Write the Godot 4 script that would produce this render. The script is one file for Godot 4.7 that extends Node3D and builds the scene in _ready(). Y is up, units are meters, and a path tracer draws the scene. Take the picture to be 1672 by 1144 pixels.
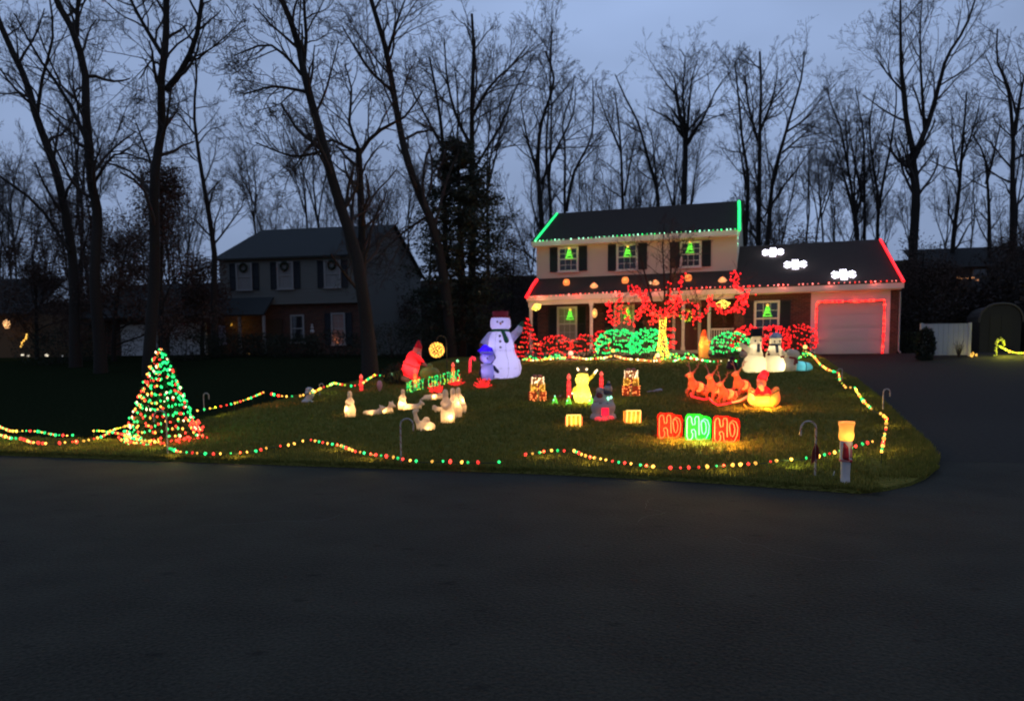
extends Node3D

# ---------------------------------------------------------------- mesh builder
class MB:
	var v := PackedVector3Array()
	var n := PackedVector3Array()
	var ix := PackedInt32Array()
	var tint := PackedColorArray()

	func tri(a: Vector3, b: Vector3, c: Vector3) -> void:
		var m := (b - a).cross(c - a).normalized()
		var k := v.size()
		v.append(a); v.append(b); v.append(c)
		n.append(m); n.append(m); n.append(m)
		ix.append(k); ix.append(k + 2); ix.append(k + 1)

	func quad(a: Vector3, b: Vector3, c: Vector3, d: Vector3) -> void:
		var m := (c - a).cross(d - b).normalized()
		var k := v.size()
		v.append(a); v.append(b); v.append(c); v.append(d)
		n.append(m); n.append(m); n.append(m); n.append(m)
		ix.append(k); ix.append(k + 2); ix.append(k + 1)
		ix.append(k); ix.append(k + 3); ix.append(k + 2)

	func box(c: Vector3, size: Vector3, b := Basis()) -> void:
		var h := size * 0.5
		var x := b.x * h.x
		var y := b.y * h.y
		var z := b.z * h.z
		quad(c - x - y + z, c + x - y + z, c + x + y + z, c - x + y + z)
		quad(c + x - y - z, c - x - y - z, c - x + y - z, c + x + y - z)
		quad(c + x - y + z, c + x - y - z, c + x + y - z, c + x + y + z)
		quad(c - x - y - z, c - x - y + z, c - x + y + z, c - x + y - z)
		quad(c - x + y + z, c + x + y + z, c + x + y - z, c - x + y - z)
		quad(c - x - y - z, c + x - y - z, c + x - y + z, c - x - y + z)

	func span(x0: float, x1: float, y0: float, y1: float, z0: float, z1: float) -> void:
		box(Vector3((x0 + x1) / 2, (y0 + y1) / 2, (z0 + z1) / 2), Vector3(absf(x1 - x0), absf(y1 - y0), absf(z1 - z0)))

	func tube(pts: Array, rad: Array, sides := 6, cap := true) -> void:
		var m := pts.size()
		if m < 2:
			return
		var k0 := v.size()
		var up := Vector3(0.13, 1, 0.07)
		for i in m:
			var p: Vector3 = pts[i]
			var q: Vector3 = pts[mini(i + 1, m - 1)]
			var o: Vector3 = pts[maxi(i - 1, 0)]
			var d := (q - o).normalized()
			if absf(d.dot(up)) > 0.95:
				up = Vector3(1, 0.1, 0.3)
			var a := d.cross(up).normalized()
			var e := a.cross(d)
			up = e if i > 0 else up
			var r: float = rad[mini(i, rad.size() - 1)]
			for s in sides:
				var t := TAU * s / sides
				var w := a * cos(t) + e * sin(t)
				v.append(p + w * r)
				n.append(w)
		for i in m - 1:
			for s in sides:
				var s2 := (s + 1) % sides
				var a0 := k0 + i * sides + s
				var a1 := k0 + i * sides + s2
				var b0 := a0 + sides
				var b1 := a1 + sides
				ix.append(a0); ix.append(a1); ix.append(b0)
				ix.append(a1); ix.append(b1); ix.append(b0)
		if cap:
			for g in 2:
				var base := k0 + (0 if g == 0 else (m - 1) * sides)
				var pc: Vector3 = pts[0 if g == 0 else m - 1]
				var pd: Vector3 = (pts[0] - pts[1]) if g == 0 else (pts[m - 1] - pts[m - 2])
				var c := v.size()
				v.append(pc); n.append(pd.normalized())
				for s in sides:
					v.append(v[base + s]); n.append(pd.normalized())
				for s in sides:
					var s2 := (s + 1) % sides
					if g == 0:
						ix.append(c); ix.append(c + 1 + s2); ix.append(c + 1 + s)
					else:
						ix.append(c); ix.append(c + 1 + s); ix.append(c + 1 + s2)

	# profile: Vector2(radius, height) from bottom to top, about the y axis of xf
	func lathe(prof: Array, seg := 16, xf := Transform3D()) -> void:
		var k0 := v.size()
		var m := prof.size()
		for i in m:
			var p: Vector2 = prof[i]
			var t: Vector2 = prof[mini(i + 1, m - 1)] - prof[maxi(i - 1, 0)]
			var nn := Vector2(t.y, -t.x).normalized()
			for s in seg:
				var a := TAU * s / seg
				v.append(xf * Vector3(cos(a) * p.x, p.y, sin(a) * p.x))
				n.append((xf.basis * Vector3(cos(a) * nn.x, nn.y, sin(a) * nn.x)).normalized())
		for i in m - 1:
			for s in seg:
				var s2 := (s + 1) % seg
				var a0 := k0 + i * seg + s
				var a1 := k0 + i * seg + s2
				ix.append(a0); ix.append(a1); ix.append(a0 + seg)
				ix.append(a1); ix.append(a1 + seg); ix.append(a0 + seg)

	func ball(c: Vector3, r: Vector3, seg := 12, rings := 8, b := Basis()) -> void:
		var prof := []
		for i in rings + 1:
			var a := -PI / 2 + PI * i / rings
			prof.append(Vector2(maxf(cos(a), 0.001), sin(a)))
		lathe(prof, seg, Transform3D(Basis(b.x * r.x, b.y * r.y, b.z * r.z), c))

	# octahedral bulb, eight faces, smooth
	func gem(c: Vector3, r: float, h: float) -> void:
		var k := v.size()
		for d in [Vector3(r, 0, 0), Vector3(0, 0, r), Vector3(-r, 0, 0), Vector3(0, 0, -r), Vector3(0, h, 0), Vector3(0, -h, 0)]:
			v.append(c + d); n.append(d.normalized())
		for s in 4:
			var s2 := (s + 1) % 4
			ix.append(k + s); ix.append(k + s2); ix.append(k + 4)
			ix.append(k + s2); ix.append(k + s); ix.append(k + 5)

	# outline (counter-clockwise, xy) given a thickness along z
	func plate(pts: PackedVector2Array, thick: float, xf := Transform3D()) -> void:
		var id := Geometry2D.triangulate_polygon(pts)
		var h := Vector3(0, 0, thick / 2)
		for i in range(0, id.size(), 3):
			var a := Vector3(pts[id[i]].x, pts[id[i]].y, 0)
			var b := Vector3(pts[id[i + 1]].x, pts[id[i + 1]].y, 0)
			var c := Vector3(pts[id[i + 2]].x, pts[id[i + 2]].y, 0)
			if (b - a).cross(c - a).z < 0:
				var w := b
				b = c
				c = w
			tri(xf * (a + h), xf * (b + h), xf * (c + h))
			tri(xf * (a - h), xf * (c - h), xf * (b - h))
		for i in pts.size():
			var p := pts[i]
			var q := pts[(i + 1) % pts.size()]
			var a := Vector3(p.x, p.y, 0)
			var b := Vector3(q.x, q.y, 0)
			quad(xf * (a - h), xf * (b - h), xf * (b + h), xf * (a + h))

	# one continuous skin round tapered bones [from, to, r0, r1], by surface nets
	func blob(bones: Array, cell := 0.02, k := 0.03) -> void:
		var lo := Vector3(1e9, 1e9, 1e9)
		var hi := -lo
		for bn in bones:
			var rr: float = maxf(bn[2], bn[3]) + k + cell * 3
			lo = lo.min(bn[0] - Vector3.ONE * rr).min(bn[1] - Vector3.ONE * rr)
			hi = hi.max(bn[0] + Vector3.ONE * rr).max(bn[1] + Vector3.ONE * rr)
		var nx := int((hi.x - lo.x) / cell) + 1
		var ny := int((hi.y - lo.y) / cell) + 1
		var nz := int((hi.z - lo.z) / cell) + 1
		var f := PackedFloat32Array()
		f.resize(nx * ny * nz)
		f.fill(1e3)
		for bn in bones:
			var a: Vector3 = bn[0]
			var ab: Vector3 = bn[1] - a
			var r0: float = bn[2]
			var dr: float = bn[3] - r0
			var l2 := maxf(ab.length_squared(), 1e-9)
			var rr: float = maxf(bn[2], bn[3]) + k + cell * 3
			var b0: Vector3 = (a.min(bn[1]) - Vector3.ONE * rr - lo) / cell
			var b1: Vector3 = (a.max(bn[1]) + Vector3.ONE * rr - lo) / cell
			for z in range(maxi(int(b0.z), 0), mini(int(b1.z) + 1, nz)):
				for y in range(maxi(int(b0.y), 0), mini(int(b1.y) + 1, ny)):
					var row := (z * ny + y) * nx
					for x in range(maxi(int(b0.x), 0), mini(int(b1.x) + 1, nx)):
						var p := lo + Vector3(x, y, z) * cell - a
						var t := clampf(p.dot(ab) / l2, 0.0, 1.0)
						var d := (p - ab * t).length() - r0 - dr * t
						var o := f[row + x]
						if o > 900.0:
							f[row + x] = d
						else:
							var h := maxf(k - absf(o - d), 0.0) / k
							f[row + x] = minf(o, d) - h * h * k * 0.25
		var at := {}
		var sxy := nx * ny
		var k0 := v.size()
		for z in nz - 1:
			for y in ny - 1:
				for x in nx - 1:
					var i0 := (z * ny + y) * nx + x
					var inside := 0
					if f[i0] < 0: inside += 1
					if f[i0 + 1] < 0: inside += 1
					if f[i0 + nx] < 0: inside += 1
					if f[i0 + nx + 1] < 0: inside += 1
					if f[i0 + sxy] < 0: inside += 1
					if f[i0 + sxy + 1] < 0: inside += 1
					if f[i0 + sxy + nx] < 0: inside += 1
					if f[i0 + sxy + nx + 1] < 0: inside += 1
					if inside == 0 or inside == 8:
						continue
					var sum := Vector3.ZERO
					var cnt := 0
					for e in [[0, 0, 0, 1, 0, 0], [0, 1, 0, 1, 1, 0], [0, 0, 1, 1, 0, 1], [0, 1, 1, 1, 1, 1], [0, 0, 0, 0, 1, 0], [1, 0, 0, 1, 1, 0], [0, 0, 1, 0, 1, 1], [1, 0, 1, 1, 1, 1], [0, 0, 0, 0, 0, 1], [1, 0, 0, 1, 0, 1], [0, 1, 0, 0, 1, 1], [1, 1, 0, 1, 1, 1]]:
						var fa := f[i0 + e[0] + e[1] * nx + e[2] * sxy]
						var fb := f[i0 + e[3] + e[4] * nx + e[5] * sxy]
						if (fa < 0) != (fb < 0):
							sum += Vector3(e[0], e[1], e[2]).lerp(Vector3(e[3], e[4], e[5]), fa / (fa - fb))
							cnt += 1
					var gr := Vector3(f[i0 + 1] - f[i0] + f[i0 + nx + sxy + 1] - f[i0 + nx + sxy], f[i0 + nx] - f[i0] + f[i0 + nx + sxy + 1] - f[i0 + sxy + 1], f[i0 + sxy] - f[i0] + f[i0 + nx + sxy + 1] - f[i0 + nx + 1])
					at[i0] = v.size()
					v.append(lo + (Vector3(x, y, z) + sum / cnt) * cell)
					n.append(gr.normalized())
		for i0 in at:
			var x: int = i0 % nx
			var y: int = (i0 / nx) % ny
			var z: int = i0 / sxy
			for ax in 3:
				var s1: int = [nx, sxy, 1][ax]
				var s2: int = [sxy, 1, nx][ax]
				if (ax != 0 and x == 0) or (ax != 1 and y == 0) or (ax != 2 and z == 0):
					continue
				var step: int = [1, nx, sxy][ax]
				var ia := f[i0] < 0
				if ia == (f[i0 + step] < 0):
					continue
				if not (at.has(i0 - s1) and at.has(i0 - s2) and at.has(i0 - s1 - s2)):
					continue
				var q0: int = at[i0]
				var q1: int = at[i0 - s1]
				var q2: int = at[i0 - s1 - s2]
				var q3: int = at[i0 - s2]
				if ia:
					ix.append_array([q0, q2, q1, q0, q3, q2])
				else:
					ix.append_array([q0, q1, q2, q0, q2, q3])

	# loose leaves: n quads scattered through an ellipsoid's shell
	func leaves(c: Vector3, r: Vector3, count: int, size: float, rng: RandomNumberGenerator, shell := 0.55, flat := 0.0) -> void:
		for i in count:
			var d := Vector3(rng.randfn(), rng.randfn(), rng.randfn()).normalized()
			if flat > 0 and d.y < -flat:
				d.y = absf(d.y)
			var p := c + d * r * lerpf(shell, 1.06, pow(rng.randf(), 0.6))
			leaf(p, (d + Vector3(rng.randfn(), rng.randfn(), rng.randfn()) * 0.7).normalized(), size * rng.randf_range(0.6, 1.3), rng)

	func leaf(p: Vector3, d: Vector3, s: float, rng: RandomNumberGenerator) -> void:
		var a := d.cross(Vector3(rng.randfn(), rng.randfn(), rng.randfn())).normalized()
		quad(p - a * s * 0.28, p + d * s * 0.5 - a * s * 0.1, p + d * s, p + d * s * 0.45 + a * s * 0.32)

	func arrays() -> Array:
		var a := []
		a.resize(Mesh.ARRAY_MAX)
		a[Mesh.ARRAY_VERTEX] = v
		a[Mesh.ARRAY_NORMAL] = n
		a[Mesh.ARRAY_INDEX] = ix
		if tint.size() == v.size() and v.size() > 0:
			a[Mesh.ARRAY_COLOR] = tint
		return a

	func mesh() -> ArrayMesh:
		var m := ArrayMesh.new()
		if v.size():
			m.add_surface_from_arrays(Mesh.PRIMITIVE_TRIANGLES, arrays())
		return m

# ---------------------------------------------------------------- naming and tagging
var taken := {}
var mats := {}
var rng := RandomNumberGenerator.new()

func numbered(called: String) -> String:
	var k: int = taken.get(called, 0)
	taken[called] = k + 1
	return called if k == 0 else "%s_%03d" % [called, k]

func tag(o: Node, label: String, category: String, group := "", kind := "") -> void:
	if label: o.set_meta("label", label)
	if category: o.set_meta("category", category)
	if group: o.set_meta("group", group)
	if kind: o.set_meta("kind", kind)

func thing(called: String, label: String, category: String, at: Vector3, turn := 0.0, group := "") -> Node3D:
	var o := Node3D.new()
	o.name = numbered(called)
	add_child(o, true)
	o.position = at
	o.rotation.y = turn
	tag(o, label, category, group)
	return o

func part(called: String, mb, m: Material, to: Node, label := "") -> MeshInstance3D:
	var o := MeshInstance3D.new()
	o.mesh = mb.mesh() if mb is MB else mb
	o.material_override = m
	var base := called
	var k := 1
	while to.has_node(NodePath(called)):
		called = "%s_%03d" % [base, k]
		k += 1
	o.name = called
	to.add_child(o, true)
	if label: o.set_meta("label", label)
	return o

func setting(called: String, mb: MB, m: Material, label := "") -> MeshInstance3D:
	var o := MeshInstance3D.new()
	o.mesh = mb.mesh()
	o.material_override = m
	o.name = numbered(called)
	add_child(o, true)
	o.set_meta("kind", "structure")
	if label: o.set_meta("label", label)
	return o

func dup(o: Node3D, called: String, label: String, at: Vector3, turn := 0.0, grow := Vector3.ONE, group := "") -> Node3D:
	var c: Node3D = o.duplicate()
	c.name = numbered(called)
	add_child(c, true)
	c.position = at
	c.rotation = Vector3(0, turn, 0)
	c.scale = grow
	c.set_meta("label", label)
	if group: c.set_meta("group", group)
	return c

# ---------------------------------------------------------------- materials (linear base colours)
func lin(r: float, g: float, b: float) -> Color:
	return Color(r, g, b).linear_to_srgb()

func mat(key: String, r: float, g: float, b: float, rough := 0.85) -> StandardMaterial3D:
	if mats.has(key):
		return mats[key]
	var m := StandardMaterial3D.new()
	m.resource_name = key
	m.albedo_color = lin(r, g, b)
	m.roughness = rough
	m.metallic_specular = 0.4
	mats[key] = m
	return m

# a lamp's glowing surface: linear radiance
func glow(key: String, r: float, g: float, b: float) -> StandardMaterial3D:
	if mats.has(key):
		return mats[key]
	var top := maxf(r, maxf(g, b))
	var m := StandardMaterial3D.new()
	m.resource_name = key
	m.albedo_color = lin(0.5 * r / top, 0.5 * g / top, 0.5 * b / top)
	m.roughness = 0.4
	m.emission_enabled = true
	m.emission = lin(r / top, g / top, b / top)
	m.emission_energy_multiplier = top
	mats[key] = m
	return m

# thin cloth or blow-moulded plastic that lets light through
func thin(key: String, r: float, g: float, b: float, rough := 0.5, through := 1.0) -> StandardMaterial3D:
	if mats.has(key):
		return mats[key]
	var m := mat(key, r, g, b, rough)
	m.backlight_enabled = true
	m.backlight = lin(r * through, g * through, b * through)
	return m

func noise_tex(seed_: int, freq: float, ramp: Array, size := 512, octaves := 4) -> NoiseTexture2D:
	var f := FastNoiseLite.new()
	f.seed = seed_
	f.frequency = freq
	f.fractal_octaves = octaves
	var t := NoiseTexture2D.new()
	t.width = size
	t.height = size
	t.seamless = true
	t.noise = f
	var g := Gradient.new()
	var offs := PackedFloat32Array()
	var cols := PackedColorArray()
	for s in ramp:
		offs.append(s[0])
		cols.append(lin(s[1], s[2], s[3]))
	g.offsets = offs
	g.colors = cols
	t.color_ramp = g
	return t

func height_tex(seed_: int, freq: float, size := 512, octaves := 5) -> NoiseTexture2D:
	var f := FastNoiseLite.new()
	f.seed = seed_
	f.frequency = freq
	f.fractal_octaves = octaves
	var t := NoiseTexture2D.new()
	t.width = size
	t.height = size
	t.seamless = true
	t.noise = f
	return t

func grain(key: String, tex: Texture2D, scale: float, rough := 0.9, world := true) -> StandardMaterial3D:
	var m := StandardMaterial3D.new()
	m.resource_name = key
	m.albedo_texture = tex
	m.roughness = rough
	m.metallic_specular = 0.35
	m.uv1_triplanar = true
	m.uv1_world_triplanar = world
	m.uv1_scale = Vector3.ONE * scale
	mats[key] = m
	return m

const SOFTEN := {"figure_light": 3.2, "inflatable_light": 0.62, "bulb_light": 3.2, "sleigh_light": 1.3, "reindeer_light": 2.7, "spill_light": 1.25, "present_light": 6.0, "lantern_light": 0.8, "snowman_light": 1.1}

func lamp(to: Node, at: Vector3, c: Color, energy: float, size := 0.05, called := "lamp_light") -> OmniLight3D:
	var l := OmniLight3D.new()
	l.name = called
	to.add_child(l, true)
	l.position = at
	l.light_color = c.linear_to_srgb()
	l.light_energy = energy * SOFTEN.get(called, 1.0)
	l.light_size = size
	l.omni_range = 30.0
	l.omni_attenuation = 2.0
	l.shadow_enabled = true
	return l

# ---------------------------------------------------------------- the street's own axes: s along the kerb, t back from it
const TURN := -0.31415927
var along := Vector3(0.95106, 0, 0.30902)
var back := Vector3(0.30902, 0, -0.95106)
var kerb := Vector3(0, 0, -11.95)

func ground(s: float, t: float) -> float:
	var y := 0.0
	if t > 23.8: y = 0.0865 * 23.8 + 0.015 * (t - 23.8)
	elif t > 1.5: y = 0.0865 * t
	elif t > -1.5: y = 0.0865 * (t + 1.5) * (t + 1.5) / 6.0
	if t > 42.0: y += 0.12 * (t - 42.0)
	return y + 0.012 * clampf((-s - 10.0) / 10.0, 0, 1) * clampf(t, 0, 40)

func at(s: float, y: float, t: float) -> Vector3:
	var p := kerb + along * s + back * t
	p.y = y
	return p

func floor_at(x: float, z: float) -> float:
	var d := Vector3(x, 0, z) - kerb
	return ground(d.dot(along), d.dot(back))

func drop(p: Vector3) -> Vector3:
	return Vector3(p.x, floor_at(p.x, p.z), p.z)

func resample(pts: Array, step: float, jitter := 0.0) -> Array:
	var out := []
	var carry := 0.0
	for i in pts.size() - 1:
		var a: Vector3 = pts[i]
		var b: Vector3 = pts[i + 1]
		var l := a.distance_to(b)
		var d := carry
		while d < l:
			out.append(a.lerp(b, clampf((d + rng.randf_range(-jitter, jitter) * step) / l, 0, 1)))
			d += step
		carry = d - l
	return out

func _ready() -> void:
	rng.seed = 20
	camera_and_sky()
	terrain()
	main_house()
	neighbour_house()
	far_places()
	woods()
	house_lights()
	bed_and_shrubs()
	lit_tree()
	lawn_strings()
	lawn_left()
	lawn_middle()
	lawn_right()
	edge_objects()

func camera_and_sky() -> void:
	var cam := Camera3D.new()
	cam.name = "camera"
	add_child(cam)
	var p := deg_to_rad(5.0)
	var r := deg_to_rad(0.45)
	var fwd := Vector3(0, -sin(p), -cos(p))
	var u0 := Vector3(0, cos(p), -sin(p))
	var right := Vector3(1, 0, 0) * cos(r) - u0 * sin(r)
	var up := Vector3(1, 0, 0) * sin(r) + u0 * cos(r)
	cam.transform = Transform3D(Basis(right, up, -fwd), Vector3(0, 1.6, 0))
	var at_ := CameraAttributesPhysical.new()
	at_.frustum_near = 0.1
	at_.frustum_far = 600.0
	at_.frustum_focal_length = 50.0
	at_.frustum_focus_distance = 5.0
	at_.exposure_aperture = 4.0
	cam.attributes = at_
	cam.set_frustum(0.1 * 1144.0 / 1312.0, Vector2(0, 0.1 * 0.10884), 0.1, 600.0)
	cam.current = true

	var w := 768
	var h := 384
	var im := Image.create(w, h, false, Image.FORMAT_RGBF)
	var fn := FastNoiseLite.new()
	fn.seed = 4
	fn.frequency = 1.6
	fn.fractal_octaves = 5
	for y in h:
		var el := PI * (0.5 - (y + 0.5) / h)
		for x in w:
			var az := TAU * (x + 0.5) / w
			var d := Vector3(cos(el) * sin(az), sin(el), -cos(el) * cos(az))
			var q := Vector3(d.x, d.y * 2.6, d.z) * 1.3
			var k := 0.9 * fn.get_noise_3dv(q)
			# the last light of dusk: brightest ahead, falling off to the sides and behind
			var off := acos(clampf(d.dot(Vector3(0.06, 0.44, -0.895).normalized()), -1, 1))
			var b := (0.64 + 0.30 * exp(-pow(off / 0.70, 2.0))) * (1.0 + 0.36 * k)
			var low := clampf(1.0 - sin(maxf(el, 0.0)) / 0.36, 0, 1)
			var c := Vector3(0.32, 0.435, 0.70).lerp(Vector3(0.285, 0.37, 0.56), low * 0.8) * b
			if el < 0:
				c = Vector3(0.03, 0.03, 0.03)
			im.set_pixel(x, y, Color(c.x, c.y, c.z))
	var sky := Sky.new()
	var pano := PanoramaSkyMaterial.new()
	pano.panorama = ImageTexture.create_from_image(im)
	sky.sky_material = pano
	var env := Environment.new()
	env.background_mode = Environment.BG_SKY
	env.sky = sky
	env.tonemap_mode = Environment.TONE_MAPPER_LINEAR
	env.tonemap_exposure = 1.0
	env.background_energy_multiplier = 1.0
	env.sdfgi_enabled = true
	env.ssao_enabled = true
	env.ssil_enabled = true
	var we := WorldEnvironment.new()
	we.name = "world"
	we.environment = env
	add_child(we)
	var sun := DirectionalLight3D.new()
	sun.name = "dusk_light"
	sun.rotation_degrees = Vector3(-55, 160, 0)
	sun.light_energy = 0.02
	sun.light_color = Color(0.8, 0.86, 1.0)
	sun.light_angular_distance = 30.0
	sun.shadow_enabled = true
	add_child(sun)

const EDGE := [[4.2, -1.0], [4.93, -0.6], [5.5, 0.15], [5.86, 1.0], [6.03, 1.8], [6.1, 2.8], [6.09, 4.5], [6.06, 6.5], [6.05, 8.8], [5.9, 13.6], [5.6, 19.0], [5.36, 23.8]]

func edge_s(t: float) -> float:
	for i in EDGE.size() - 1:
		if t <= EDGE[i + 1][1]:
			return lerpf(EDGE[i][0], EDGE[i + 1][0], clampf((t - EDGE[i][1]) / (EDGE[i + 1][1] - EDGE[i][1]), 0, 1))
	return 5.36

func west_s(t: float) -> float:   # the lawn's left border with the neighbour
	if t < 1.7: return lerpf(-40.0, -12.0, clampf((t + 0.1) / 1.8, 0, 1)) if t < 1.4 else lerpf(-16.66, -8.9, (t - 1.4) / 0.3)
	return lerpf(-8.9, -10.6, (t - 1.7) / 22.0)

func front_t(s: float) -> float:   # where the lawn meets the street
	if s > 1.0: return -0.12 - 0.62 * pow(clampf((s - 1.0) / 3.9, 0, 1), 1.6)
	return -0.08

# rows of a sheet over (s, t), skipped where keep says no
func sheet(ss: Array, ts: Array, lift: Callable) -> MB:
	var mb := MB.new()
	for t in ts:
		for s in ss:
			mb.v.append(at(s, lift.call(s, t), t))
	var w := ss.size()
	for j in ts.size():
		for i in w:
			var a := mb.v[j * w + mini(i + 1, w - 1)] - mb.v[j * w + maxi(i - 1, 0)]
			var b := mb.v[mini(j + 1, ts.size() - 1) * w + i] - mb.v[maxi(j - 1, 0) * w + i]
			mb.n.append(a.cross(b).normalized())
	for j in ts.size() - 1:
		for i in w - 1:
			var k := j * w + i
			mb.ix.append_array([k, k + w, k + 1, k + 1, k + w, k + w + 1])
	return mb

func steps(list: Array) -> Array:   # [from, to, step, from, to, step ...]
	var out := []
	for i in range(0, list.size(), 3):
		var x: float = list[i]
		while x < list[i + 1] - 1e-4:
			out.append(x)
			x += list[i + 2]
	out.append(list[list.size() - 2])
	return out

# asphalt: stone grain, worn paler wheel tracks, dark drips
func asphalt_tex() -> ImageTexture:
	var n := 1024
	var im := Image.create(n, n, false, Image.FORMAT_RGB8)
	var big := FastNoiseLite.new()
	big.seed = 12
	big.frequency = 0.006
	big.fractal_octaves = 4
	var fine := FastNoiseLite.new()
	fine.seed = 13
	fine.frequency = 0.22
	fine.fractal_octaves = 2
	var r := RandomNumberGenerator.new()
	r.seed = 14
	var spots := []
	for i in 60:
		spots.append(Vector3(r.randf() * n, r.randf() * n, r.randf_range(2.0, 9.0)))
	var wrapped := big.get_seamless_image(n, n)
	var grit := fine.get_seamless_image(n, n)
	for y in n:
		for x in n:
			var k: float = 0.0285 + 0.013 * (wrapped.get_pixel(x, y).r - 0.5) + 0.027 * (grit.get_pixel(x, y).r - 0.5) + r.randf_range(-0.006, 0.006)
			k = maxf(k, 0.010)
			im.set_pixel(x, y, lin(k, k * 0.955, k * 0.70))
	for q in spots:
		for dy in range(-12, 13):
			for dx in range(-12, 13):
				var d: float = Vector2(dx, dy * 1.3).length() / q.z
				if d < 1.2 + r.randf() * 0.4:
					var px := posmod(int(q.x) + dx, n)
					var py := posmod(int(q.y) + dy, n)
					im.set_pixel(px, py, im.get_pixel(px, py) * lerpf(0.68, 1.0, clampf(d / 1.5, 0, 1)))
	return ImageTexture.create_from_image(im)

func terrain() -> void:
	var bump := FastNoiseLite.new()
	bump.seed = 9
	bump.frequency = 0.35
	# leaf litter and soil out to the horizon
	var litter := grain("leaf_litter", noise_tex(3, 0.02, [[0.25, 0.022, 0.016, 0.011], [0.5, 0.04, 0.028, 0.018], [0.75, 0.03, 0.028, 0.016]]), 0.45)
	var g := sheet(steps([-230, -60, 10, -60, 60, 2.0, 60, 230, 10]), steps([-70, 0, 5, 0, 60, 2, 60, 330, 10]), func(s, t): return ground(s, t) - 0.05 + (0.12 * bump.get_noise_2d(s, t) if t > 27 else 0.0))
	litter.metallic_specular = 0.0
	setting("ground", g, litter, "dark leaf-strewn ground under the bare woods")
	# road and driveway, one asphalt
	var asph := grain("asphalt", asphalt_tex(), 0.14, 0.92)
	asph.metallic_specular = 0.25
	asph.heightmap_enabled = true
	asph.heightmap_texture = height_tex(5, 0.30, 512, 3)
	asph.heightmap_scale = 0.5
	var rd := sheet(steps([-200, -30, 10, -30, 30, 1.0, 30, 200, 10]), steps([-24, 2, 0.5]), func(s, t): return ground(s, minf(t, 30.0)) + 0.004)
	setting("road", rd, asph, "wide dark asphalt street in the foreground")
	var dm := MB.new()
	var ts := steps([1.9, 23.5, 0.4])
	for j in ts.size() - 1:
		var t0: float = ts[j]
		var t1: float = ts[j + 1]
		for i in 8:
			var a0 := lerpf(edge_s(t0) - 0.5, 17.0, i / 8.0)
			var b0 := lerpf(edge_s(t0) - 0.5, 17.0, (i + 1) / 8.0)
			var a1 := lerpf(edge_s(t1) - 0.5, 17.0, i / 8.0)
			var b1 := lerpf(edge_s(t1) - 0.5, 17.0, (i + 1) / 8.0)
			dm.quad(at(a0, ground(a0, t0) + 0.006, t0), at(b0, ground(b0, t0) + 0.006, t0), at(b1, ground(b1, t1) + 0.006, t1), at(a1, ground(a1, t1) + 0.006, t1))
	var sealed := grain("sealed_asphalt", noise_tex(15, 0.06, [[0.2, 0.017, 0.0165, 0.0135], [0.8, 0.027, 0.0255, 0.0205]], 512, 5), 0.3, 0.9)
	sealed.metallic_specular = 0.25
	sealed.vertex_color_use_as_albedo = true   # paler towards the street, darker up the drive
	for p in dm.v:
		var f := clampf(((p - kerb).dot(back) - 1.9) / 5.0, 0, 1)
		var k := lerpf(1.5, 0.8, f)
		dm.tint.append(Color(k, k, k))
	setting("driveway", dm, sealed, "dark asphalt driveway rising to the garage")
	# lawn with an uneven cut edge that stands a little above the asphalt
	var turf := grain("turf", noise_tex(21, 0.03, [[0.2, 0.105, 0.102, 0.024], [0.45, 0.145, 0.138, 0.032], [0.62, 0.17, 0.15, 0.038], [0.85, 0.20, 0.16, 0.05]], 1024, 6), 0.33)
	turf.metallic_specular = 0.05
	turf.heightmap_enabled = true
	turf.heightmap_texture = height_tex(8, 0.15, 512, 4)
	turf.heightmap_scale = 5.0
	var lm := MB.new()
	var cols := 90
	var lt := [0.0, 0.012, 0.03, 0.05, 0.075, 0.1, 0.13, 0.17, 0.22, 0.28, 0.35, 0.43, 0.52, 0.62, 0.72, 0.82, 0.92, 1.0]
	var rows := []
	# columns of constant s left of the drive, bent round the corner at the right
	for j in lt.size():
		var row := []
		for i in cols + 1:
			var f := float(i) / cols
			var t := lerpf(-0.1, 24.6, lt[j])
			var s := lerpf(west_s(t), 4.75, f)
			var t0 := front_t(s) + 0.035 * bump.get_noise_1d(s * 9.0)
			t = lerpf(t0, 24.6, lt[j])
			row.append([s, t])
		var tt: float = row[cols][1]
		for q in 6:
			var e := edge_s(tt) + 0.03 * bump.get_noise_1d(tt * 9.0 + 50.0)
			row.append([lerpf(4.75, e, (q + 1) / 6.0), tt])
		rows.append(row)
	var high := func(a: Array) -> Vector3: return at(a[0], ground(a[0], a[1]) + 0.055 + 0.02 * bump.get_noise_2d(a[0] * 3.0, a[1] * 3.0), a[1])
	for j in rows.size() - 1:
		for i in rows[0].size() - 1:
			lm.quad(high.call(rows[j][i]), high.call(rows[j][i + 1]), high.call(rows[j + 1][i + 1]), high.call(rows[j + 1][i]))
	for i in rows[0].size() - 1:
		var a: Vector3 = high.call(rows[0][i])
		var b: Vector3 = high.call(rows[0][i + 1])
		lm.quad(a - Vector3(0, 0.09, 0), b - Vector3(0, 0.09, 0), b, a)
	for j in rows.size() - 1:
		var a: Vector3 = high.call(rows[j][-1])
		var b: Vector3 = high.call(rows[j + 1][-1])
		lm.quad(a - Vector3(0, 0.09, 0), b - Vector3(0, 0.09, 0), b, a)
	setting("lawn", lm, turf, "sloping front lawn between the street and the house")
	# the neighbour's lawn past the lights, canopy shade put into its dark colour
	var shaded_lawn := grain("shaded_lawn", noise_tex(23, 0.05, [[0.3, 0.008, 0.012, 0.006], [0.7, 0.016, 0.022, 0.010]], 512, 5), 0.4)
	shaded_lawn.metallic_specular = 0.0
	var nm := MB.new()
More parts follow.
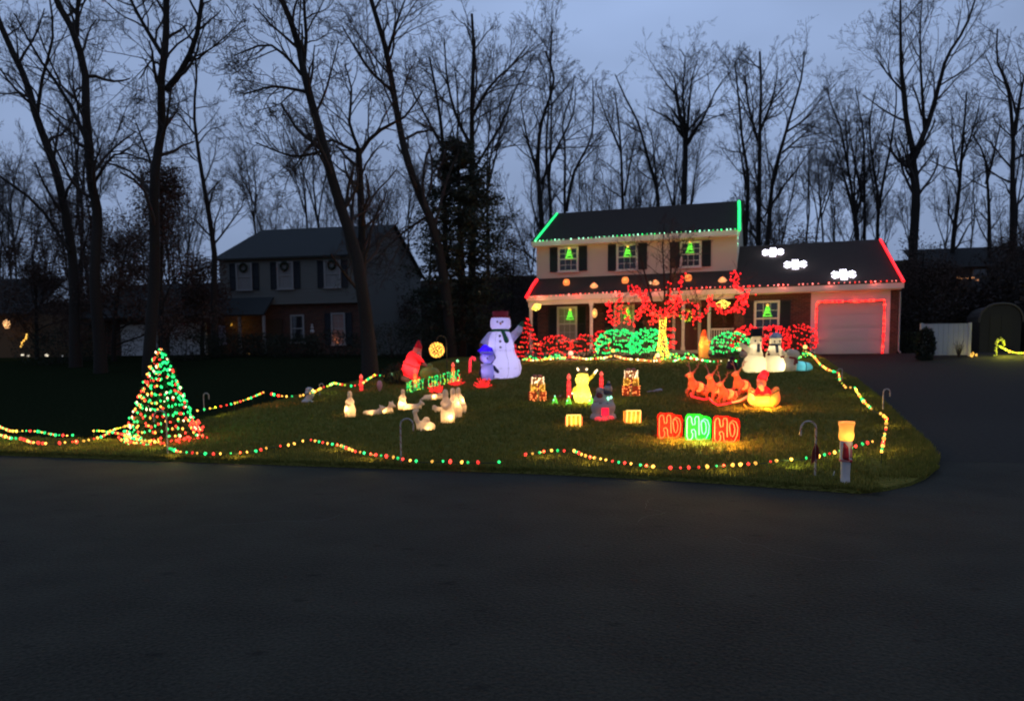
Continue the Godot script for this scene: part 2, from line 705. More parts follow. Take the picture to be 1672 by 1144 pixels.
	var low := func(s: float, t: float) -> Vector3: return at(s, ground(s, t) + 0.05 + 0.03 * bump.get_noise_2d(s * 2.0, t * 2.0), t)
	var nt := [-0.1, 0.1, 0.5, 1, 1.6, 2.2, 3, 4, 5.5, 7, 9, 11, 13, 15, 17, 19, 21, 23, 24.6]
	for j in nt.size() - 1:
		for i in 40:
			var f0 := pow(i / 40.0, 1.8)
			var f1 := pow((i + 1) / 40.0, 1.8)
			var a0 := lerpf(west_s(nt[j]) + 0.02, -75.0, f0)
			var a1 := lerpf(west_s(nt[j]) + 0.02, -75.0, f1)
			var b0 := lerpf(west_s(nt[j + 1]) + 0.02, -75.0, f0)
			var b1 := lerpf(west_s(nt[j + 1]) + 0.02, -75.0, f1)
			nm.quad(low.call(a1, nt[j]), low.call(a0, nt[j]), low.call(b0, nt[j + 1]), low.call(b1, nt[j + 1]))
	setting("neighbour_lawn", nm, shaded_lawn, "lawn coloured dark for canopy shade on the neighbour's slope at left")
	# grass blades, thickest along the cut edge
	var tuft := MB.new()
	for k in 5:
		var a := rng.randf() * TAU
		var d := Vector3(cos(a), 0, sin(a))
		var o := d * 0.012
		tuft.tri(o - d.cross(Vector3.UP) * 0.005, o + d.cross(Vector3.UP) * 0.005, o + d * 0.02 + Vector3(0, rng.randf_range(0.03, 0.06), 0))
	var gm := mat("grass_blades", 1, 1, 1, 0.9)
	gm.metallic_specular = 0.1
	gm.vertex_color_use_as_albedo = true
	var mm := MultiMesh.new()
	mm.transform_format = MultiMesh.TRANSFORM_3D
	mm.use_colors = true
	mm.mesh = tuft.mesh()
	var spots := []
	for i in 30000:
		var s := rng.randf_range(-13.0, 5.0)
		var t := front_t(s) + pow(rng.randf(), 2.2) * 9.0
		if s > west_s(t): spots.append([s, t])
	for i in 60000:
		var t := rng.randf_range(0.0, 20.6)
		spots.append([rng.randf_range(west_s(maxf(t, 1.8)), edge_s(t) - 0.03), t])
	for i in 7000:
		var t := pow(rng.randf(), 1.3) * 14.0 - 0.6
		var s := edge_s(t) - absf(rng.randfn()) * 0.4 + 0.03
		if t > front_t(minf(s, 4.9)) + 0.02 and (s < 4.7 or t > 0.3): spots.append([s, t])
	mm.instance_count = spots.size()
	for i in spots.size():
		var s: float = spots[i][0]
		var t: float = spots[i][1]
		mm.set_instance_transform(i, Transform3D(Basis(Vector3.UP, rng.randf() * TAU).scaled(Vector3.ONE * rng.randf_range(0.7, 1.5)), at(s, ground(s, t) + 0.05, t)))
		var k := rng.randf()
		mm.set_instance_color(i, Color(0.12 + 0.11 * k, 0.13 + 0.07 * k, 0.026 + 0.026 * k))
	var gi := MultiMeshInstance3D.new()
	gi.name = "grass"
	gi.multimesh = mm
	gi.material_override = gm
	add_child(gi)
	tag(gi, "short winter grass growing along the lawn's front and drive edges", "grass", "", "stuff")
	# thin cracks in the street
	var cr := mat("tar", 0.018, 0.018, 0.02, 0.7)
	for c in [[-1.9, -4.6, 0.5], [2.4, -3.2, 1.6], [4.6, -4.4, 2.3]]:
		var cm := MB.new()
		var p := Vector2(c[0], c[1])
		var a: float = c[2]
		for k in 16:
			var q := p + Vector2(cos(a), sin(a)) * 0.11
			var sd := Vector2(-sin(a), cos(a)) * rng.randf_range(0.002, 0.005)
			var l0 := p - sd
			var r0 := p + sd
			var l1 := q - sd
			var r1 := q + sd
			cm.quad(at(l0.x, ground(l0.x, l0.y) + 0.009, l0.y), at(r0.x, ground(r0.x, r0.y) + 0.009, r0.y), at(r1.x, ground(r1.x, r1.y) + 0.009, r1.y), at(l1.x, ground(l1.x, l1.y) + 0.009, l1.y))
			p = q
			a += rng.randf_range(-0.9, 0.9) - (a - float(c[2])) * 0.5
		setting("crack", cm, cr)

# ---------------------------------------------------------------- houses
const HS := 2.1
const HY := 2.06
const HT := 25.4

func hp(s: float, y: float, t: float) -> Vector3:   # street axes to the main house's own axes
	return Vector3(s - HS, y - HY, HT - t)

func roof_slope(to: Node, called: String, e0: Vector3, e1: Vector3, r1: Vector3, r0: Vector3, courses: int, m: Material) -> MeshInstance3D:
	var mb := MB.new()
	var nn := (e1 - e0).cross(r0 - e0).normalized()
	for i in courses:
		var f0 := float(i) / courses
		var f1 := float(i + 1) / courses
		var lift := nn * 0.022
		var a := e0.lerp(r0, f0)
		var b := e1.lerp(r1, f0)
		var c := e1.lerp(r1, f1)
		var d := e0.lerp(r0, f1)
		mb.quad(a + lift, b + lift, c, d)
		mb.quad(a, b, b + lift, a + lift)
	var under := -nn * 0.09
	mb.quad(e0 + under, r0 + under, r1 + under, e1 + under)
	mb.quad(e0 + under, e1 + under, e1, e0)
	mb.quad(e1 + under, r1 + under, r1, e1)
	mb.quad(r0 + under, e0 + under, e0, r0)
	mb.quad(r1 + under, r0 + under, r0, r1)
	return part(called, mb, m, to)

func lap(mb: MB, x0: float, x1: float, y0: float, y1: float, z: float, course := 0.115) -> void:
	var k := int(round((y1 - y0) / course))
	var h := (y1 - y0) / k
	for i in k:
		var y := y0 + i * h
		mb.quad(Vector3(x0, y, z + 0.016), Vector3(x1, y, z + 0.016), Vector3(x1, y + h, z + 0.002), Vector3(x0, y + h, z + 0.002))
		mb.quad(Vector3(x0, y, z + 0.002), Vector3(x1, y, z + 0.002), Vector3(x1, y, z + 0.016), Vector3(x0, y, z + 0.016))

func window(to: Node, x0: float, x1: float, y0: float, y1: float, z: float, frame: Material, glass: Material, grid := Vector2i(3, 2)) -> void:
	var mb := MB.new()
	var w := 0.09
	mb.span(x0, x0 + w, y0, y1, z, z + 0.07)
	mb.span(x1 - w, x1, y0, y1, z, z + 0.07)
	mb.span(x0 + w, x1 - w, y1 - w, y1, z, z + 0.068)
	mb.span(x0 + w, x1 - w, y0, y0 + 0.06, z, z + 0.068)
	mb.span(x0 - 0.05, x1 + 0.05, y0 - 0.05, y0 - 0.001, z, z + 0.11)
	var ym := (y0 + y1) / 2
	mb.span(x0 + w, x1 - w, ym - 0.03, ym + 0.03, z, z + 0.055)
	var ix0 := x0 + w
	var ix1 := x1 - w
	for half in 2:
		var ya := (y0 + 0.06) if half == 0 else ym + 0.03
		var yb := (ym - 0.03) if half == 0 else y1 - w
		for i in range(1, grid.x):
			var xm := lerpf(ix0, ix1, float(i) / grid.x)
			mb.span(xm - 0.01, xm + 0.01, ya, yb, z + 0.012, z + 0.028)
		for j in range(1, grid.y):
			var yy := lerpf(ya, yb, float(j) / grid.y)
			mb.span(ix0, ix1, yy - 0.01, yy + 0.01, z + 0.013, z + 0.026)
	var o := part("window", mb, frame, to)
	for half in 2:
		var ya := (y0 + 0.06) if half == 0 else ym + 0.03
		var yb := (ym - 0.03) if half == 0 else y1 - w
		var g := MB.new()
		g.span(ix0, ix1, ya, yb, z + 0.004, z + 0.012)
		part("pane", g, glass, o)

func shutter(to: Node, x0: float, x1: float, y0: float, y1: float, z: float, m: Material) -> void:
	var mb := MB.new()
	var w := 0.05
	mb.span(x0, x0 + w, y0, y1, z, z + 0.045)
	mb.span(x1 - w, x1, y0, y1, z, z + 0.045)
	var ym := (y0 + y1) / 2
	for yy in [y0, ym - 0.03, y1 - 0.06]:
		mb.span(x0 + w, x1 - w, yy, yy + 0.06, z, z + 0.044)
	mb.span(x0 + w, x1 - w, y0 + 0.06, y1 - 0.06, z, z + 0.01)
	var y := y0 + 0.09
	while y < y1 - 0.08:
		mb.quad(Vector3(x0 + w, y, z + 0.036), Vector3(x1 - w, y, z + 0.036), Vector3(x1 - w, y + 0.05, z + 0.012), Vector3(x0 + w, y + 0.05, z + 0.012))
		y += 0.06
	part("shutter", mb, m, to)

func brick_tex() -> ImageTexture:
	var im := Image.create(384, 384, false, Image.FORMAT_RGB8)
	var r := RandomNumberGenerator.new()
	r.seed = 7
	im.fill(lin(0.11, 0.10, 0.09))
	for row in 12:
		for col in 4:
			var k := r.randf()
			var c := lin(0.055 + 0.05 * k, 0.022 + 0.016 * k, 0.015 + 0.009 * k)
			var x := (col * 96 + (48 if row % 2 else 0)) % 384
			im.fill_rect(Rect2i(x + 3, row * 32 + 3, mini(90, 384 - x - 3), 26), c)
			if x + 93 > 384:
				im.fill_rect(Rect2i(0, row * 32 + 3, x + 93 - 384, 26), c)
	return ImageTexture.create_from_image(im)

var brick: StandardMaterial3D
var white_trim: StandardMaterial3D
var dark_glass: StandardMaterial3D

func main_house() -> void:
	brick = grain("brick", brick_tex(), 1.0 / 0.9, 0.9, false)
	white_trim = mat("white_trim", 0.62, 0.58, 0.52, 0.6)
	dark_glass = mat("window_glass", 0.02, 0.02, 0.024, 0.06)
	dark_glass.metallic_specular = 0.6
	var pale_blind := mat("drawn_blind", 0.30, 0.28, 0.22, 0.7)
	var siding := mat("cream_siding", 0.61, 0.56, 0.40, 0.75)
	var shingle := grain("shingles", noise_tex(31, 0.09, [[0.25, 0.042, 0.032, 0.028], [0.55, 0.068, 0.052, 0.045], [0.8, 0.09, 0.072, 0.062]], 512, 3), 0.9, 0.95, false)
	var dark_shutter := mat("dark_shutter", 0.018, 0.022, 0.020, 0.5)
	var h := thing("suburban_house", "cream and brick two-storey house with porch, attached garage and holiday lights", "house", at(HS, HY, HT), TURN)
	var L := -9.05
	# main block
	var w := MB.new()
	w.span(L, 0, -0.4, 3.0, -7.6, -0.02)
	part("lower_wall", w, brick, h)
	var up := MB.new()
	lap(up, L, 0, 3.0, 5.2, 0.0)
	up.span(L, 0, 3.001, 5.2, -7.6, 0.0)
	up.span(L - 0.012, L + 0.1, 3.0, 5.2, -0.1, 0.026)
	up.span(-0.1, 0.012, 3.0, 5.2, -0.1, 0.026)
	for x in [L, 0.0]:
		up.plate(PackedVector2Array([Vector2(-7.6, 5.201), Vector2(-0.001, 5.201), Vector2(-0.001, 5.42), Vector2(-3.8, 7.24), Vector2(-7.6, 5.42)]), 0.1, Transform3D(Basis(Vector3(0, 0, 1), Vector3(0, 1, 0), Vector3(-1, 0, 0)), Vector3(x + (0.05 if x < -1 else -0.05), 0, 0)))
	part("upper_wall", up, siding, h)
	var ev := hp(0, 7.43, 25.0)
	var rg := hp(0, 9.43, 29.2)
	roof_slope(h, "main_roof", Vector3(L - 0.16, ev.y, ev.z), Vector3(0.14, ev.y, ev.z), Vector3(0.14, rg.y, rg.z), Vector3(L - 0.16, rg.y, rg.z), 32, shingle)
	roof_slope(h, "rear_roof", Vector3(0.14, ev.y, -8.0), Vector3(L - 0.16, ev.y, -8.0), Vector3(L - 0.16, rg.y, rg.z), Vector3(0.14, rg.y, rg.z), 32, shingle)
	var fm := MB.new()
	fm.span(L - 0.14, 0.12, ev.y - 0.24, ev.y - 0.02, ev.z - 0.06, ev.z - 0.004)
	fm.span(L - 0.1, 0.08, ev.y - 0.26, ev.y - 0.235, 0.02, ev.z - 0.061)
	part("fascia", fm, white_trim, h)
	# porch
	var pm := MB.new()
	pm.span(L, 0.0, -0.4, 0.22, 0.0, 2.0)
	part("porch_floor", pm, mat("concrete", 0.28, 0.27, 0.25), h)
	var pe := hp(0, 4.80, 23.35)
	var pr := hp(0, 5.74, 25.39)
	roof_slope(h, "porch_roof", Vector3(L + 0.06, pe.y, pe.z), Vector3(0.0, pe.y, pe.z), Vector3(0.0, pr.y, pr.z), Vector3(L + 0.06, pr.y, pr.z), 14, shingle)
	var bm := MB.new()
	bm.span(L + 0.1, 6.36, pe.y - 0.24, pe.y - 0.03, pe.z - 0.05, pe.z - 0.002)
	bm.span(L + 0.12, 0.0, pe.y - 0.42, pe.y - 0.245, pe.z - 0.32, pe.z - 0.16)
	bm.span(L + 0.12, 6.3, pe.y - 0.27, pe.y - 0.242, 1.6, pe.z - 0.06)
	part("porch_fascia", bm, white_trim, h)
	for u in [877.0, 978.0, 1128.0, 1167.0]:
		var s: float = {877.0: -6.72, 978.0: -3.95, 1128.0: 0.02, 1167.0: 1.09}[u]
		var c := MB.new()
		var x := s - HS
		c.span(x - 0.06, x + 0.06, 0.22, pe.y - 0.42, pe.z - 0.30, pe.z - 0.18)
		c.span(x - 0.085, x + 0.085, 0.22, 0.36, pe.z - 0.325, pe.z - 0.155)
		c.span(x - 0.085, x + 0.085, pe.y - 0.52, pe.y - 0.421, pe.z - 0.325, pe.z - 0.155)
		part("porch_post", c, white_trim, h)
	var rail := MB.new()
	rail.span(-0.95, 0.0, 1.05, 1.11, 1.72, 1.80)
	var ro := part("porch_railing", rail, white_trim, h)
	var rail2 := MB.new()
	rail2.span(-0.95, 0.0, 0.34, 0.39, 1.73, 1.79)
	part("lower_rail", rail2, white_trim, ro)
	for i in 9:
		var b := MB.new()
		var x := -0.9 + i * 0.1
		b.span(x - 0.018, x + 0.018, 0.39, 1.05, 1.742, 1.778)
		part("baluster", b, white_trim, ro)
	# upper windows with shutters
	for k in [[Vector2(-5.923, 6.014), Vector2(-4.947, 7.14), Vector2(-6.31, 5.96), Vector2(-4.544, 7.063)], [Vector2(-3.179, 5.95), Vector2(-2.21, 7.13), Vector2(-3.574, 5.912), Vector2(-1.797, 7.081)], [Vector2(-0.325, 5.958), Vector2(0.591, 7.084), Vector2(-0.782, 5.898), Vector2(0.997, 7.062)]]:
		var x0: float = k[0].x - HS
		var x1: float = k[1].x - HS
		var y0: float = k[0].y - HY
		var y1: float = k[1].y - HY
		window(h, x0, x1, y0, y1, 0.018, white_trim, dark_glass, Vector2i(3, 2))
		shutter(h, k[2].x - HS, x0 - 0.02, y0, y1, 0.018, dark_shutter)
		shutter(h, x1 + 0.02, k[3].x - HS, y0, y1, 0.018, dark_shutter)
	# lower windows and door behind the porch
	for k in [[-5.98, -5.02], [-3.3, -2.35]]:
		window(h, k[0] - HS, k[1] - HS, 0.75, 2.35, -0.018, white_trim, pale_blind, Vector2i(3, 2))
		shutter(h, k[0] - HS - 0.42, k[0] - HS - 0.02, 0.75, 2.35, -0.018, dark_shutter)
		shutter(h, k[1] - HS + 0.02, k[1] - HS + 0.42, 0.75, 2.35, -0.018, dark_shutter)
	var dm := MB.new()
	dm.span(-2.62, -1.62, 0.22, 2.3, -0.018, 0.03)
	for j in 3:
		for i in 2:
			var x := -2.52 + i * 0.44
			dm.span(x, x + 0.36, 0.42 + j * 0.6, 0.92 + j * 0.6, 0.03, 0.045)
	var door := part("front_door", dm, mat("oxblood_door", 0.09, 0.022, 0.018, 0.45), h)
	var df := MB.new()
	df.span(-2.74, -2.622, 0.22, 2.42, -0.018, 0.06)
	df.span(-1.618, -1.5, 0.22, 2.42, -0.018, 0.06)
	df.span(-2.62, -1.62, 2.302, 2.42, -0.018, 0.058)
	part("door_frame", df, white_trim, h)
	var kb := MB.new()
	kb.ball(Vector3(-1.74, 1.2, 0.09), Vector3.ONE * 0.04, 8, 6)
	part("door_handle", kb, mat("brass", 0.5, 0.36, 0.14, 0.3), door)
	# garage wing
	var gz := HT - 23.8
	var gm := MB.new()
	gm.span(0.002, 3.16, -0.4, 2.52, -3.0, gz)
	gm.span(3.162, 5.88, 2.32, 2.52, -3.0, gz - 0.06)
	gm.span(5.882, 6.24, -0.4, 2.52, -3.0, gz)
	gm.span(3.17, 5.875, -0.4, 2.31, -3.0, gz - 0.4)
	var ge := hp(0, 4.80, 23.35)
	var gr := hp(0, 7.12, 28.0)
	gm.plate(PackedVector2Array([Vector2(-6.4, 2.521), Vector2(gz, 2.521), Vector2(-2.6, 4.9)]), 0.1, Transform3D(Basis(Vector3(0, 0, 1), Vector3(0, 1, 0), Vector3(-1, 0, 0)), Vector3(6.18, 0, 0)))
	gm.span(6.0, 6.238, -0.4, 2.519, -6.4, -3.0)
	part("garage_wall", gm, brick, h)
	roof_slope(h, "garage_roof", Vector3(0.002, ge.y, ge.z), Vector3(6.40, ge.y, ge.z), Vector3(6.06, gr.y, gr.z), Vector3(0.002, gr.y, gr.z), 36, shingle)
	roof_slope(h, "garage_rear_roof", Vector3(6.40, ge.y, -7.2), Vector3(0.002, ge.y, -7.2), Vector3(0.002, gr.y, gr.z), Vector3(6.06, gr.y, gr.z), 36, shingle)
	var hd := MB.new()
	hd.span(3.0, 5.95, 2.08, 2.54, gz + 0.002, gz + 0.03)
	hd.span(3.0, 3.2, -0.02, 2.079, gz + 0.002, gz + 0.03)
	hd.span(5.78, 5.95, -0.02, 2.079, gz + 0.002, gz + 0.03)
	part("garage_trim", hd, mat("pale_grey_trim", 0.55, 0.54, 0.54, 0.6), h)
	var whitedoor := mat("garage_door_white", 0.44, 0.44, 0.45, 0.55)
	var gd := MB.new()
	gd.span(3.16, 5.80, -0.02, 2.1, gz - 0.20, gz - 0.14)
	var go := part("garage_door", gd, whitedoor, h)
	for j in 4:
		var sec := MB.new()
		var y := 0.0 + j * 0.522
		sec.span(3.202, 5.778, y, y + 0.512, gz - 0.139, gz - 0.10)
		for i in 4:
			var x := 3.28 + i * 0.63
			sec.span(x, x + 0.53, y + 0.08, y + 0.43, gz - 0.10, gz - 0.088)
		part("door_section", sec, whitedoor, go)
	var ds := MB.new()
	ds.tube([Vector3(6.30, 2.4, gz + 0.02), Vector3(6.30, 2.2, gz - 0.02), Vector3(6.30, 0.1, gz - 0.02), Vector3(6.36, 0.0, gz + 0.12)], [0.035], 6)
	part("downspout", ds, mat("grey_metal", 0.30, 0.30, 0.31, 0.5), h)
	var a0 := Vector2(2.889, 3.044)
	var a1 := Vector2(3.904, 4.271)
	window(h, a0.x - HS, a1.x - HS, 0.75, a1.y - HY, gz, white_trim, dark_glass, Vector2i(3, 2))
	shutter(h, a0.x - HS - 0.42, a0.x - HS - 0.03, 0.75, a1.y - HY, gz, dark_shutter)
	shutter(h, a1.x - HS + 0.03, a1.x - HS + 0.42, 0.75, a1.y - HY, gz, dark_shutter)
	var cn := MB.new()
	cn.tube([Vector3(4.6, 2.3, gz + 0.03), Vector3(4.6, 2.3, gz + 0.10)], [0.05], 8)
	part("security_lamp_base", cn, white_trim, h)

func neighbour_house() -> void:
	var siding := mat("grey_green_siding", 0.135, 0.14, 0.13, 0.8)
	var shingle := grain("grey_shingles", noise_tex(33, 0.09, [[0.25, 0.035, 0.042, 0.045], [0.7, 0.06, 0.068, 0.07]], 512, 3), 0.9, 0.95, false)
	var sh := mat("black_shutter", 0.012, 0.014, 0.02, 0.5)
	var trim := mat("grey_white_trim", 0.26, 0.26, 0.26, 0.6)
	var blind := mat("pale_blind", 0.22, 0.22, 0.22, 0.7)
	var h := thing("neighbour_house", "unlit grey two-storey house with white garage doors behind tall bare trees", "house", Vector3(-7.99, 2.15, -43.0), -0.19199)
	var w := MB.new()
	w.span(-8, 0, -0.4, 3.0, -10.6, -0.25)
	part("lower_wall", w, brick, h)
	var up := MB.new()
	lap(up, -8.05, 0.05, 2.95, 5.5, 0.05, 0.2)
	up.span(-8.05, 0.05, 2.951, 5.5, -10.6, 0.05)
	up.span(0.002, 0.05, -0.4, 2.95, -10.6, -0.252)
	up.plate(PackedVector2Array([Vector2(-10.6, 5.5), Vector2(0.05, 5.5), Vector2(-5.3, 7.85)]), 0.1, Transform3D(Basis(Vector3(0, 0, 1), Vector3(0, 1, 0), Vector3(-1, 0, 0)), Vector3(-0.0, 0, 0)))
	up.plate(PackedVector2Array([Vector2(-10.6, 5.5), Vector2(0.05, 5.5), Vector2(-5.3, 7.85)]), 0.1, Transform3D(Basis(Vector3(0, 0, 1), Vector3(0, 1, 0), Vector3(-1, 0, 0)), Vector3(-8.0, 0, 0)))
	part("upper_wall", up, siding, h)
	roof_slope(h, "roof", Vector3(-8.3, 5.42, 0.35), Vector3(0.25, 5.42, 0.35), Vector3(0.25, 7.9, -5.3), Vector3(-8.3, 7.9, -5.3), 30, shingle)
	roof_slope(h, "rear_roof", Vector3(0.25, 5.42, -10.9), Vector3(-8.3, 5.42, -10.9), Vector3(-8.3, 7.9, -5.3), Vector3(0.25, 7.9, -5.3), 30, shingle)
	for x in [-7.05, -4.65, -1.95]:
		window(h, x, x + 0.95, 3.75, 5.2, 0.07, trim, blind, Vector2i(3, 2))
		shutter(h, x - 0.38, x - 0.02, 3.75, 5.2, 0.07, sh)
		shutter(h, x + 0.97, x + 1.33, 3.75, 5.2, 0.07, sh)
		var wr := MB.new()
		ring(wr, Vector3(x + 0.47, 4.95, 0.17), 0.20, 0.07, Basis())
		tag_thing("wreath", "dark unlit wreath on the %s upper window of the grey house" % ["left", "middle", "right"][[-7.05, -4.65, -1.95].find(x)], "wreath", h, wr, mat("wreath_green", 0.02, 0.028, 0.018), "wreaths on the grey house")
	window(h, -1.75, -0.95, 0.75, 2.45, -0.23, trim, mat("lit_blind", 0.26, 0.18, 0.16, 0.7), Vector2i(2, 2))
	shutter(h, -2.12, -1.77, 0.75, 2.45, -0.23, sh)
	shutter(h, -0.93, -0.57, 0.75, 2.45, -0.23, sh)
	window(h, -4.1, -3.3, 0.9, 2.4, -0.23, trim, dark_glass, Vector2i(1, 1))
	window(h, -1.9, -1.3, 3.8, 5.0, -10.4, trim, dark_glass, Vector2i(1, 1))
	var dd := MB.new()
	dd.span(-5.5, -4.6, 0.1, 2.2, -0.24, -0.2)
	part("front_door", dd, mat("dark_door", 0.05, 0.03, 0.02), h)
	# garage wing with its lower roof running on as a porch
	var gw := MB.new()
	gw.span(-15.6, -8.06, -0.4, 2.35, -7.0, -0.3)
	part("garage_wall", gw, brick, h)
	roof_slope(h, "garage_roof", Vector3(-15.9, 2.35, 1.3), Vector3(-4.9, 2.35, 1.3), Vector3(-4.9, 3.35, 0.09), Vector3(-15.9, 3.35, 0.09), 10, shingle)
	roof_slope(h, "garage_upper_roof", Vector3(-15.9, 3.36, 0.06), Vector3(-8.1, 3.36, 0.06), Vector3(-8.1, 4.6, -3.2), Vector3(-15.9, 4.6, -3.2), 16, shingle)
	for x in [-14.5, -11.45]:
		var gd := MB.new()
		gd.span(x, x + 2.3, 0.02, 2.05, -0.28, -0.22)
		var o := part("garage_door", gd, mat("neighbour_garage_white", 0.72, 0.74, 0.76, 0.6), h)
		for j in 4:
			var sec := MB.new()
			sec.span(x + 0.03, x + 2.27, 0.03 + j * 0.505, 0.525 + j * 0.505, -0.219, -0.19)
			part("door_section", sec, mat("neighbour_garage_white", 0.72, 0.74, 0.76, 0.6), o)
	for x in [-8.0, -6.4, -5.0]:
		var c := MB.new()
		c.span(x - 0.06, x + 0.06, 0, 2.3, 1.0, 1.12)
		part("porch_post", c, trim, h)
	# candle arch glowing in the window, small snow figure on the wall, gold garland by the step
	var cd := h.transform
	var sg := thing("candle_light", "tiny orange candle lights glowing in the grey house's lower window", "light", cd * Vector3(-1.5, 0.78, -0.10), -0.19)
	var cm := MB.new()
	for i in 9:
		cm.gem(Vector3(-0.12 + i * 0.035, 0.42 - 0.05 * i + rng.randf_range(-0.03, 0.03), 0), 0.022, 0.03)
	part("bulbs", cm, glow("amber_glow", 1.0, 0.34, 0.12), sg).set_meta("kind", "stuff")
	lamp(sg, Vector3(0, 0.3, 0.15), Color(1, 0.35, 0.15), 0.03)
	var wf := MB.new()
	wf.ball(Vector3(0, 0.12, 0), Vector3(0.13, 0.14, 0.06), 10, 8)
	wf.ball(Vector3(0, 0.33, 0), Vector3(0.10, 0.10, 0.05), 10, 8)
	wf.ball(Vector3(0, 0.48, 0), Vector3(0.06, 0.07, 0.04), 10, 8)
	tag_thing("wall_snowman", "small white snowman hung on the grey house's brick wall", "ornament", h, wf, mat("dull_white", 0.5, 0.5, 0.5), "", Vector3(-2.85, 1.35, -0.19))
	var fl := MB.new()
	fl.plate(PackedVector2Array([Vector2(-0.25, 0), Vector2(0.28, 0.05), Vector2(0.22, 1.05), Vector2(-0.12, 1.1)]), 0.03)
	tag_thing("porch_banner", "pale cloth banner standing on the grey house's porch", "banner", h, fl, mat("banner_cloth", 0.34, 0.33, 0.42), "", Vector3(-7.4, 0.75, 1.2))
	var gs := thing("garland_light", "dim gold lights low in front of the grey house's porch", "light", cd * Vector3(-5.55, 0.12, 2.4), -0.19)
	var gmb := MB.new()
	for i in 14:
		gmb.gem(Vector3(rng.randf_range(-0.35, 0.35), rng.randf_range(0.05, 0.22), rng.randf_range(-0.1, 0.1)), 0.012, 0.018)
	gmb.gem(Vector3(0.36, 0.14, 0), 0.035, 0.045)
	part("bulbs", gmb, glow("dim_gold", 0.75, 0.42, 0.12), gs).set_meta("kind", "stuff")
	lamp(gs, Vector3(0, 0.5, 0.3), Color(1, 0.55, 0.2), 0.12)
	var pw := thing("porch_lamp", "warm porch lamp glowing faintly beside the grey house's garage", "lamp", cd * Vector3(-7.2, 1.9, 0.5), -0.19)
	var pb := MB.new()
	pb.ball(Vector3.ZERO, Vector3(0.05, 0.07, 0.05), 8, 6)
	part("bulb", pb, glow("dim_amber", 0.30, 0.17, 0.03), pw)
	lamp(pw, Vector3(0, -0.12, 0), Color(1, 0.65, 0.12), 0.16)

func tag_thing(called: String, label: String, category: String, near: Node3D, mb: MB, m: Material, group := "", at_ := Vector3.ZERO) -> MeshInstance3D:
	var o := MeshInstance3D.new()
	o.mesh = mb.mesh()
	o.material_override = m
	o.name = numbered(called)
	add_child(o, true)
	o.transform = near.transform * Transform3D(Basis(), at_)
	tag(o, label, category, group)
	return o

func ring(mb: MB, c: Vector3, r: float, thick: float, b: Basis) -> void:
	var pts := []
	for i in 17:
		var a := TAU * i / 16
		pts.append(c + b * Vector3(cos(a) * r, sin(a) * r, 0))
	mb.tube(pts, [thick], 6, false)

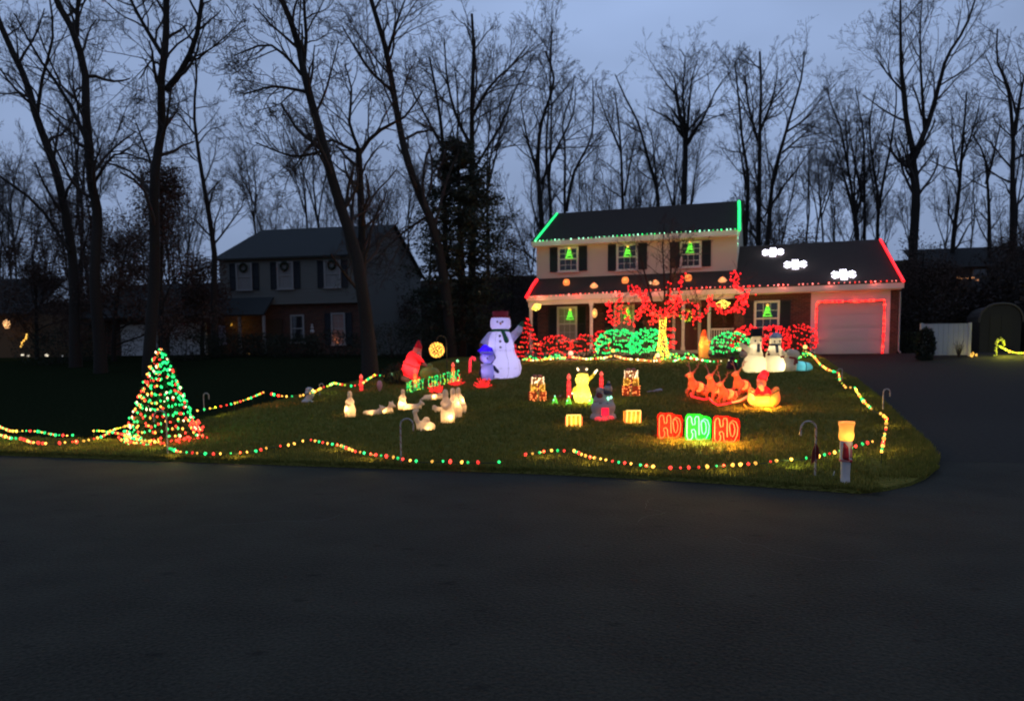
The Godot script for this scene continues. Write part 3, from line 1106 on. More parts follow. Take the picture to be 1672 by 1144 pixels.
func far_places() -> void:
	# white gate by the garage
	var g := thing("white_gate", "white panelled gate standing right of the garage", "gate", at(9.65, 1.9, 21.6), -0.1)
	var wm := mat("gate_white", 0.42, 0.41, 0.40, 0.6)
	for i in 9:
		var m := MB.new()
		var x := -0.78 + i * 0.176
		m.span(x, x + 0.166, 0.03, 1.13, -0.02, 0.02)
		part("plank", m, wm, g)
	for x in [-0.84, 0.84]:
		var m := MB.new()
		m.span(x - 0.045, x + 0.045, -0.1, 1.2, -0.045, 0.045)
		part("post", m, wm, g)
	var fr := MB.new()
	fr.span(-0.79, 0.79, 1.131, 1.17, -0.03, 0.03)
	fr.span(-0.79, 0.79, 0.2, 0.28, -0.05, -0.021)
	fr.span(-0.79, 0.79, 0.85, 0.93, -0.05, -0.021)
	part("rail", fr, wm, g)
	# barrel-roofed shed
	var s := thing("garden_shed", "dim round-roofed shed behind the white gate", "shed", at(12.3, 2.0, 25.4), -0.2)
	s.scale = Vector3.ONE * 0.88
	var sm := MB.new()
	var prof := PackedVector2Array([Vector2(-0.85, 0), Vector2(0.85, 0)])
	for i in 11:
		var a := PI * i / 10.0
		prof.append(Vector2(0.85 * signf(cos(a)) * pow(absf(cos(a)), 0.8), 1.45 + 0.75 * pow(sin(a), 0.9)))
	sm.plate(prof, 1.9, Transform3D(Basis(), Vector3(0, 0, -0.95)))
	part("wall", sm, mat("shed_grey", 0.022, 0.021, 0.019, 0.8), s)
	var dm := MB.new()
	dm.span(-0.45, -0.01, 0.05, 1.75, 0.001, 0.03)
	dm.span(0.01, 0.45, 0.05, 1.75, 0.001, 0.03)
	part("door", dm, mat("shed_door", 0.025, 0.024, 0.02, 0.8), s)
	var rm := MB.new()
	var arc := []
	for i in 13:
		var a := PI * i / 12.0
		arc.append(Vector3(0.92 * signf(cos(a)) * pow(absf(cos(a)), 0.8), 1.42 + 0.84 * pow(sin(a), 0.9), 0.03))
	rm.tube(arc, [0.05], 6)
	part("roof_trim", rm, mat("shed_trim", 0.06, 0.055, 0.05, 0.8), s)
	# distant house in the trees at right, orange lights along its porch
	var h := thing("distant_house", "distant dark house between the trunks at right with an orange-lit porch", "house", Vector3(30.022, 5.35, -53), -0.2)
	var hw := MB.new()
	hw.span(-3.0, 3.5, -2.5, 2.6, -6, 0)
	part("wall", hw, mat("far_wall", 0.028, 0.025, 0.024), h)
	roof_slope(h, "roof", Vector3(-3.4, 2.5, 0.5), Vector3(3.9, 2.5, 0.5), Vector3(3.9, 4.2, -3.2), Vector3(-3.4, 4.2, -3.2), 14, mat("far_roof", 0.012, 0.012, 0.012))
	for x in [-2.2, 0.0, 2.0]:
		window(h, x, x + 1.0, 0.9, 2.5, 0.01, mat("far_trim", 0.09, 0.09, 0.09), dark_glass, Vector2i(2, 2))
	var pl := thing("porch_string_light", "short row of orange lights on the distant house at right", "light", Vector3(29.185, 7.062, -52))
	var bm := MB.new()
	for i in 14:
		bm.gem(Vector3(-1.0 + i * 0.13, 0.03 * sin(i * 0.8) + (-0.1 if i > 11 else 0.0), 0), 0.045, 0.05)
	part("bulbs", bm, glow("far_amber", 0.85, 0.36, 0.14), pl).set_meta("kind", "stuff")
	lamp(pl, Vector3(0, -0.3, 0.3), Color(1, 0.5, 0.22), 0.25)
	var pl2 := thing("far_lamp", "tiny white and orange lamp left of the distant house's porch lights", "lamp", Vector3(27.394, 6.844, -52))
	var b2 := MB.new()
	b2.gem(Vector3.ZERO, 0.08, 0.1)
	b2.tube([Vector3(0.05, 0.02, 0), Vector3(0.55, 0.22, 0)], [0.025], 5)
	part("bulb", b2, glow("far_peach", 0.7, 0.42, 0.28), pl2)
	# amber-lit house at the far left
	var a := thing("amber_house", "house corner lit amber by a wall lamp at the far left", "house", drop(Vector3(-33.902, 2.809, -50)), -0.1)
	var am := MB.new()
	am.span(-6, 4.6, -0.5, 2.75, -6, 0)
	part("wall", am, mat("tan_wall", 0.13, 0.075, 0.035), a)
	roof_slope(a, "roof", Vector3(-6.4, 2.7, 0.6), Vector3(5.0, 2.7, 0.6), Vector3(5.0, 5.2, -3), Vector3(-6.4, 5.2, -3), 14, mat("far_roof", 0.012, 0.012, 0.012))
	window(a, 0.2, 1.4, 0.8, 2.2, 0.01, mat("far_trim", 0.09, 0.09, 0.09), dark_glass, Vector2i(2, 2))
	var wl := thing("wall_lamp", "bright amber lamp on the house wall at the far left", "lamp", Vector3(-30.271, 4.434, -48.6))
	var lm := MB.new()
	lm.ball(Vector3.ZERO, Vector3(0.20, 0.26, 0.20), 10, 8)
	part("bulb", lm, glow("amber_lamp", 1.7, 0.85, 0.32), wl)
	lamp(wl, Vector3.ZERO, Color(1, 0.5, 0.12), 3.2, 0.1)
	var ll := MB.new()
	ll.ball(Vector3(-0.62, 0.3, 0), Vector3(0.12, 0.16, 0.12), 8, 6)
	part("side_bulb", ll, glow("amber_lamp", 1.7, 0.85, 0.32), wl)
	# slanting string of gold bulbs and three path lights
	var sl := thing("string_light", "slanting string of gold bulbs below the amber lamp at far left", "string lights", Vector3(-27.131, 3.339, -45))
	var pts: Array = [Vector3(-26.908, 3.641, -45), Vector3(-26.986, 3.473, -45), Vector3(-27.096, 3.339, -45), Vector3(-27.207, 3.204, -45), Vector3(-27.283, 3.069, -45), Vector3(-27.394, 2.935, -45)]
	var sm2 := MB.new()
	for q in resample(pts, 0.13, 0.2):
		sm2.gem(q - sl.position + Vector3(rng.randf_range(-0.04, 0.04), 0, 0), 0.07, 0.08)
	part("bulbs", sm2, glow("gold_bulb", 1.5, 0.85, 0.16), sl).set_meta("kind", "stuff")
	lamp(sl, Vector3(0, 0, 0.3), Color(1, 0.6, 0.12), 0.35)
	var spot := [[36.0, 580.0, "leftmost of the small white path lights at far left"], [45.5, 582.0, "second of the small white path lights at far left"], [75.5, 581.0, "brightest small white path light, third from the left edge"], [101.0, 582.0, "faintest small white path light, fourth from the left edge"]]
	var where := [Vector3(-25.434, 2.433, -42), Vector3(-25.135, 2.368, -42), Vector3(-24.178, 2.392, -42), Vector3(-23.369, 2.354, -42)]
	for i in 4:
		var o := thing("path_light", spot[i][2], "lamp", where[i], 0.0, "white path lights")
		var m := MB.new()
		m.lathe([Vector2(0.02, -0.5), Vector2(0.02, -0.06), Vector2(0.07, -0.05), Vector2(0.06, 0.0)], 8)
		part("post", m, mat("black_metal", 0.02, 0.02, 0.02, 0.5), o)
		var b := MB.new()
		b.ball(Vector3(0, 0.02, 0), Vector3.ONE * [0.075, 0.065, 0.085, 0.05][i], 8, 6)
		part("bulb", b, glow("path_white" if i < 3 else "path_dim", 1.1 if i < 3 else 0.3, 0.95 if i < 3 else 0.3, 0.7 if i < 3 else 0.3), o)
	# far lamps seen through the evergreen
	for q in [[Vector3(-2.435, 7.295, -62), "small yellow lamp glimmering through the trees between the houses", 0.9], [Vector3(-3.556, 7.257, -62), "faint white lamp left of the yellow one among the trees", 0.3]]:
		var o := thing("distant_lamp", q[1], "lamp", q[0])
		var b := MB.new()
		b.ball(Vector3.ZERO, Vector3.ONE * 0.11, 8, 6)
		part("bulb", b, glow("far_yellow_%d" % int(q[2] * 10), q[2], q[2] * 0.75, q[2] * 0.4), o)
	# the neighbour's lime string and cane at the right edge
	var cane := thing("cane_light", "lime green light-wrapped cane at the right edge", "light sculpture", drop(Vector3(17.422, 1.946, -29)))
	var cm := MB.new()
	var cp := []
	for i in 7:
		cp.append(Vector3(0, i * 0.075, 0))
	for i in 7:
		var an := PI * i / 6.0
		cp.append(Vector3(0.14 - 0.14 * cos(an), 0.47 + 0.14 * sin(an), 0))
	cp.append(Vector3(0.28, 0.38, 0))
	cm.tube(cp, [0.016], 6)
	part("frame", cm, mat("cane_frame", 0.2, 0.2, 0.18), cane)
	var cb := MB.new()
	for q in resample(cp, 0.028):
		for k in 2:
			cb.gem(q + Vector3(rng.randfn(), rng.randfn(), rng.randfn()) * 0.028, 0.017, 0.02)
	part("bulbs", cb, glow("lime_bulb", 0.62, 0.66, 0.03), cane).set_meta("kind", "stuff")
	lamp(cane, Vector3(0.1, 0.3, 0.15), Color(0.8, 0.9, 0.05), 0.08)
	var ls := thing("string_light", "lime and gold string lights sagging off the right edge", "string lights", drop(Vector3(17.925, 2.008, -29)))
	var lp: Array = [Vector3(17.543, 2.207, -29), Vector3(17.7, 2.119, -29), Vector3(17.925, 2.008, -29), Vector3(18.192, 1.962, -29), Vector3(18.588, 1.959, -29), Vector3(19.024, 2.021, -29)]
	wire_and_bulbs(ls, lp, 0.085, ["lime", "lime", "gold"], 0.03, 0.35)
	var cl := thing("cluster_light", "small heap of gold lights at the white gate's right end", "string lights", drop(Vector3(16.61, 1.908, -29)))
	var clm := MB.new()
	for i in 12:
		clm.gem(Vector3(rng.randf_range(-0.13, 0.13), rng.randf_range(0.0, 0.16), rng.randf_range(-0.05, 0.05)), 0.028, 0.034)
	part("bulbs", clm, glow("bulb_gold", 1.35, 0.72, 0.12), cl).set_meta("kind", "stuff")
	lamp(cl, Vector3(0, 0.2, 0.15), Color(1, 0.7, 0.1), 0.05)

# ---------------------------------------------------------------- trees
func wander(p: Vector3, d: Vector3, length: float, n: int, wild: float, lift: float, r: RandomNumberGenerator) -> Array:
	var pts := [p]
	for i in n:
		d = (d + Vector3(r.randfn(), r.randfn(), r.randfn()) * wild + Vector3(0, lift, 0)).normalized()
		p += d * length / n
		pts.append(p)
	return pts

func taper(r0: float, r1: float, n: int) -> Array:
	var out := []
	for i in n:
		out.append(lerpf(r0, r1, float(i) / (n - 1)))
	return out

# side shoots along a stem, then shoots on those
func shoots(mb: MB, stem: Array, r0: float, r1: float, from: float, count: int, length: float, level: int, r: RandomNumberGenerator, lift := 0.10, angle := 0.85) -> void:
	for i in count:
		var f := lerpf(from, 0.99, (i + r.randf()) / count)
		var k := f * (stem.size() - 1)
		var j := mini(int(k), stem.size() - 2)
		var p: Vector3 = stem[j].lerp(stem[j + 1], k - j)
		var d: Vector3 = (stem[j + 1] - stem[j]).normalized()
		var side := d.cross(Vector3(r.randfn(), r.randfn(), r.randfn())).normalized()
		var a := angle * r.randf_range(0.7, 1.25)
		var dir := d * cos(a) + side * sin(a)
		var ln := length * r.randf_range(0.55, 1.15) * lerpf(1.1, 0.55, (f - from) / (1.001 - from))
		var rr := clampf(lerpf(r0, r1, f) * r.randf_range(0.35, 0.6), 0.006, 1.0)
		if level == 0: rr = minf(rr, 0.10)
		if level >= 2: rr = minf(rr, 0.011)
		var n: int = [5, 4, 3, 2][level]
		var pts := wander(p, dir, ln, n, [0.17, 0.2, 0.22, 0.2][level], lift, r)
		mb.tube(pts, taper(rr, maxf(rr * 0.35, 0.006), n + 1), [5, 4, 3, 3][level], false)
		if level < 3:
			var c: int = [8, 7, 5][level]
			c = maxi(1, int(c * clampf(ln / (length + 0.01), 0.6, 1.1)))
			shoots(mb, pts, rr, rr * 0.3, 0.22, c, ln * [0.5, 0.5, 0.5][level], level + 1, r, lift, angle)

# a bare tree in its own axes: forked leaders, fan-shaped crown
func grow(height: float, girth: float, fork: float, leaders: int, spread: float, r: RandomNumberGenerator) -> Array:
	var tm := MB.new()
	var bm := MB.new()
	var stem := wander(Vector3(0, -0.4, 0), Vector3(r.randf_range(-0.06, 0.06), 1, r.randf_range(-0.06, 0.06)).normalized(), height * fork + 0.4, 9, 0.03, 0.03, r)
	tm.tube(stem, taper(girth * 1.15, girth * 0.75, 10), 8, false)
	shoots(bm, stem, girth, girth * 0.7, 0.5, 4, height * 0.10, 1, r)
	for i in leaders:
		var a := TAU * (i + r.randf() * 0.6) / leaders
		var out := spread * r.randf_range(0.6, 1.3)
		var d := Vector3(cos(a) * out, 1, sin(a) * out).normalized()
		var ln := height * (1.0 - fork) * r.randf_range(0.8, 1.1)
		var limb := wander(stem[-1] + Vector3(0, -0.15, 0), d, ln, 9, 0.055, 0.05, r)
		var rg := girth * lerpf(0.72, 0.5, float(i) / leaders)
		tm.tube(limb, taper(rg, 0.015, 10), 6, false)
		shoots(bm, limb, rg, 0.02, 0.18, 13, height * 0.19, 0, r, 0.09, 0.62)
	return [tm, bm]

var bark: StandardMaterial3D
var twig: StandardMaterial3D

# a tree whose stems follow given lines in the world
func drawn_tree(called: String, label: String, stems: Array, girths: Array, seed_: int, length := 3.2, count := 15, from := 0.35, group := "", lift := 0.07) -> void:
	var r := RandomNumberGenerator.new()
	r.seed = seed_
	var first: Vector3 = stems[0][0]
	var base := drop(first)
	var o := thing(called, label, "tree", base, 0.0, group)
	var tm := MB.new()
	var bm := MB.new()
	for i in stems.size():
		var src: Array = []
		for p in stems[i]:
			src.append(p - base + Vector3(0, 0, 0))
		if i == 0:
			src.push_front(Vector3(src[0].x, -0.5, src[0].z))
		# smooth the line and let it sway in depth
		var cv := Curve3D.new()
		for k in src.size():
			var tan_: Vector3 = (src[mini(k + 1, src.size() - 1)] - src[maxi(k - 1, 0)]) * 0.16
			cv.add_point(src[k] + (Vector3(0, 0, r.randf_range(-0.35, 0.35)) if k > 1 else Vector3.ZERO), -tan_, tan_)
		var pts := []
		var len_ := cv.get_baked_length()
		var n := maxi(6, int(len_ / 0.9))
		for k in n + 1:
			pts.append(cv.sample_baked(len_ * k / n))
		var g0: float = girths[i][0] * 0.74
		var g1: float = girths[i][1] * 0.68
		var rad := taper(g0, g1, n + 1)
		if i == 0:
			rad[0] *= 1.35
			rad[1] *= 1.12
		tm.tube(pts, rad, 9, true)
		shoots(bm, pts, g0, g1, from if i == 0 else 0.12, count if i == 0 else int(count * 0.8), length, 0, r, lift, 0.8)
	part("trunk", tm, bark, o)
	part("crown", bm, twig, o)
	tris += bm.ix.size() / 3

var tris := 0

func woods() -> void:
	bark = grain("bark", noise_tex(41, 0.05, [[0.25, 0.014, 0.012, 0.010], [0.55, 0.028, 0.023, 0.019], [0.8, 0.042, 0.034, 0.028]], 512, 5), 0.8, 0.95, false)
	bark.uv1_scale = Vector3(2.2, 0.5, 2.2)
	twig = mat("twigs", 0.042, 0.034, 0.030, 0.95)
	# trees one can tell apart, by their trunks
	var near := "large bare tree with "
	drawn_tree("bare_tree", near + "a long trunk leaning to the left at the far left edge", [[Vector3(-19.987, 2.455, -37), Vector3(-20.044, 6.46, -37), Vector3(-20.236, 9.908, -37), Vector3(-21.14, 12.774, -37), Vector3(-21.712, 14.601, -37), Vector3(-22.502, 16.753, -37), Vector3(-23.406, 19.474, -37)], [Vector3(-20.013, 7.006, -37), Vector3(-21.176, 8.917, -37), Vector3(-22.379, 10.005, -37), Vector3(-23.963, 11.036, -37)], [Vector3(-21.14, 12.774, -37), Vector3(-20.722, 14.778, -37), Vector3(-20.033, 16.343, -37), Vector3(-20.208, 18.936, -37)]], [[0.34, 0.15], [0.12, 0.05], [0.12, 0.04]], 101, 3.4, 14)
	drawn_tree("bare_tree", near + "a dark trunk forking near the top left", [[Vector3(-16.808, 2.23, -33), Vector3(-16.727, 5.192, -33), Vector3(-16.709, 7.868, -33), Vector3(-16.711, 9.215, -33), Vector3(-16.709, 11.55, -33), Vector3(-16.968, 13.506, -33), Vector3(-17.134, 14.884, -33), Vector3(-17.788, 16.139, -33), Vector3(-18.237, 17.522, -33)], [Vector3(-17.067, 14.79, -33), Vector3(-16.945, 16.133, -33), Vector3(-16.557, 17.51, -33)], [Vector3(-16.704, 10.267, -33), Vector3(-17.612, 12.407, -33), Vector3(-18.689, 13.94, -33), Vector3(-19.55, 15.69, -33)], [Vector3(-16.719, 9.071, -33), Vector3(-15.725, 10.259, -33), Vector3(-14.515, 9.964, -33)]], [[0.33, 0.16], [0.13, 0.07], [0.13, 0.04], [0.09, 0.03]], 102, 3.2, 14)
	drawn_tree("bare_tree", near + "a straight trunk and wide fork left of the grey house", [[Vector3(-13.916, 2.06, -31), Vector3(-13.675, 5.189, -31), Vector3(-13.347, 8.735, -31), Vector3(-13.066, 10.837, -31), Vector3(-12.897, 12.011, -31), Vector3(-12.707, 13.703, -31), Vector3(-12.524, 15.227, -31), Vector3(-12.389, 16.737, -31)], [Vector3(-12.83, 11.989, -31), Vector3(-12.205, 12.69, -31), Vector3(-11.673, 13.411, -31), Vector3(-11.429, 14.349, -31), Vector3(-11.235, 15.217, -31), Vector3(-10.942, 16.296, -31)], [Vector3(-12.865, 13.222, -31), Vector3(-13.413, 14.146, -31), Vector3(-14.04, 15.238, -31), Vector3(-14.438, 16.322, -31)], [Vector3(-12.927, 12.871, -31), Vector3(-13.326, 13.094, -31), Vector3(-13.623, 12.613, -31), Vector3(-13.814, 12.438, -31)]], [[0.33, 0.14], [0.17, 0.08], [0.12, 0.05], [0.06, 0.03]], 103, 3.0, 13)
	drawn_tree("bare_tree", "slender crooked bare tree beside the grey house's roof", [[Vector3(-14.656, 2.017, -40), Vector3(-14.513, 5.613, -40), Vector3(-14.449, 7.212, -40), Vector3(-14.751, 10.09, -40), Vector3(-15.346, 13.623, -40), Vector3(-15.098, 15.99, -40), Vector3(-15.21, 17.49, -40)], [Vector3(-14.55, 7.685, -40), Vector3(-13.859, 8.503, -40), Vector3(-13.065, 9.727, -40), Vector3(-13.003, 10.6, -40)], [Vector3(-15.227, 12.932, -40), Vector3(-15.87, 13.799, -40), Vector3(-16.282, 14.517, -40)]], [[0.25, 0.05], [0.07, 0.02], [0.07, 0.02]], 104, 2.6, 16)
	drawn_tree("bare_tree", near + "a heavy trunk leaning left in front of the grey house", [[Vector3(-4.914, 1.254, -28.2), Vector3(-5.046, 2.914, -28.2), Vector3(-5.181, 4.39, -28.2), Vector3(-5.42, 5.852, -28.2), Vector3(-5.658, 6.456, -28.2), Vector3(-5.946, 7.51, -28.2), Vector3(-6.172, 8.454, -28.2), Vector3(-6.416, 9.455, -28.2), Vector3(-6.736, 10.651, -28.2), Vector3(-6.972, 11.777, -28.2), Vector3(-7.157, 12.517, -28.2), Vector3(-7.398, 13.373, -28.2), Vector3(-7.723, 14.165, -28.2), Vector3(-7.998, 15.149, -28.2)], [Vector3(-6.999, 11.577, -28.2), Vector3(-6.839, 12.773, -28.2), Vector3(-6.844, 13.962, -28.2), Vector3(-6.665, 15.139, -28.2)], [Vector3(-6.851, 10.974, -28.2), Vector3(-7.988, 11.163, -28.2), Vector3(-9.137, 10.991, -28.2)], [Vector3(-7.042, 11.537, -28.2), Vector3(-7.481, 12.081, -28.2), Vector3(-8.091, 12.424, -28.2), Vector3(-9.239, 12.154, -28.2)], [Vector3(-6.323, 9.047, -28.2), Vector3(-7.375, 8.852, -28.2), Vector3(-8.616, 9.268, -28.2)]], [[0.36, 0.11], [0.10, 0.05], [0.08, 0.03], [0.08, 0.03], [0.07, 0.03]], 105, 2.6, 16)
	drawn_tree("bare_tree", near + "an upright trunk rising just right of the leaning one", [[Vector3(-5.54, 1.362, -31), Vector3(-5.583, 3.51, -31), Vector3(-5.626, 5.586, -31), Vector3(-5.634, 7.183, -31), Vector3(-5.642, 8.766, -31), Vector3(-5.618, 9.776, -31)], [Vector3(-5.62, 9.665, -31), Vector3(-5.217, 10.22, -31), Vector3(-4.681, 10.551, -31), Vector3(-3.936, 11.101, -31), Vector3(-3.235, 11.872, -31)], [Vector3(-5.62, 9.665, -31), Vector3(-6.144, 9.892, -31), Vector3(-6.712, 10.12, -31), Vector3(-7.641, 9.792, -31)], [Vector3(-5.619, 9.709, -31), Vector3(-6.006, 10.784, -31), Vector3(-5.863, 11.892, -31), Vector3(-6.177, 12.996, -31)]], [[0.27, 0.17], [0.11, 0.04], [0.10, 0.03], [0.10, 0.03]], 106, 2.8, 14)
	drawn_tree("bare_tree", near + "a trunk sweeping up to the left behind the lit sphere", [[Vector3(-2.797, 1.909, -38), Vector3(-3.039, 5.046, -38), Vector3(-3.429, 7.496, -38), Vector3(-3.778, 8.698, -38), Vector3(-4.134, 9.451, -38), Vector3(-4.645, 10.919, -38), Vector3(-5.063, 12.567, -38), Vector3(-5.361, 14.473, -38), Vector3(-5.606, 16.119, -38), Vector3(-5.994, 17.434, -38), Vector3(-6.38, 18.767, -38)], [Vector3(-5.311, 14.201, -38), Vector3(-6.462, 15.291, -38), Vector3(-7.534, 17.045, -38)], [Vector3(-5.556, 15.823, -38), Vector3(-5.021, 17.427, -38), Vector3(-4.496, 18.753, -38)], [Vector3(-3.722, 8.698, -38), Vector3(-4.698, 8.093, -38), Vector3(-5.506, 7.54, -38), Vector3(-6.384, 6.482, -38)]], [[0.36, 0.14], [0.11, 0.04], [0.11, 0.04], [0.10, 0.03]], 107, 3.6, 15)
	drawn_tree("bare_tree", "tall bare tree with a thick twiggy top rising out of the evergreen", [[Vector3(-2.171, 1.95, -44), Vector3(-2.062, 8.186, -44), Vector3(-2.036, 13.001, -44), Vector3(-1.969, 15.845, -44), Vector3(-1.874, 18.346, -44), Vector3(-1.948, 20.205, -44)], [Vector3(-2.032, 13.319, -44), Vector3(-2.826, 14.907, -44), Vector3(-3.285, 16.796, -44), Vector3(-3.414, 18.979, -44)], [Vector3(-1.98, 14.901, -44), Vector3(-1.021, 16.466, -44), Vector3(-0.04, 17.397, -44), Vector3(1.003, 18.635, -44)], [Vector3(-2.015, 12.045, -44), Vector3(-0.389, 14.573, -44), Vector3(0.274, 16.142, -44), Vector3(1.421, 18.321, -44)]], [[0.36, 0.10], [0.14, 0.04], [0.13, 0.04], [0.11, 0.03]], 108, 4.2, 17, 0.3)
	drawn_tree("bare_tree", "tall bare tree with two close stems left of the evergreen", [[Vector3(-3.735, 1.977, -46), Vector3(-3.672, 8.497, -46), Vector3(-3.69, 11.864, -46), Vector3(-3.751, 14.527, -46), Vector3(-4.055, 16.836, -46), Vector3(-4.429, 18.8, -46)], [Vector3(-3.665, 11.194, -46), Vector3(-2.977, 13.858, -46), Vector3(-2.843, 16.17, -46), Vector3(-3.019, 18.137, -46)], [Vector3(-3.762, 13.864, -46), Vector3(-4.818, 15.856, -46), Vector3(-5.541, 17.175, -46)]], [[0.30, 0.08], [0.12, 0.04], [0.12, 0.04]], 109, 4.2, 15, 0.3)
	drawn_tree("bare_tree", "bare tree with a tall double stem left of the lit house's roof", [[Vector3(2.288, 1.975, -52), Vector3(2.119, 8.581, -52), Vector3(1.902, 12.019, -52), Vector3(1.758, 14.29, -52), Vector3(2.002, 16.913, -52), Vector3(2.818, 19.508, -52), Vector3(2.251, 21.356, -52)], [Vector3(1.984, 13.155, -52), Vector3(2.804, 15.034, -52), Vector3(3.964, 17.271, -52), Vector3(4.158, 19.128, -52)], [Vector3(1.831, 13.535, -52), Vector3(1.149, 15.797, -52), Vector3(0.702, 18.041, -52)]], [[0.36, 0.08], [0.14, 0.04], [0.13, 0.04]], 110, 3.8, 15, 0.3)
	drawn_tree("bare_tree", "thin bare tree with a curved stem just above the left roof corner", [[Vector3(3.824, 1.994, -56), Vector3(3.795, 9.106, -56), Vector3(3.718, 12.399, -56), Vector3(3.727, 16.466, -56), Vector3(3.564, 18.08, -56), Vector3(4.147, 19.68, -56), Vector3(4.396, 21.274, -56)], [Vector3(3.843, 12.193, -56), Vector3(4.306, 14.638, -56), Vector3(5.512, 17.058, -56), Vector3(5.634, 19.668, -56), Vector3(5.592, 20.866, -56)]], [[0.24, 0.05], [0.16, 0.04]], 111, 3.0, 14, 0.35)
	drawn_tree("bare_tree", "bare tree leaning left behind the middle of the lit roof", [[Vector3(10.695, 1.955, -58), Vector3(10.54, 10.179, -58), Vector3(10.382, 13.581, -58), Vector3(9.802, 16.114, -58), Vector3(8.926, 18.629, -58), Vector3(8.061, 20.297, -58), Vector3(7.413, 21.955, -58)], [Vector3(10.379, 14.004, -58), Vector3(10.144, 16.53, -58), Vector3(9.958, 18.413, -58)]], [[0.34, 0.06], [0.12, 0.03]], 112, 3.2, 14, 0.45)
	drawn_tree("bare_tree", "bare tree with straight upright forks behind the roof's left half", [[Vector3(7.915, 1.969, -57), Vector3(7.88, 10.05, -57), Vector3(7.82, 14.223, -57), Vector3(7.637, 17.524, -57), Vector3(7.29, 20.386, -57)], [Vector3(7.727, 16.29, -57), Vector3(6.663, 18.76, -57), Vector3(6.029, 20.396, -57)], [Vector3(7.951, 13.392, -57), Vector3(8.446, 16.285, -57), Vector3(8.651, 17.516, -57)]], [[0.30, 0.06], [0.12, 0.03], [0.12, 0.03]], 113, 3.0, 14, 0.45)
	drawn_tree("bare_tree", "bare tree with a broad fan-shaped crown standing alone above the roof", [[Vector3(12.612, 1.955, -60), Vector3(12.667, 9.575, -60), Vector3(12.714, 13.541, -60), Vector3(12.809, 17.028, -60), Vector3(12.744, 18.974, -60)], [Vector3(12.753, 18.11, -60), Vector3(12.24, 20.483, -60), Vector3(12.001, 22.197, -60), Vector3(11.418, 23.139, -60)], [Vector3(12.844, 17.893, -60), Vector3(13.037, 20.477, -60), Vector3(13.194, 22.188, -60), Vector3(13.618, 23.676, -60)], [Vector3(12.847, 17.677, -60), Vector3(14.112, 19.609, -60), Vector3(14.971, 21.533, -60), Vector3(16.057, 22.806, -60)], [Vector3(12.744, 18.974, -60), Vector3(12.541, 21.338, -60), Vector3(12.65, 23.47, -60), Vector3(12.376, 24.407, -60)]], [[0.46, 0.26], [0.17, 0.04], [0.16, 0.04], [0.15, 0.03], [0.14, 0.04]], 114, 4.4, 12, 0.9)
	drawn_tree("bare_tree", "tall straight bare tree right behind the green corner lights", [[Vector3(15.153, 1.875, -52), Vector3(14.998, 8.481, -52), Vector3(14.995, 13.056, -52), Vector3(14.711, 16.068, -52), Vector3(14.32, 18.68, -52), Vector3(14.098, 20.531, -52)], [Vector3(14.963, 12.677, -52), Vector3(14.576, 14.944, -52), Vector3(14.236, 16.82, -52)]], [[0.28, 0.06], [0.10, 0.03]], 115, 3.2, 14, 0.4)
	drawn_tree("bare_tree", "tall bare tree with a thick dense top second right of the green corner lights", [[Vector3(16.433, 1.88, -54), Vector3(16.304, 8.74, -54), Vector3(16.296, 13.491, -54), Vector3(16.3, 17.51, -54), Vector3(16.377, 19.71, -54), Vector3(16.218, 21.82, -54)], [Vector3(16.277, 16.617, -54), Vector3(17.149, 18.934, -54), Vector3(17.428, 20.855, -54)], [Vector3(16.244, 16.228, -54), Vector3(15.562, 18.56, -54), Vector3(15.243, 20.871, -54)]], [[0.34, 0.09], [0.14, 0.04], [0.14, 0.04]], 116, 3.8, 15, 0.4)
	drawn_tree("bare_tree", "bare tree bending right with a wide crown above the snowflake roof", [[Vector3(16.692, 1.87, -53), Vector3(16.639, 8.603, -53), Vector3(16.751, 10.942, -53), Vector3(16.941, 13.263, -53), Vector3(17.305, 14.722, -53), Vector3(17.953, 17.466, -53), Vector3(18.567, 19.696, -53), Vector3(18.721, 21.425, -53)], [Vector3(17.305, 14.722, -53), Vector3(16.949, 12.877, -53), Vector3(16.58, 15.57, -53), Vector3(16.15, 17.48, -53)], [Vector3(17.778, 16.516, -53), Vector3(19.129, 17.457, -53), Vector3(19.883, 18.59, -53)], [Vector3(17.492, 15.18, -53), Vector3(18.38, 15.939, -53), Vector3(19.726, 17.073, -53)]], [[0.34, 0.06], [0.08, 0.03], [0.10, 0.03], [0.10, 0.03]], 117, 3.8, 14, 0.4)
	drawn_tree("bare_tree", "slender bare tree leaning left behind the garage ridge", [[Vector3(24.184, 1.834, -56), Vector3(23.971, 8.95, -56), Vector3(23.646, 11.425, -56), Vector3(23.008, 14.698, -56), Vector3(22.429, 17.534, -56), Vector3(21.846, 19.145, -56), Vector3(21.484, 20.347, -56)], [Vector3(22.996, 15.104, -56), Vector3(22.855, 17.128, -56), Vector3(22.591, 19.139, -56)]], [[0.26, 0.05], [0.10, 0.03]], 118, 2.6, 12, 0.5)
	drawn_tree("bare_tree", "slender upright bare tree behind the garage ridge", [[Vector3(24.962, 1.836, -57), Vector3(24.699, 9.079, -57), Vector3(24.529, 13.265, -57), Vector3(24.332, 16.986, -57), Vector3(24.221, 19.239, -57), Vector3(23.884, 20.666, -57)], [Vector3(24.541, 12.849, -57), Vector3(23.818, 15.755, -57), Vector3(23.282, 18.224, -57)]], [[0.26, 0.05], [0.12, 0.03]], 119, 2.6, 12, 0.5)
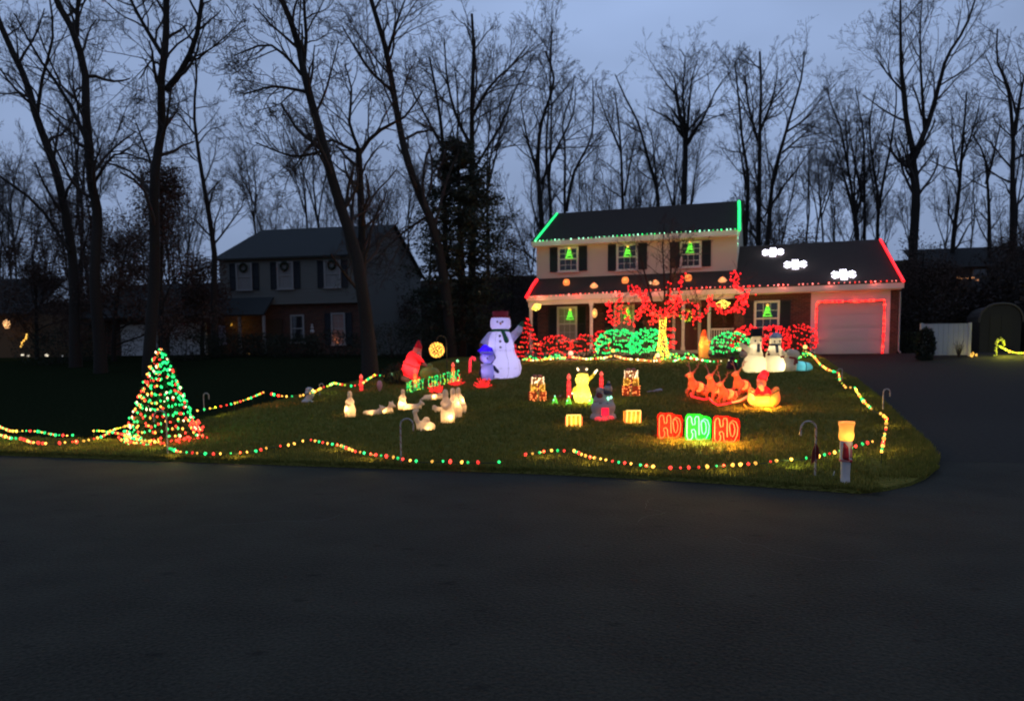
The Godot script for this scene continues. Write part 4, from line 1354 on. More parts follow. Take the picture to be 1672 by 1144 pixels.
	drawn_tree("bare_tree", "slender forked bare tree above the garage's red corner", [[Vector3(25.005, 1.82, -55), Vector3(24.782, 8.809, -55), Vector3(24.773, 11.641, -55), Vector3(25.106, 14.045, -55), Vector3(25.395, 16.432, -55), Vector3(25.526, 18.604, -55), Vector3(25.56, 19.978, -55)], [Vector3(24.843, 12.043, -55), Vector3(24.208, 15.249, -55), Vector3(23.93, 17.63, -55), Vector3(24.275, 19.596, -55)], [Vector3(24.773, 11.641, -55), Vector3(24.205, 14.052, -55), Vector3(23.792, 16.84, -55)]], [[0.28, 0.05], [0.14, 0.04], [0.10, 0.03]], 120, 2.8, 12, 0.5)
	drawn_tree("bare_tree", near + "a stout trunk and a tall twin-forked crown right of the garage", [[Vector3(25.047, 1.782, -50), Vector3(24.832, 7.766, -50), Vector3(24.687, 11.808, -50), Vector3(24.574, 13.916, -50), Vector3(24.471, 14.712, -50)], [Vector3(24.481, 14.423, -50), Vector3(23.963, 16.515, -50), Vector3(23.641, 19.407, -50), Vector3(23.41, 21.847, -50), Vector3(23.363, 24.298, -50)], [Vector3(24.632, 14.35, -50), Vector3(25.442, 16.503, -50), Vector3(25.744, 18.289, -50), Vector3(26.48, 20.165, -50), Vector3(27.44, 21.816, -50), Vector3(27.936, 23.915, -50)], [Vector3(23.765, 17.947, -50), Vector3(22.695, 19.094, -50), Vector3(22.001, 20.093, -50)], [Vector3(25.099, 15.788, -50), Vector3(24.809, 18.652, -50), Vector3(24.535, 21.134, -50), Vector3(24.641, 23.241, -50)]], [[0.44, 0.34], [0.24, 0.06], [0.24, 0.06], [0.10, 0.03], [0.14, 0.04]], 121, 4.4, 14, 0.75)
	drawn_tree("bare_tree", "bare tree with a dense twiggy crown third from the right edge", [[Vector3(30.183, 1.78, -55), Vector3(29.985, 8.769, -55), Vector3(29.995, 13.608, -55), Vector3(30.151, 16.792, -55), Vector3(30.281, 19.55, -55)], [Vector3(30.02, 14.008, -55), Vector3(29.515, 16.4, -55), Vector3(29.288, 17.984, -55)], [Vector3(30.069, 14.806, -55), Vector3(30.868, 17.182, -55), Vector3(31.191, 19.151, -55)]], [[0.34, 0.07], [0.12, 0.03], [0.12, 0.03]], 122, 3.4, 15, 0.4)
	drawn_tree("bare_tree", "bare tree with a short forked crown second from the right edge", [[Vector3(31.848, 1.759, -54), Vector3(31.566, 8.223, -54), Vector3(31.312, 12.195, -54), Vector3(30.951, 14.946, -54), Vector3(30.403, 16.509, -54)], [Vector3(31.3, 13.376, -54), Vector3(31.799, 15.72, -54), Vector3(31.889, 17.275, -54)]], [[0.32, 0.06], [0.14, 0.04]], 123, 3.2, 14, 0.4)
	drawn_tree("bare_tree", "tall bare tree with upswept limbs at the far right edge", [[Vector3(29.987, 1.729, -48), Vector3(29.718, 7.474, -48), Vector3(29.468, 12.055, -48), Vector3(29.299, 14.904, -48), Vector3(28.8, 17.248, -48), Vector3(28.255, 19.129, -48), Vector3(27.94, 20.658, -48)], [Vector3(29.338, 14.835, -48), Vector3(29.615, 17.241, -48), Vector3(29.941, 19.286, -48)]], [[0.36, 0.06], [0.18, 0.04]], 124, 3.6, 14, 0.45)
	# woods behind, from a few grown kinds
	var kinds := []
	var kr := RandomNumberGenerator.new()
	kr.seed = 77
	for k in 8:
		var h: float = [19.0, 22.0, 16.0, 20.0, 14.0, 18.0, 23.0, 12.0][k]
		kinds.append(grow(h, h * 0.0068, [0.42, 0.5, 0.35, 0.55, 0.3, 0.45, 0.5, 0.25][k], [3, 2, 4, 3, 4, 3, 3, 5][k], [0.28, 0.2, 0.35, 0.25, 0.4, 0.3, 0.22, 0.45][k], kr))
	var meshes := []
	for k in kinds:
		meshes.append([k[0].mesh(), k[1].mesh()])
	var placed := []
	var tries := 0
	while placed.size() < 135 and tries < 4000:
		tries += 1
		var t := 34.0 + 62.0 * pow(kr.randf(), 0.8)
		var s := kr.randf_range(-1.0, 1.0) * (28.0 + t * 0.95) - 4.0
		if s > -29 and s < -12 and t < 46: continue
		if s > -9 and s < 10 and t < 42: continue
		var ok := true
		for q in placed:
			if Vector2(s, t).distance_to(q) < 3.2: ok = false
		if not ok: continue
		placed.append(Vector2(s, t))
		var k := kr.randi() % 8
		var p := at(s, ground(s, t) - 0.1, t)
		var o := thing("woodland_tree", "slender bare tree in the woods behind the houses", "tree", p, kr.randf() * TAU, "bare trees of the woods")
		o.scale = Vector3.ONE * kr.randf_range(0.75, 1.15)
		# lean toward open sky: lower trees in the middle
		if s > -8 and s < 30: o.scale *= 0.8
		part("trunk", meshes[k][0], bark, o)
		part("crown", meshes[k][1], twig, o)
	for k in kinds: tris += k[1].ix.size() / 3
	evergreens_and_shrubs(kr)
	print("tree triangles ", tris)

func evergreens_and_shrubs(r: RandomNumberGenerator) -> void:
	var needle := mat("needles", 0.034, 0.042, 0.028, 0.95)
	# the big evergreen between the houses
	var p := drop(Vector3(-2.52, 1.922, -40))
	var o := thing("evergreen_tree", "broad dark evergreen standing between the two houses", "tree", p)
	var tm := MB.new()
	tm.tube([Vector3(0, -0.3, 0), Vector3(0.1, 4, 0), Vector3(0, 10.6, 0)], [0.3, 0.2, 0.03], 8)
	part("trunk", tm, bark, o)
	var cm := MB.new()
	for i in 250:
		var f := pow(r.randf(), 0.85)
		var y := 0.7 + 9.8 * f
		var reach := (2.7 if f < 0.6 else 2.7 * (1.0 - (f - 0.6) * 1.7)) * r.randf_range(0.55, 1.1)
		var a := r.randf() * TAU
		var d := Vector3(cos(a), -0.08, sin(a))
		var pts := wander(Vector3(0, y, 0), d, reach, 4, 0.08, 0.02, r)
		cm.tube(pts, [0.04, 0.03, 0.02, 0.012, 0.006], 3, false)
		for j in 95:
			var q := r.randf_range(0.2, 1.0) * 4.0
			var c: Vector3 = pts[mini(int(q), 3)].lerp(pts[mini(int(q), 3) + 1], q - int(q))
			cm.leaf(c + Vector3(r.randfn(), r.randfn() * 0.6, r.randfn()) * 0.16, (d + Vector3(r.randfn(), r.randfn() - 0.3, r.randfn()) * 0.7).normalized(), r.randf_range(0.10, 0.24), r)
	part("crown", cm, needle, o)
	# brown-leaved trees at the left
	var rust := mat("withered_leaves", 0.060, 0.034, 0.024, 0.9)
	for q in [[Vector3(-15.054, 1.982, -35), 8.0, 2.3, "oak still holding brown leaves beside the straight forked trunk"], [Vector3(-19.722, 2.057, -40), 6.6, 3.4, "low brown-leaved tree behind the leaning trunks at left"], [Vector3(-25.864, 2.135, -44), 6.0, 3.2, "low brown-leaved tree behind the amber lamp at far left"], [Vector3(-25.017, 2.143, -46), 8.6, 3.0, "tall brown-leaved tree between the leaning trunks at far left"], [Vector3(-22.938, 2.142, -48), 7.0, 2.8, "brown-leaved tree above the white garage doors"], [Vector3(-16.09, 2.043, -42), 4.6, 1.8, "small brown-leaved tree at the left end of the grey house"], [Vector3(-7.398, 2.036, -50), 6.0, 2.2, "dark leafy tree behind the grey house's gable"], [Vector3(-0.001, 1.993, -52), 7.5, 2.2, "dark leafy tree behind the lit house's left corner"], [Vector3(22.172, 2.755, -44), 5.6, 1.7, "dark leafy tree right of the garage gable"], [Vector3(25.109, 2.823, -47), 4.6, 1.1, "dark leafy tree left of the distant house's porch lights"], [Vector3(28.479, 2.766, -46), 6.0, 1.8, "dark leafy tree behind the round-roofed shed"], [Vector3(15.171, 2.81, -44), 6.2, 2.0, "small dark leafy tree peeking over the garage ridge"]]:
		var h: float = q[1]
		var w: float = q[2]
		var b := drop(q[0])
		var t := thing("leafy_tree", q[3], "tree", b)
		var m := MB.new()
		var stem := wander(Vector3(0, -0.3, 0), Vector3.UP, h, 6, 0.05, 0.05, r)
		m.tube(stem, taper(0.13, 0.03, 7), 6)
		shoots(m, stem, 0.12, 0.03, 0.15, 16, w, 1, r, 0.03, 1.1)
		part("trunk", m, bark, t)
		var c := MB.new()
		for i in 44:
			var f := r.randf()
			var d := Vector3(r.randfn(), 0, r.randfn()).normalized() * w * sqrt(r.randf()) * (1.0 - 0.6 * f)
			c.leaves(Vector3(d.x, h * (0.18 + 0.85 * f), d.z), Vector3.ONE * r.randf_range(0.5, 1.0), 260, 0.12, r, 0.1)
		part("crown", c, rust, t)
	# shrubs in front of the grey house and along the wood's edge
	var green := mat("dark_shrub", 0.018, 0.024, 0.014, 0.9)
	for q in [[Vector3(-15.47, 2.075, -39), 1.5, 1.0, "large round clipped shrub before the grey house's garage door"], [Vector3(-13.653, 2.07, -40), 1.5, 0.85, "dark shrub left of the grey house's banner"], [Vector3(-12.29, 1.999, -40), 1.5, 0.8, "low dark shrub below the grey house's dark window"], [Vector3(-10.565, 1.919, -39), 1.4, 0.8, "dark shrub beside the gold porch lights"], [Vector3(-8.583, 1.903, -39), 1.6, 0.9, "dark shrub under the grey house's candle window"], [Vector3(-5.34, 1.642, -38), 1.7, 1.2, "spreading shrub at the grey house's right corner"], [Vector3(-3.898, 1.631, -38), 1.4, 1.2, "dark shrub behind the lit sphere"], [Vector3(-21.826, 2.025, -42), 2.4, 1.4, "wide dark shrub left of the white garage doors"], [Vector3(-22.455, 2.018, -40), 2.0, 1.2, "dark hedge shrub behind the path lights"], [Vector3(14.559, 1.744, -28.419), 0.30, 0.8, "ragged dry shrub at the white gate's left end"], [Vector3(16.142, 2.097, -33), 0.7, 0.6, "low dark shrub by the garage's right wall"]]:
		var b := drop(q[0])
		var t := thing("shrub", q[3], "shrub", b)
		var w: float = q[1]
		var h: float = q[2]
		var c := MB.new()
		for i in 6:
			var st := wander(Vector3(r.randf_range(-0.3, 0.3) * w, -0.1, r.randf_range(-0.3, 0.3) * w), Vector3(r.randfn() * 0.3, 1, r.randfn() * 0.3).normalized(), h * 1.3, 4, 0.12, 0.0, r)
			c.tube(st, [0.03, 0.02, 0.015, 0.01, 0.006], 4, false)
		part("stem", c, bark, t)
		var l := MB.new()
		l.leaves(Vector3(0, h * 0.62, 0), Vector3(w, h * 0.75, w * 0.8), 2600, 0.10, r, 0.5)
		part("foliage", l, green, t)
	# undergrowth that reads as one dark mass under the woods
	var bush := MB.new()
	for i in 14:
		var st := wander(Vector3(r.randfn() * 0.3, -0.2, r.randfn() * 0.3), Vector3(r.randfn() * 0.35, 1, r.randfn() * 0.35).normalized(), r.randf_range(1.6, 3.4), 4, 0.12, 0.04, r)
		bush.tube(st, taper(0.02, 0.006, 5), 3, false)
		shoots(bush, st, 0.02, 0.006, 0.1, 7, 0.9, 2, r)
	bush.leaves(Vector3(0, 1.1, 0), Vector3(1.3, 1.3, 1.3), 900, 0.16, r, 0.1)
	var mm := MultiMesh.new()
	mm.transform_format = MultiMesh.TRANSFORM_3D
	mm.mesh = bush.mesh()
	var spots := []
	for i in 260:
		var t := r.randf_range(28.0, 46.0)
		spots.append(Vector2(r.randf_range(11.0, 34.0) + (t - 28.0) * 0.5, t))
	while spots.size() < 1300:
		var t := 33.0 + 85.0 * pow(r.randf(), 0.9)
		var s := r.randf_range(-1.0, 1.0) * (30.0 + t * 1.0)
		if s > -30 and s < -11 and t < 46: continue
		if s > -9 and s < 10 and t < 40: continue
		spots.append(Vector2(s, t))
	mm.instance_count = spots.size()
	for i in spots.size():
		var q: Vector2 = spots[i]
		mm.set_instance_transform(i, Transform3D(Basis(Vector3.UP, r.randf() * TAU).scaled(Vector3(1, r.randf_range(0.7, 1.2), 1) * r.randf_range(0.9, 1.7)), at(q.x, ground(q.x, q.y), q.y)))
	var gi := MultiMeshInstance3D.new()
	gi.name = "undergrowth"
	gi.multimesh = mm
	gi.material_override = mat("thicket", 0.026, 0.019, 0.015, 0.95)
	add_child(gi)
	tag(gi, "dark tangled undergrowth filling the woods behind the houses", "undergrowth", "", "stuff")

# ---------------------------------------------------------------- lamps on strings
const HUE := {"red": [2.7, 0.11, 0.07], "green": [0.05, 1.9, 0.42], "gold": [2.6, 1.22, 0.17], "white": [2.86, 2.15, 1.23], "lime": [1.17, 1.62, 0.078], "net_green": [0.02, 1.6, 0.34], "net_red": [2.2, 0.03, 0.04], "pink": [2.08, 0.468, 0.39], "mint": [0.715, 1.95, 1.23], "yellow": [2.6, 2.08, 0.312], "orange": [2.86, 0.78, 0.182]}
var bulb_mesh: ArrayMesh

func hue(k: String, level := 1.0) -> StandardMaterial3D:
	return glow("%s_bulb_glow_%d" % [k, int(level * 100)], HUE[k][0] * level, HUE[k][1] * level, HUE[k][2] * level)

func hue_color(k: String) -> Color:
	var top := maxf(HUE[k][0], maxf(HUE[k][1], HUE[k][2]))
	return Color(HUE[k][0] / top, HUE[k][1] / top, HUE[k][2] / top)

func the_bulb() -> ArrayMesh:
	if bulb_mesh == null:
		var m := MB.new()
		m.lathe([Vector2(0.30, -0.9), Vector2(0.62, -0.75), Vector2(0.95, -0.2), Vector2(0.9, 0.3), Vector2(0.5, 0.95), Vector2(0.01, 1.25)], 8)
		bulb_mesh = m.mesh()
	return bulb_mesh

# wire along world points with a bulb of its own at every step
func wire_and_bulbs(to: Node3D, pts: Array, step: float, hues: Array, r := 0.03, energy := 0.06, every := 9, wobble := 0.5, dim := 0.0) -> void:
	var m := MB.new()
	var rel := []
	for p in pts:
		rel.append(p - to.position)
	m.tube(rel, [0.006], 4)
	part("wire", m, mat("green_wire", 0.012, 0.03, 0.015, 0.6), to)
	var list := resample(rel, step, 0.18)
	var k := 0
	for q in list:
		var h: String = hues[k % hues.size()] if rng.randf() < 0.75 else hues[rng.randi() % hues.size()]
		k += 1
		if dim > 0 and rng.randf() < dim:
			continue
		var o := MeshInstance3D.new()
		o.mesh = the_bulb()
		o.material_override = hue(h, [0.45, 0.8, 1.0, 1.35][rng.randi() % 4])
		o.name = "bulb" if k == 1 else "bulb_%03d" % k
		to.add_child(o, true)
		var sc := r * rng.randf_range(0.72, 1.25)
		o.transform = Transform3D(Basis.from_euler(Vector3(rng.randfn() * wobble, rng.randf() * TAU, rng.randfn() * wobble)).scaled(Vector3(sc, sc * 1.15, sc)), q + Vector3(0, r * 0.5, 0))
		if energy > 0 and k % every == every / 2:
			lamp(to, q + Vector3(0, 0.03, 0.05), hue_color(h).lerp(hue_color(hues[(k + 1) % hues.size()]), 0.4), energy, 0.04, "bulb_light")

# many small bulbs in one part
func bulb_part(to: Node3D, where: Array, h: String, r: float, called := "bulbs") -> void:
	if where.is_empty():
		return
	var m := MB.new()
	for p in where:
		m.gem(p, r * rng.randf_range(0.8, 1.25), r * rng.randf_range(1.0, 1.5))
	part(called, m, hue(h), to).set_meta("kind", "stuff")

func rope(to: Node3D, pts: Array, r: float, h: String, called := "rope_light") -> void:
	var m := MB.new()
	var rel := []
	for p in pts:
		rel.append(p - to.position)
	m.tube(rel, [r], 8)
	part(called, m, hue(h), to)

func house_lights() -> void:
	var a := Vector3(1.146, 7.396, -37.759)
	var g := thing("eave_string_light", "green string lights along the upper eave of the cream house", "string lights", a)
	wire_and_bulbs(g, [a, Vector3(3.237, 7.398, -37.08), Vector3(5.615, 7.419, -36.307), Vector3(7.772, 7.42, -35.606), Vector3(9.797, 7.411, -34.948)], 0.19, ["mint", "mint", "green"], 0.028, 0.006, 12, 0.5, 0.06)
	a = Vector3(1.147, 7.427, -37.78)
	g = thing("rake_rope_light", "green rope light up the left edge of the upper roof", "rope light", a)
	rope(g, [a, Vector3(1.436, 7.89, -38.676), Vector3(1.74, 8.362, -39.619), Vector3(2.06, 8.88, -40.66), Vector3(2.376, 9.376, -41.653)], 0.05, "net_green")
	lamp(g, Vector3(0.2, 0.5, 1.0), Color(0.05, 1, 0.3), 0.12)
	a = Vector3(9.791, 7.389, -34.971)
	g = thing("rake_rope_light", "thick green rope light up the right edge of the upper roof", "rope light", a)
	rope(g, [a, Vector3(10.033, 7.878, -35.855), Vector3(10.289, 8.338, -36.788), Vector3(10.558, 8.821, -37.769), Vector3(10.829, 9.332, -38.81)], 0.07, "net_green")
	lamp(g, Vector3(0.3, 0.6, 0.8), Color(0.05, 1, 0.3), 0.15)
	a = Vector3(9.741, 7.269, -35.019)
	g = thing("corner_string_light", "short green string lights hanging down the house's upper right corner", "string lights", a)
	wire_and_bulbs(g, [a, Vector3(9.845, 6.698, -35.353)], 0.085, ["mint"], 0.016, 0.0)
	a = Vector3(0.703, 4.689, -36.158)
	g = thing("eave_string_light", "red string lights along the porch and garage eave", "string lights", a)
	wire_and_bulbs(g, [a, Vector3(3.09, 4.764, -35.403), Vector3(5.624, 4.8, -34.59), Vector3(8.043, 4.835, -33.815), Vector3(10.579, 4.82, -32.991), Vector3(12.992, 4.824, -32.207), Vector3(15.211, 4.821, -31.486)], 0.19, ["pink", "pink", "red"], 0.029, 0.03, 9, 0.5, 0.05)
	a = Vector3(0.676, 4.69, -36.166)
	g = thing("rake_rope_light", "red rope light up the left edge of the porch roof", "rope light", a)
	rope(g, [a, Vector3(0.816, 4.94, -36.26), Vector3(0.941, 5.212, -36.839), Vector3(1.065, 5.42, -37.273), Vector3(1.206, 5.632, -37.71)], 0.075, "net_red")
	lamp(g, Vector3(0.3, 0.3, 0.8), Color(1, 0.05, 0.05), 0.2)
	a = Vector3(15.188, 4.755, -31.409)
	g = thing("rake_rope_light", "red rope light up the right edge of the garage roof", "rope light", a)
	rope(g, [Vector3(15.108, 4.787, -31.271), Vector3(15.33, 5.267, -32.21), Vector3(15.599, 5.841, -33.333), Vector3(15.886, 6.455, -34.533), Vector3(16.156, 7.038, -35.673)], 0.05, "net_red")
	lamp(g, Vector3(-0.3, 0.7, 0.8), Color(1, 0.05, 0.05), 0.2)
	var gp: Array = [Vector3(12.373, 2.493, -32.786), Vector3(12.356, 3.232, -32.792), Vector3(12.36, 4.042, -32.79), Vector3(12.446, 4.124, -32.763), Vector3(13.145, 4.113, -32.535), Vector3(13.791, 4.103, -32.325), Vector3(14.429, 4.105, -32.118), Vector3(14.734, 4.131, -32.019), Vector3(14.747, 3.652, -32.015), Vector3(14.747, 2.932, -32.015), Vector3(14.719, 2.041, -32.024)]
	g = thing("door_string_light", "thick red string lights framing the garage door", "string lights", gp[0])
	wire_and_bulbs(g, gp, 0.075, ["net_red", "red"], 0.044, 0.020, 9, 1.0)
	# little lit trees in the windows
	var spots := [[Vector3(2.698, 6.738, -37.518), "lit green tree with yellow star in the left upstairs window"], [Vector3(5.266, 6.685, -36.683), "lit green tree with yellow star in the middle upstairs window"], [Vector3(7.883, 6.718, -35.833), "lit green tree with yellow star in the right upstairs window"], [Vector3(2.738, 3.952, -37.557), "lit green tree with yellow star in the downstairs window left of the oval lantern"], [Vector3(5.285, 3.935, -36.73), "lit green tree with yellow star in the window behind the red tree's branches"], [Vector3(10.548, 3.774, -33.337), "lit green tree with yellow star in the garage wing's window"]]
	var first: Node3D = null
	for q in spots:
		if first == null:
			first = thing("tree_light", q[1], "window light", q[0], TURN, "lit trees in the windows")
			var fm := MB.new()
			for tier in 3:
				var w := 0.18 - tier * 0.048
				var y := -0.14 + tier * 0.115
				fm.tube([Vector3(-w, y, 0), Vector3(w, y, 0), Vector3(0.03, y + 0.16, 0), Vector3(-0.03, y + 0.16, 0), Vector3(-w, y, 0)], [0.026], 5)
			part("tree_tube", fm, glow("window_tree_green", 0.16, 0.85, 0.06), first)
			var sm := MB.new()
			var pts := PackedVector2Array()
			for i in 10:
				var rr := 0.085 if i % 2 == 0 else 0.038
				pts.append(Vector2(cos(PI / 2 + TAU * i / 10) * rr, 0.29 + sin(PI / 2 + TAU * i / 10) * rr))
			sm.plate(pts, 0.03)
			part("star", sm, glow("window_star", 1.3, 0.72, 0.12), first)
			lamp(first, Vector3(0, 0.1, 0.15), Color(0.35, 1, 0.1), 0.045)
		else:
			dup(first, "tree_light", q[1], q[0], TURN)
	# six orange ornaments on the porch roof, round and flat by turns
	var om := glow("orange_ornament", 1.15, 0.30, 0.07)
	var om2 := glow("peach_ornament", 1.05, 0.42, 0.16)
	var rib := mat("ornament_cap", 0.2, 0.07, 0.02, 0.5)
	var six := [[Vector3(2.518, 5.413, -36.785), "round orange glowing ornament, first from the left on the porch roof"], [Vector3(3.67, 5.175, -35.869), "flat orange glowing ornament, first from the left of the flat ones on the porch roof"], [Vector3(5.054, 5.397, -35.925), "round orange glowing ornament, second round one on the porch roof"], [Vector3(6.235, 5.21, -35.115), "flat orange glowing ornament with a pale left end on the porch roof"], [Vector3(7.649, 5.389, -35.064), "round orange glowing ornament, right-hand round one on the porch roof"], [Vector3(8.916, 5.214, -34.252), "long flat orange glowing ornament near the porch roof's right end"]]
	for i in 6:
		var o := thing("roof_lantern", six[i][1], "ornament", six[i][0], TURN, "orange ornaments on the porch roof")
		var m := MB.new()
		if i % 2 == 0:
			for j in 8:
				var an := TAU * j / 8
				m.ball(Vector3(cos(an) * 0.065, 0, sin(an) * 0.065), Vector3(0.09, 0.145, 0.09), 8, 7)
		else:
			m.ball(Vector3(0, -0.03, 0), Vector3(0.18, 0.09, 0.10), 12, 7)
			m.ball(Vector3(0, 0.03, 0), Vector3(0.12, 0.085, 0.09), 12, 7)
		part("globe", m, om if i % 2 == 0 else om2, o)
		var c := MB.new()
		c.tube([Vector3(0, 0.12, 0), Vector3(0.01, 0.19, 0)], [0.025, 0.02], 6)
		c.tube([Vector3(0, -0.1, -0.02), Vector3(0, -0.22, -0.05)], [0.02], 5)
		part("cap", c, rib, o)
		if i == 3:
			var b := MB.new()
			b.ball(Vector3(-0.21, -0.01, 0.03), Vector3(0.05, 0.06, 0.05), 8, 6)
			part("pale_bulb", b, glow("pale_bulb", 1.2, 0.9, 0.5), o)
		lamp(o, Vector3(0, 0.05, 0.2), Color(1, 0.3, 0.08), 0.06)
	# bells in yellow lights at the ends of the porch
	bells(Vector3(1.111, 4.28, -35.773), 0.9, "yellow bells in string lights at the porch's left end", 0.35)
	bells(Vector3(8.697, 4.185, -33.308), 1.15, "yellow bells in string lights hanging near the porch's right end", 0.0)
	var ov := thing("oval_lantern", "oval orange lantern hung beside the left porch post", "lantern", Vector3(3.631, 3.929, -35.217), TURN)
	var vm := MB.new()
	vm.ball(Vector3.ZERO, Vector3(0.12, 0.20, 0.09), 12, 10)
	part("shade", vm, glow("oval_lantern_glow", 0.85, 0.44, 0.13), ov)
	var vh := MB.new()
	vh.tube([Vector3(0, 0.2, 0), Vector3(0, 0.46, 0)], [0.008], 4)
	part("hook", vh, mat("black_metal", 0.02, 0.02, 0.02, 0.5), ov)
	lamp(ov, Vector3(0, 0, 0.2), Color(1, 0.5, 0.15), 0.12)
	# wreath on the porch
	var wr := thing("lit_wreath", "lit green wreath with a gold bow at the front door", "wreath", Vector3(7.685, 3.792, -35.635), TURN)
	var wm := MB.new()
	for i in 420:
		var an := rng.randf() * TAU
		wm.leaf(Vector3(cos(an), sin(an), 0) * 0.24 + Vector3(rng.randfn(), rng.randfn(), rng.randfn()) * 0.03, Vector3(rng.randfn(), rng.randfn(), rng.randfn()).normalized(), 0.09, rng)
	part("greenery", wm, mat("fir_green", 0.02, 0.06, 0.02), wr)
	var gb := []
	var yb := []
	for i in 46:
		var an := rng.randf() * TAU
		var p := Vector3(cos(an) * 0.24 + rng.randfn() * 0.03, sin(an) * 0.24 + rng.randfn() * 0.03, 0.06)
		(gb if sin(an) < 0.35 else yb).append(p)
	bulb_part(wr, gb, "lime", 0.022)
	bulb_part(wr, yb, "gold", 0.018, "top_bulbs")
	var bw := MB.new()
	bw.ball(Vector3(-0.1, 0.3, 0.08), Vector3(0.11, 0.06, 0.03), 8, 6)
	bw.ball(Vector3(0.1, 0.3, 0.08), Vector3(0.11, 0.06, 0.03), 8, 6)
	bw.ball(Vector3(0, 0.3, 0.09), Vector3(0.04, 0.04, 0.04), 8, 6)
	part("bow", bw, mat("gold_ribbon", 0.5, 0.26, 0.06, 0.4), wr)
	lamp(wr, Vector3(0, -0.05, 0.3), Color(0.5, 1, 0.15), 0.06)
	# snowflakes in white lights lying on the garage roof
	var flakes := [[Vector3(11.658, 6.614, -36.24), "white snowflake light highest on the garage roof, nearest the upper storey"], [Vector3(12.061, 5.858, -34.517), "white snowflake light in the middle of the garage roof"], [Vector3(13.397, 5.224, -32.747), "white snowflake light lowest on the garage roof, above the garage door"]]
	var ff: Node3D = null
	for q in flakes:
		if ff:
			dup(ff, "snowflake_light", q[1], q[0], TURN)
			continue
		ff = thing("snowflake_light", q[1], "light sculpture", q[0], TURN, "white snowflake lights on the garage roof")
		var m := MB.new()
		var tilt := Basis(Vector3.RIGHT, -PI / 2 + 0.52)
		for i in 6:
			var d := Vector3(cos(TAU * (i + 0.5) / 6), sin(TAU * (i + 0.5) / 6), 0)
			var e := Vector3(-d.y, d.x, 0)
			m.tube([tilt * Vector3.ZERO, tilt * (d * 0.46)], [0.034], 5)
			for f in [0.12, 0.24, 0.35]:
				m.tube([tilt * (d * f), tilt * (d * (f + 0.11) + e * 0.11)], [0.030], 5)
				m.tube([tilt * (d * f), tilt * (d * (f + 0.11) - e * 0.11)], [0.030], 5)
		part("arms", m, glow("snow_white_glow", 3.0, 2.9, 3.4), ff)
		var b := MB.new()
		b.tube([Vector3(0, -0.03, 0), Vector3(0, -0.2, -0.05)], [0.02], 5)
		part("stand", b, mat("black_metal", 0.02, 0.02, 0.02, 0.5), ff)
		lamp(ff, Vector3(0, 0.25, 0.1), Color(0.9, 0.9, 1), 0.10)

func bells(p: Vector3, size: float, label: String, tip: float) -> void:
	var o := thing("bell_light", label, "light sculpture", p, TURN, "yellow bell lights on the porch")
	o.rotation.z = tip
	var fm := MB.new()
	var bulbs := []
	for sgn in [-1.0, 1.0]:
		var b := Basis(Vector3(0, 0, 1), sgn * 0.75).scaled(Vector3.ONE * size)
		var line := []
		for q in [Vector2(0.02, 0.14), Vector2(0.07, 0.1), Vector2(0.085, -0.02), Vector2(0.13, -0.12), Vector2(0, -0.14), Vector2(-0.13, -0.12), Vector2(-0.085, -0.02), Vector2(-0.07, 0.1), Vector2(-0.02, 0.14)]:
			line.append(b * Vector3(q.x, q.y - 0.10, 0) + Vector3(0, 0.05, 0))
		fm.tube(line, [0.012], 4)
		for q in resample(line, 0.042 * size):
			bulbs.append(q)
		for i in 9:
			bulbs.append(b * Vector3(rng.randf_range(-0.07, 0.07), rng.randf_range(-0.2, -0.02), 0) + Vector3(0, 0.05, 0))
	part("frame", fm, mat("white_wire", 0.4, 0.4, 0.35), o)
	bulb_part(o, bulbs, "yellow", 0.023)
	var r := []
	for i in 7:
		r.append(Vector3(rng.randf_range(-0.06, 0.06), 0.06 + rng.randf_range(-0.03, 0.03), 0.03))
	bulb_part(o, r, "orange", 0.02, "bow_bulbs")
	var h := MB.new()
	h.tube([Vector3(0, 0.08, 0), Vector3(0, 0.26 * size, -0.05)], [0.006], 4)
	part("hook", h, mat("black_metal", 0.02, 0.02, 0.02, 0.5), o)
	lamp(o, Vector3(0, 0, 0.2), Color(1, 0.9, 0.1), 0.12)

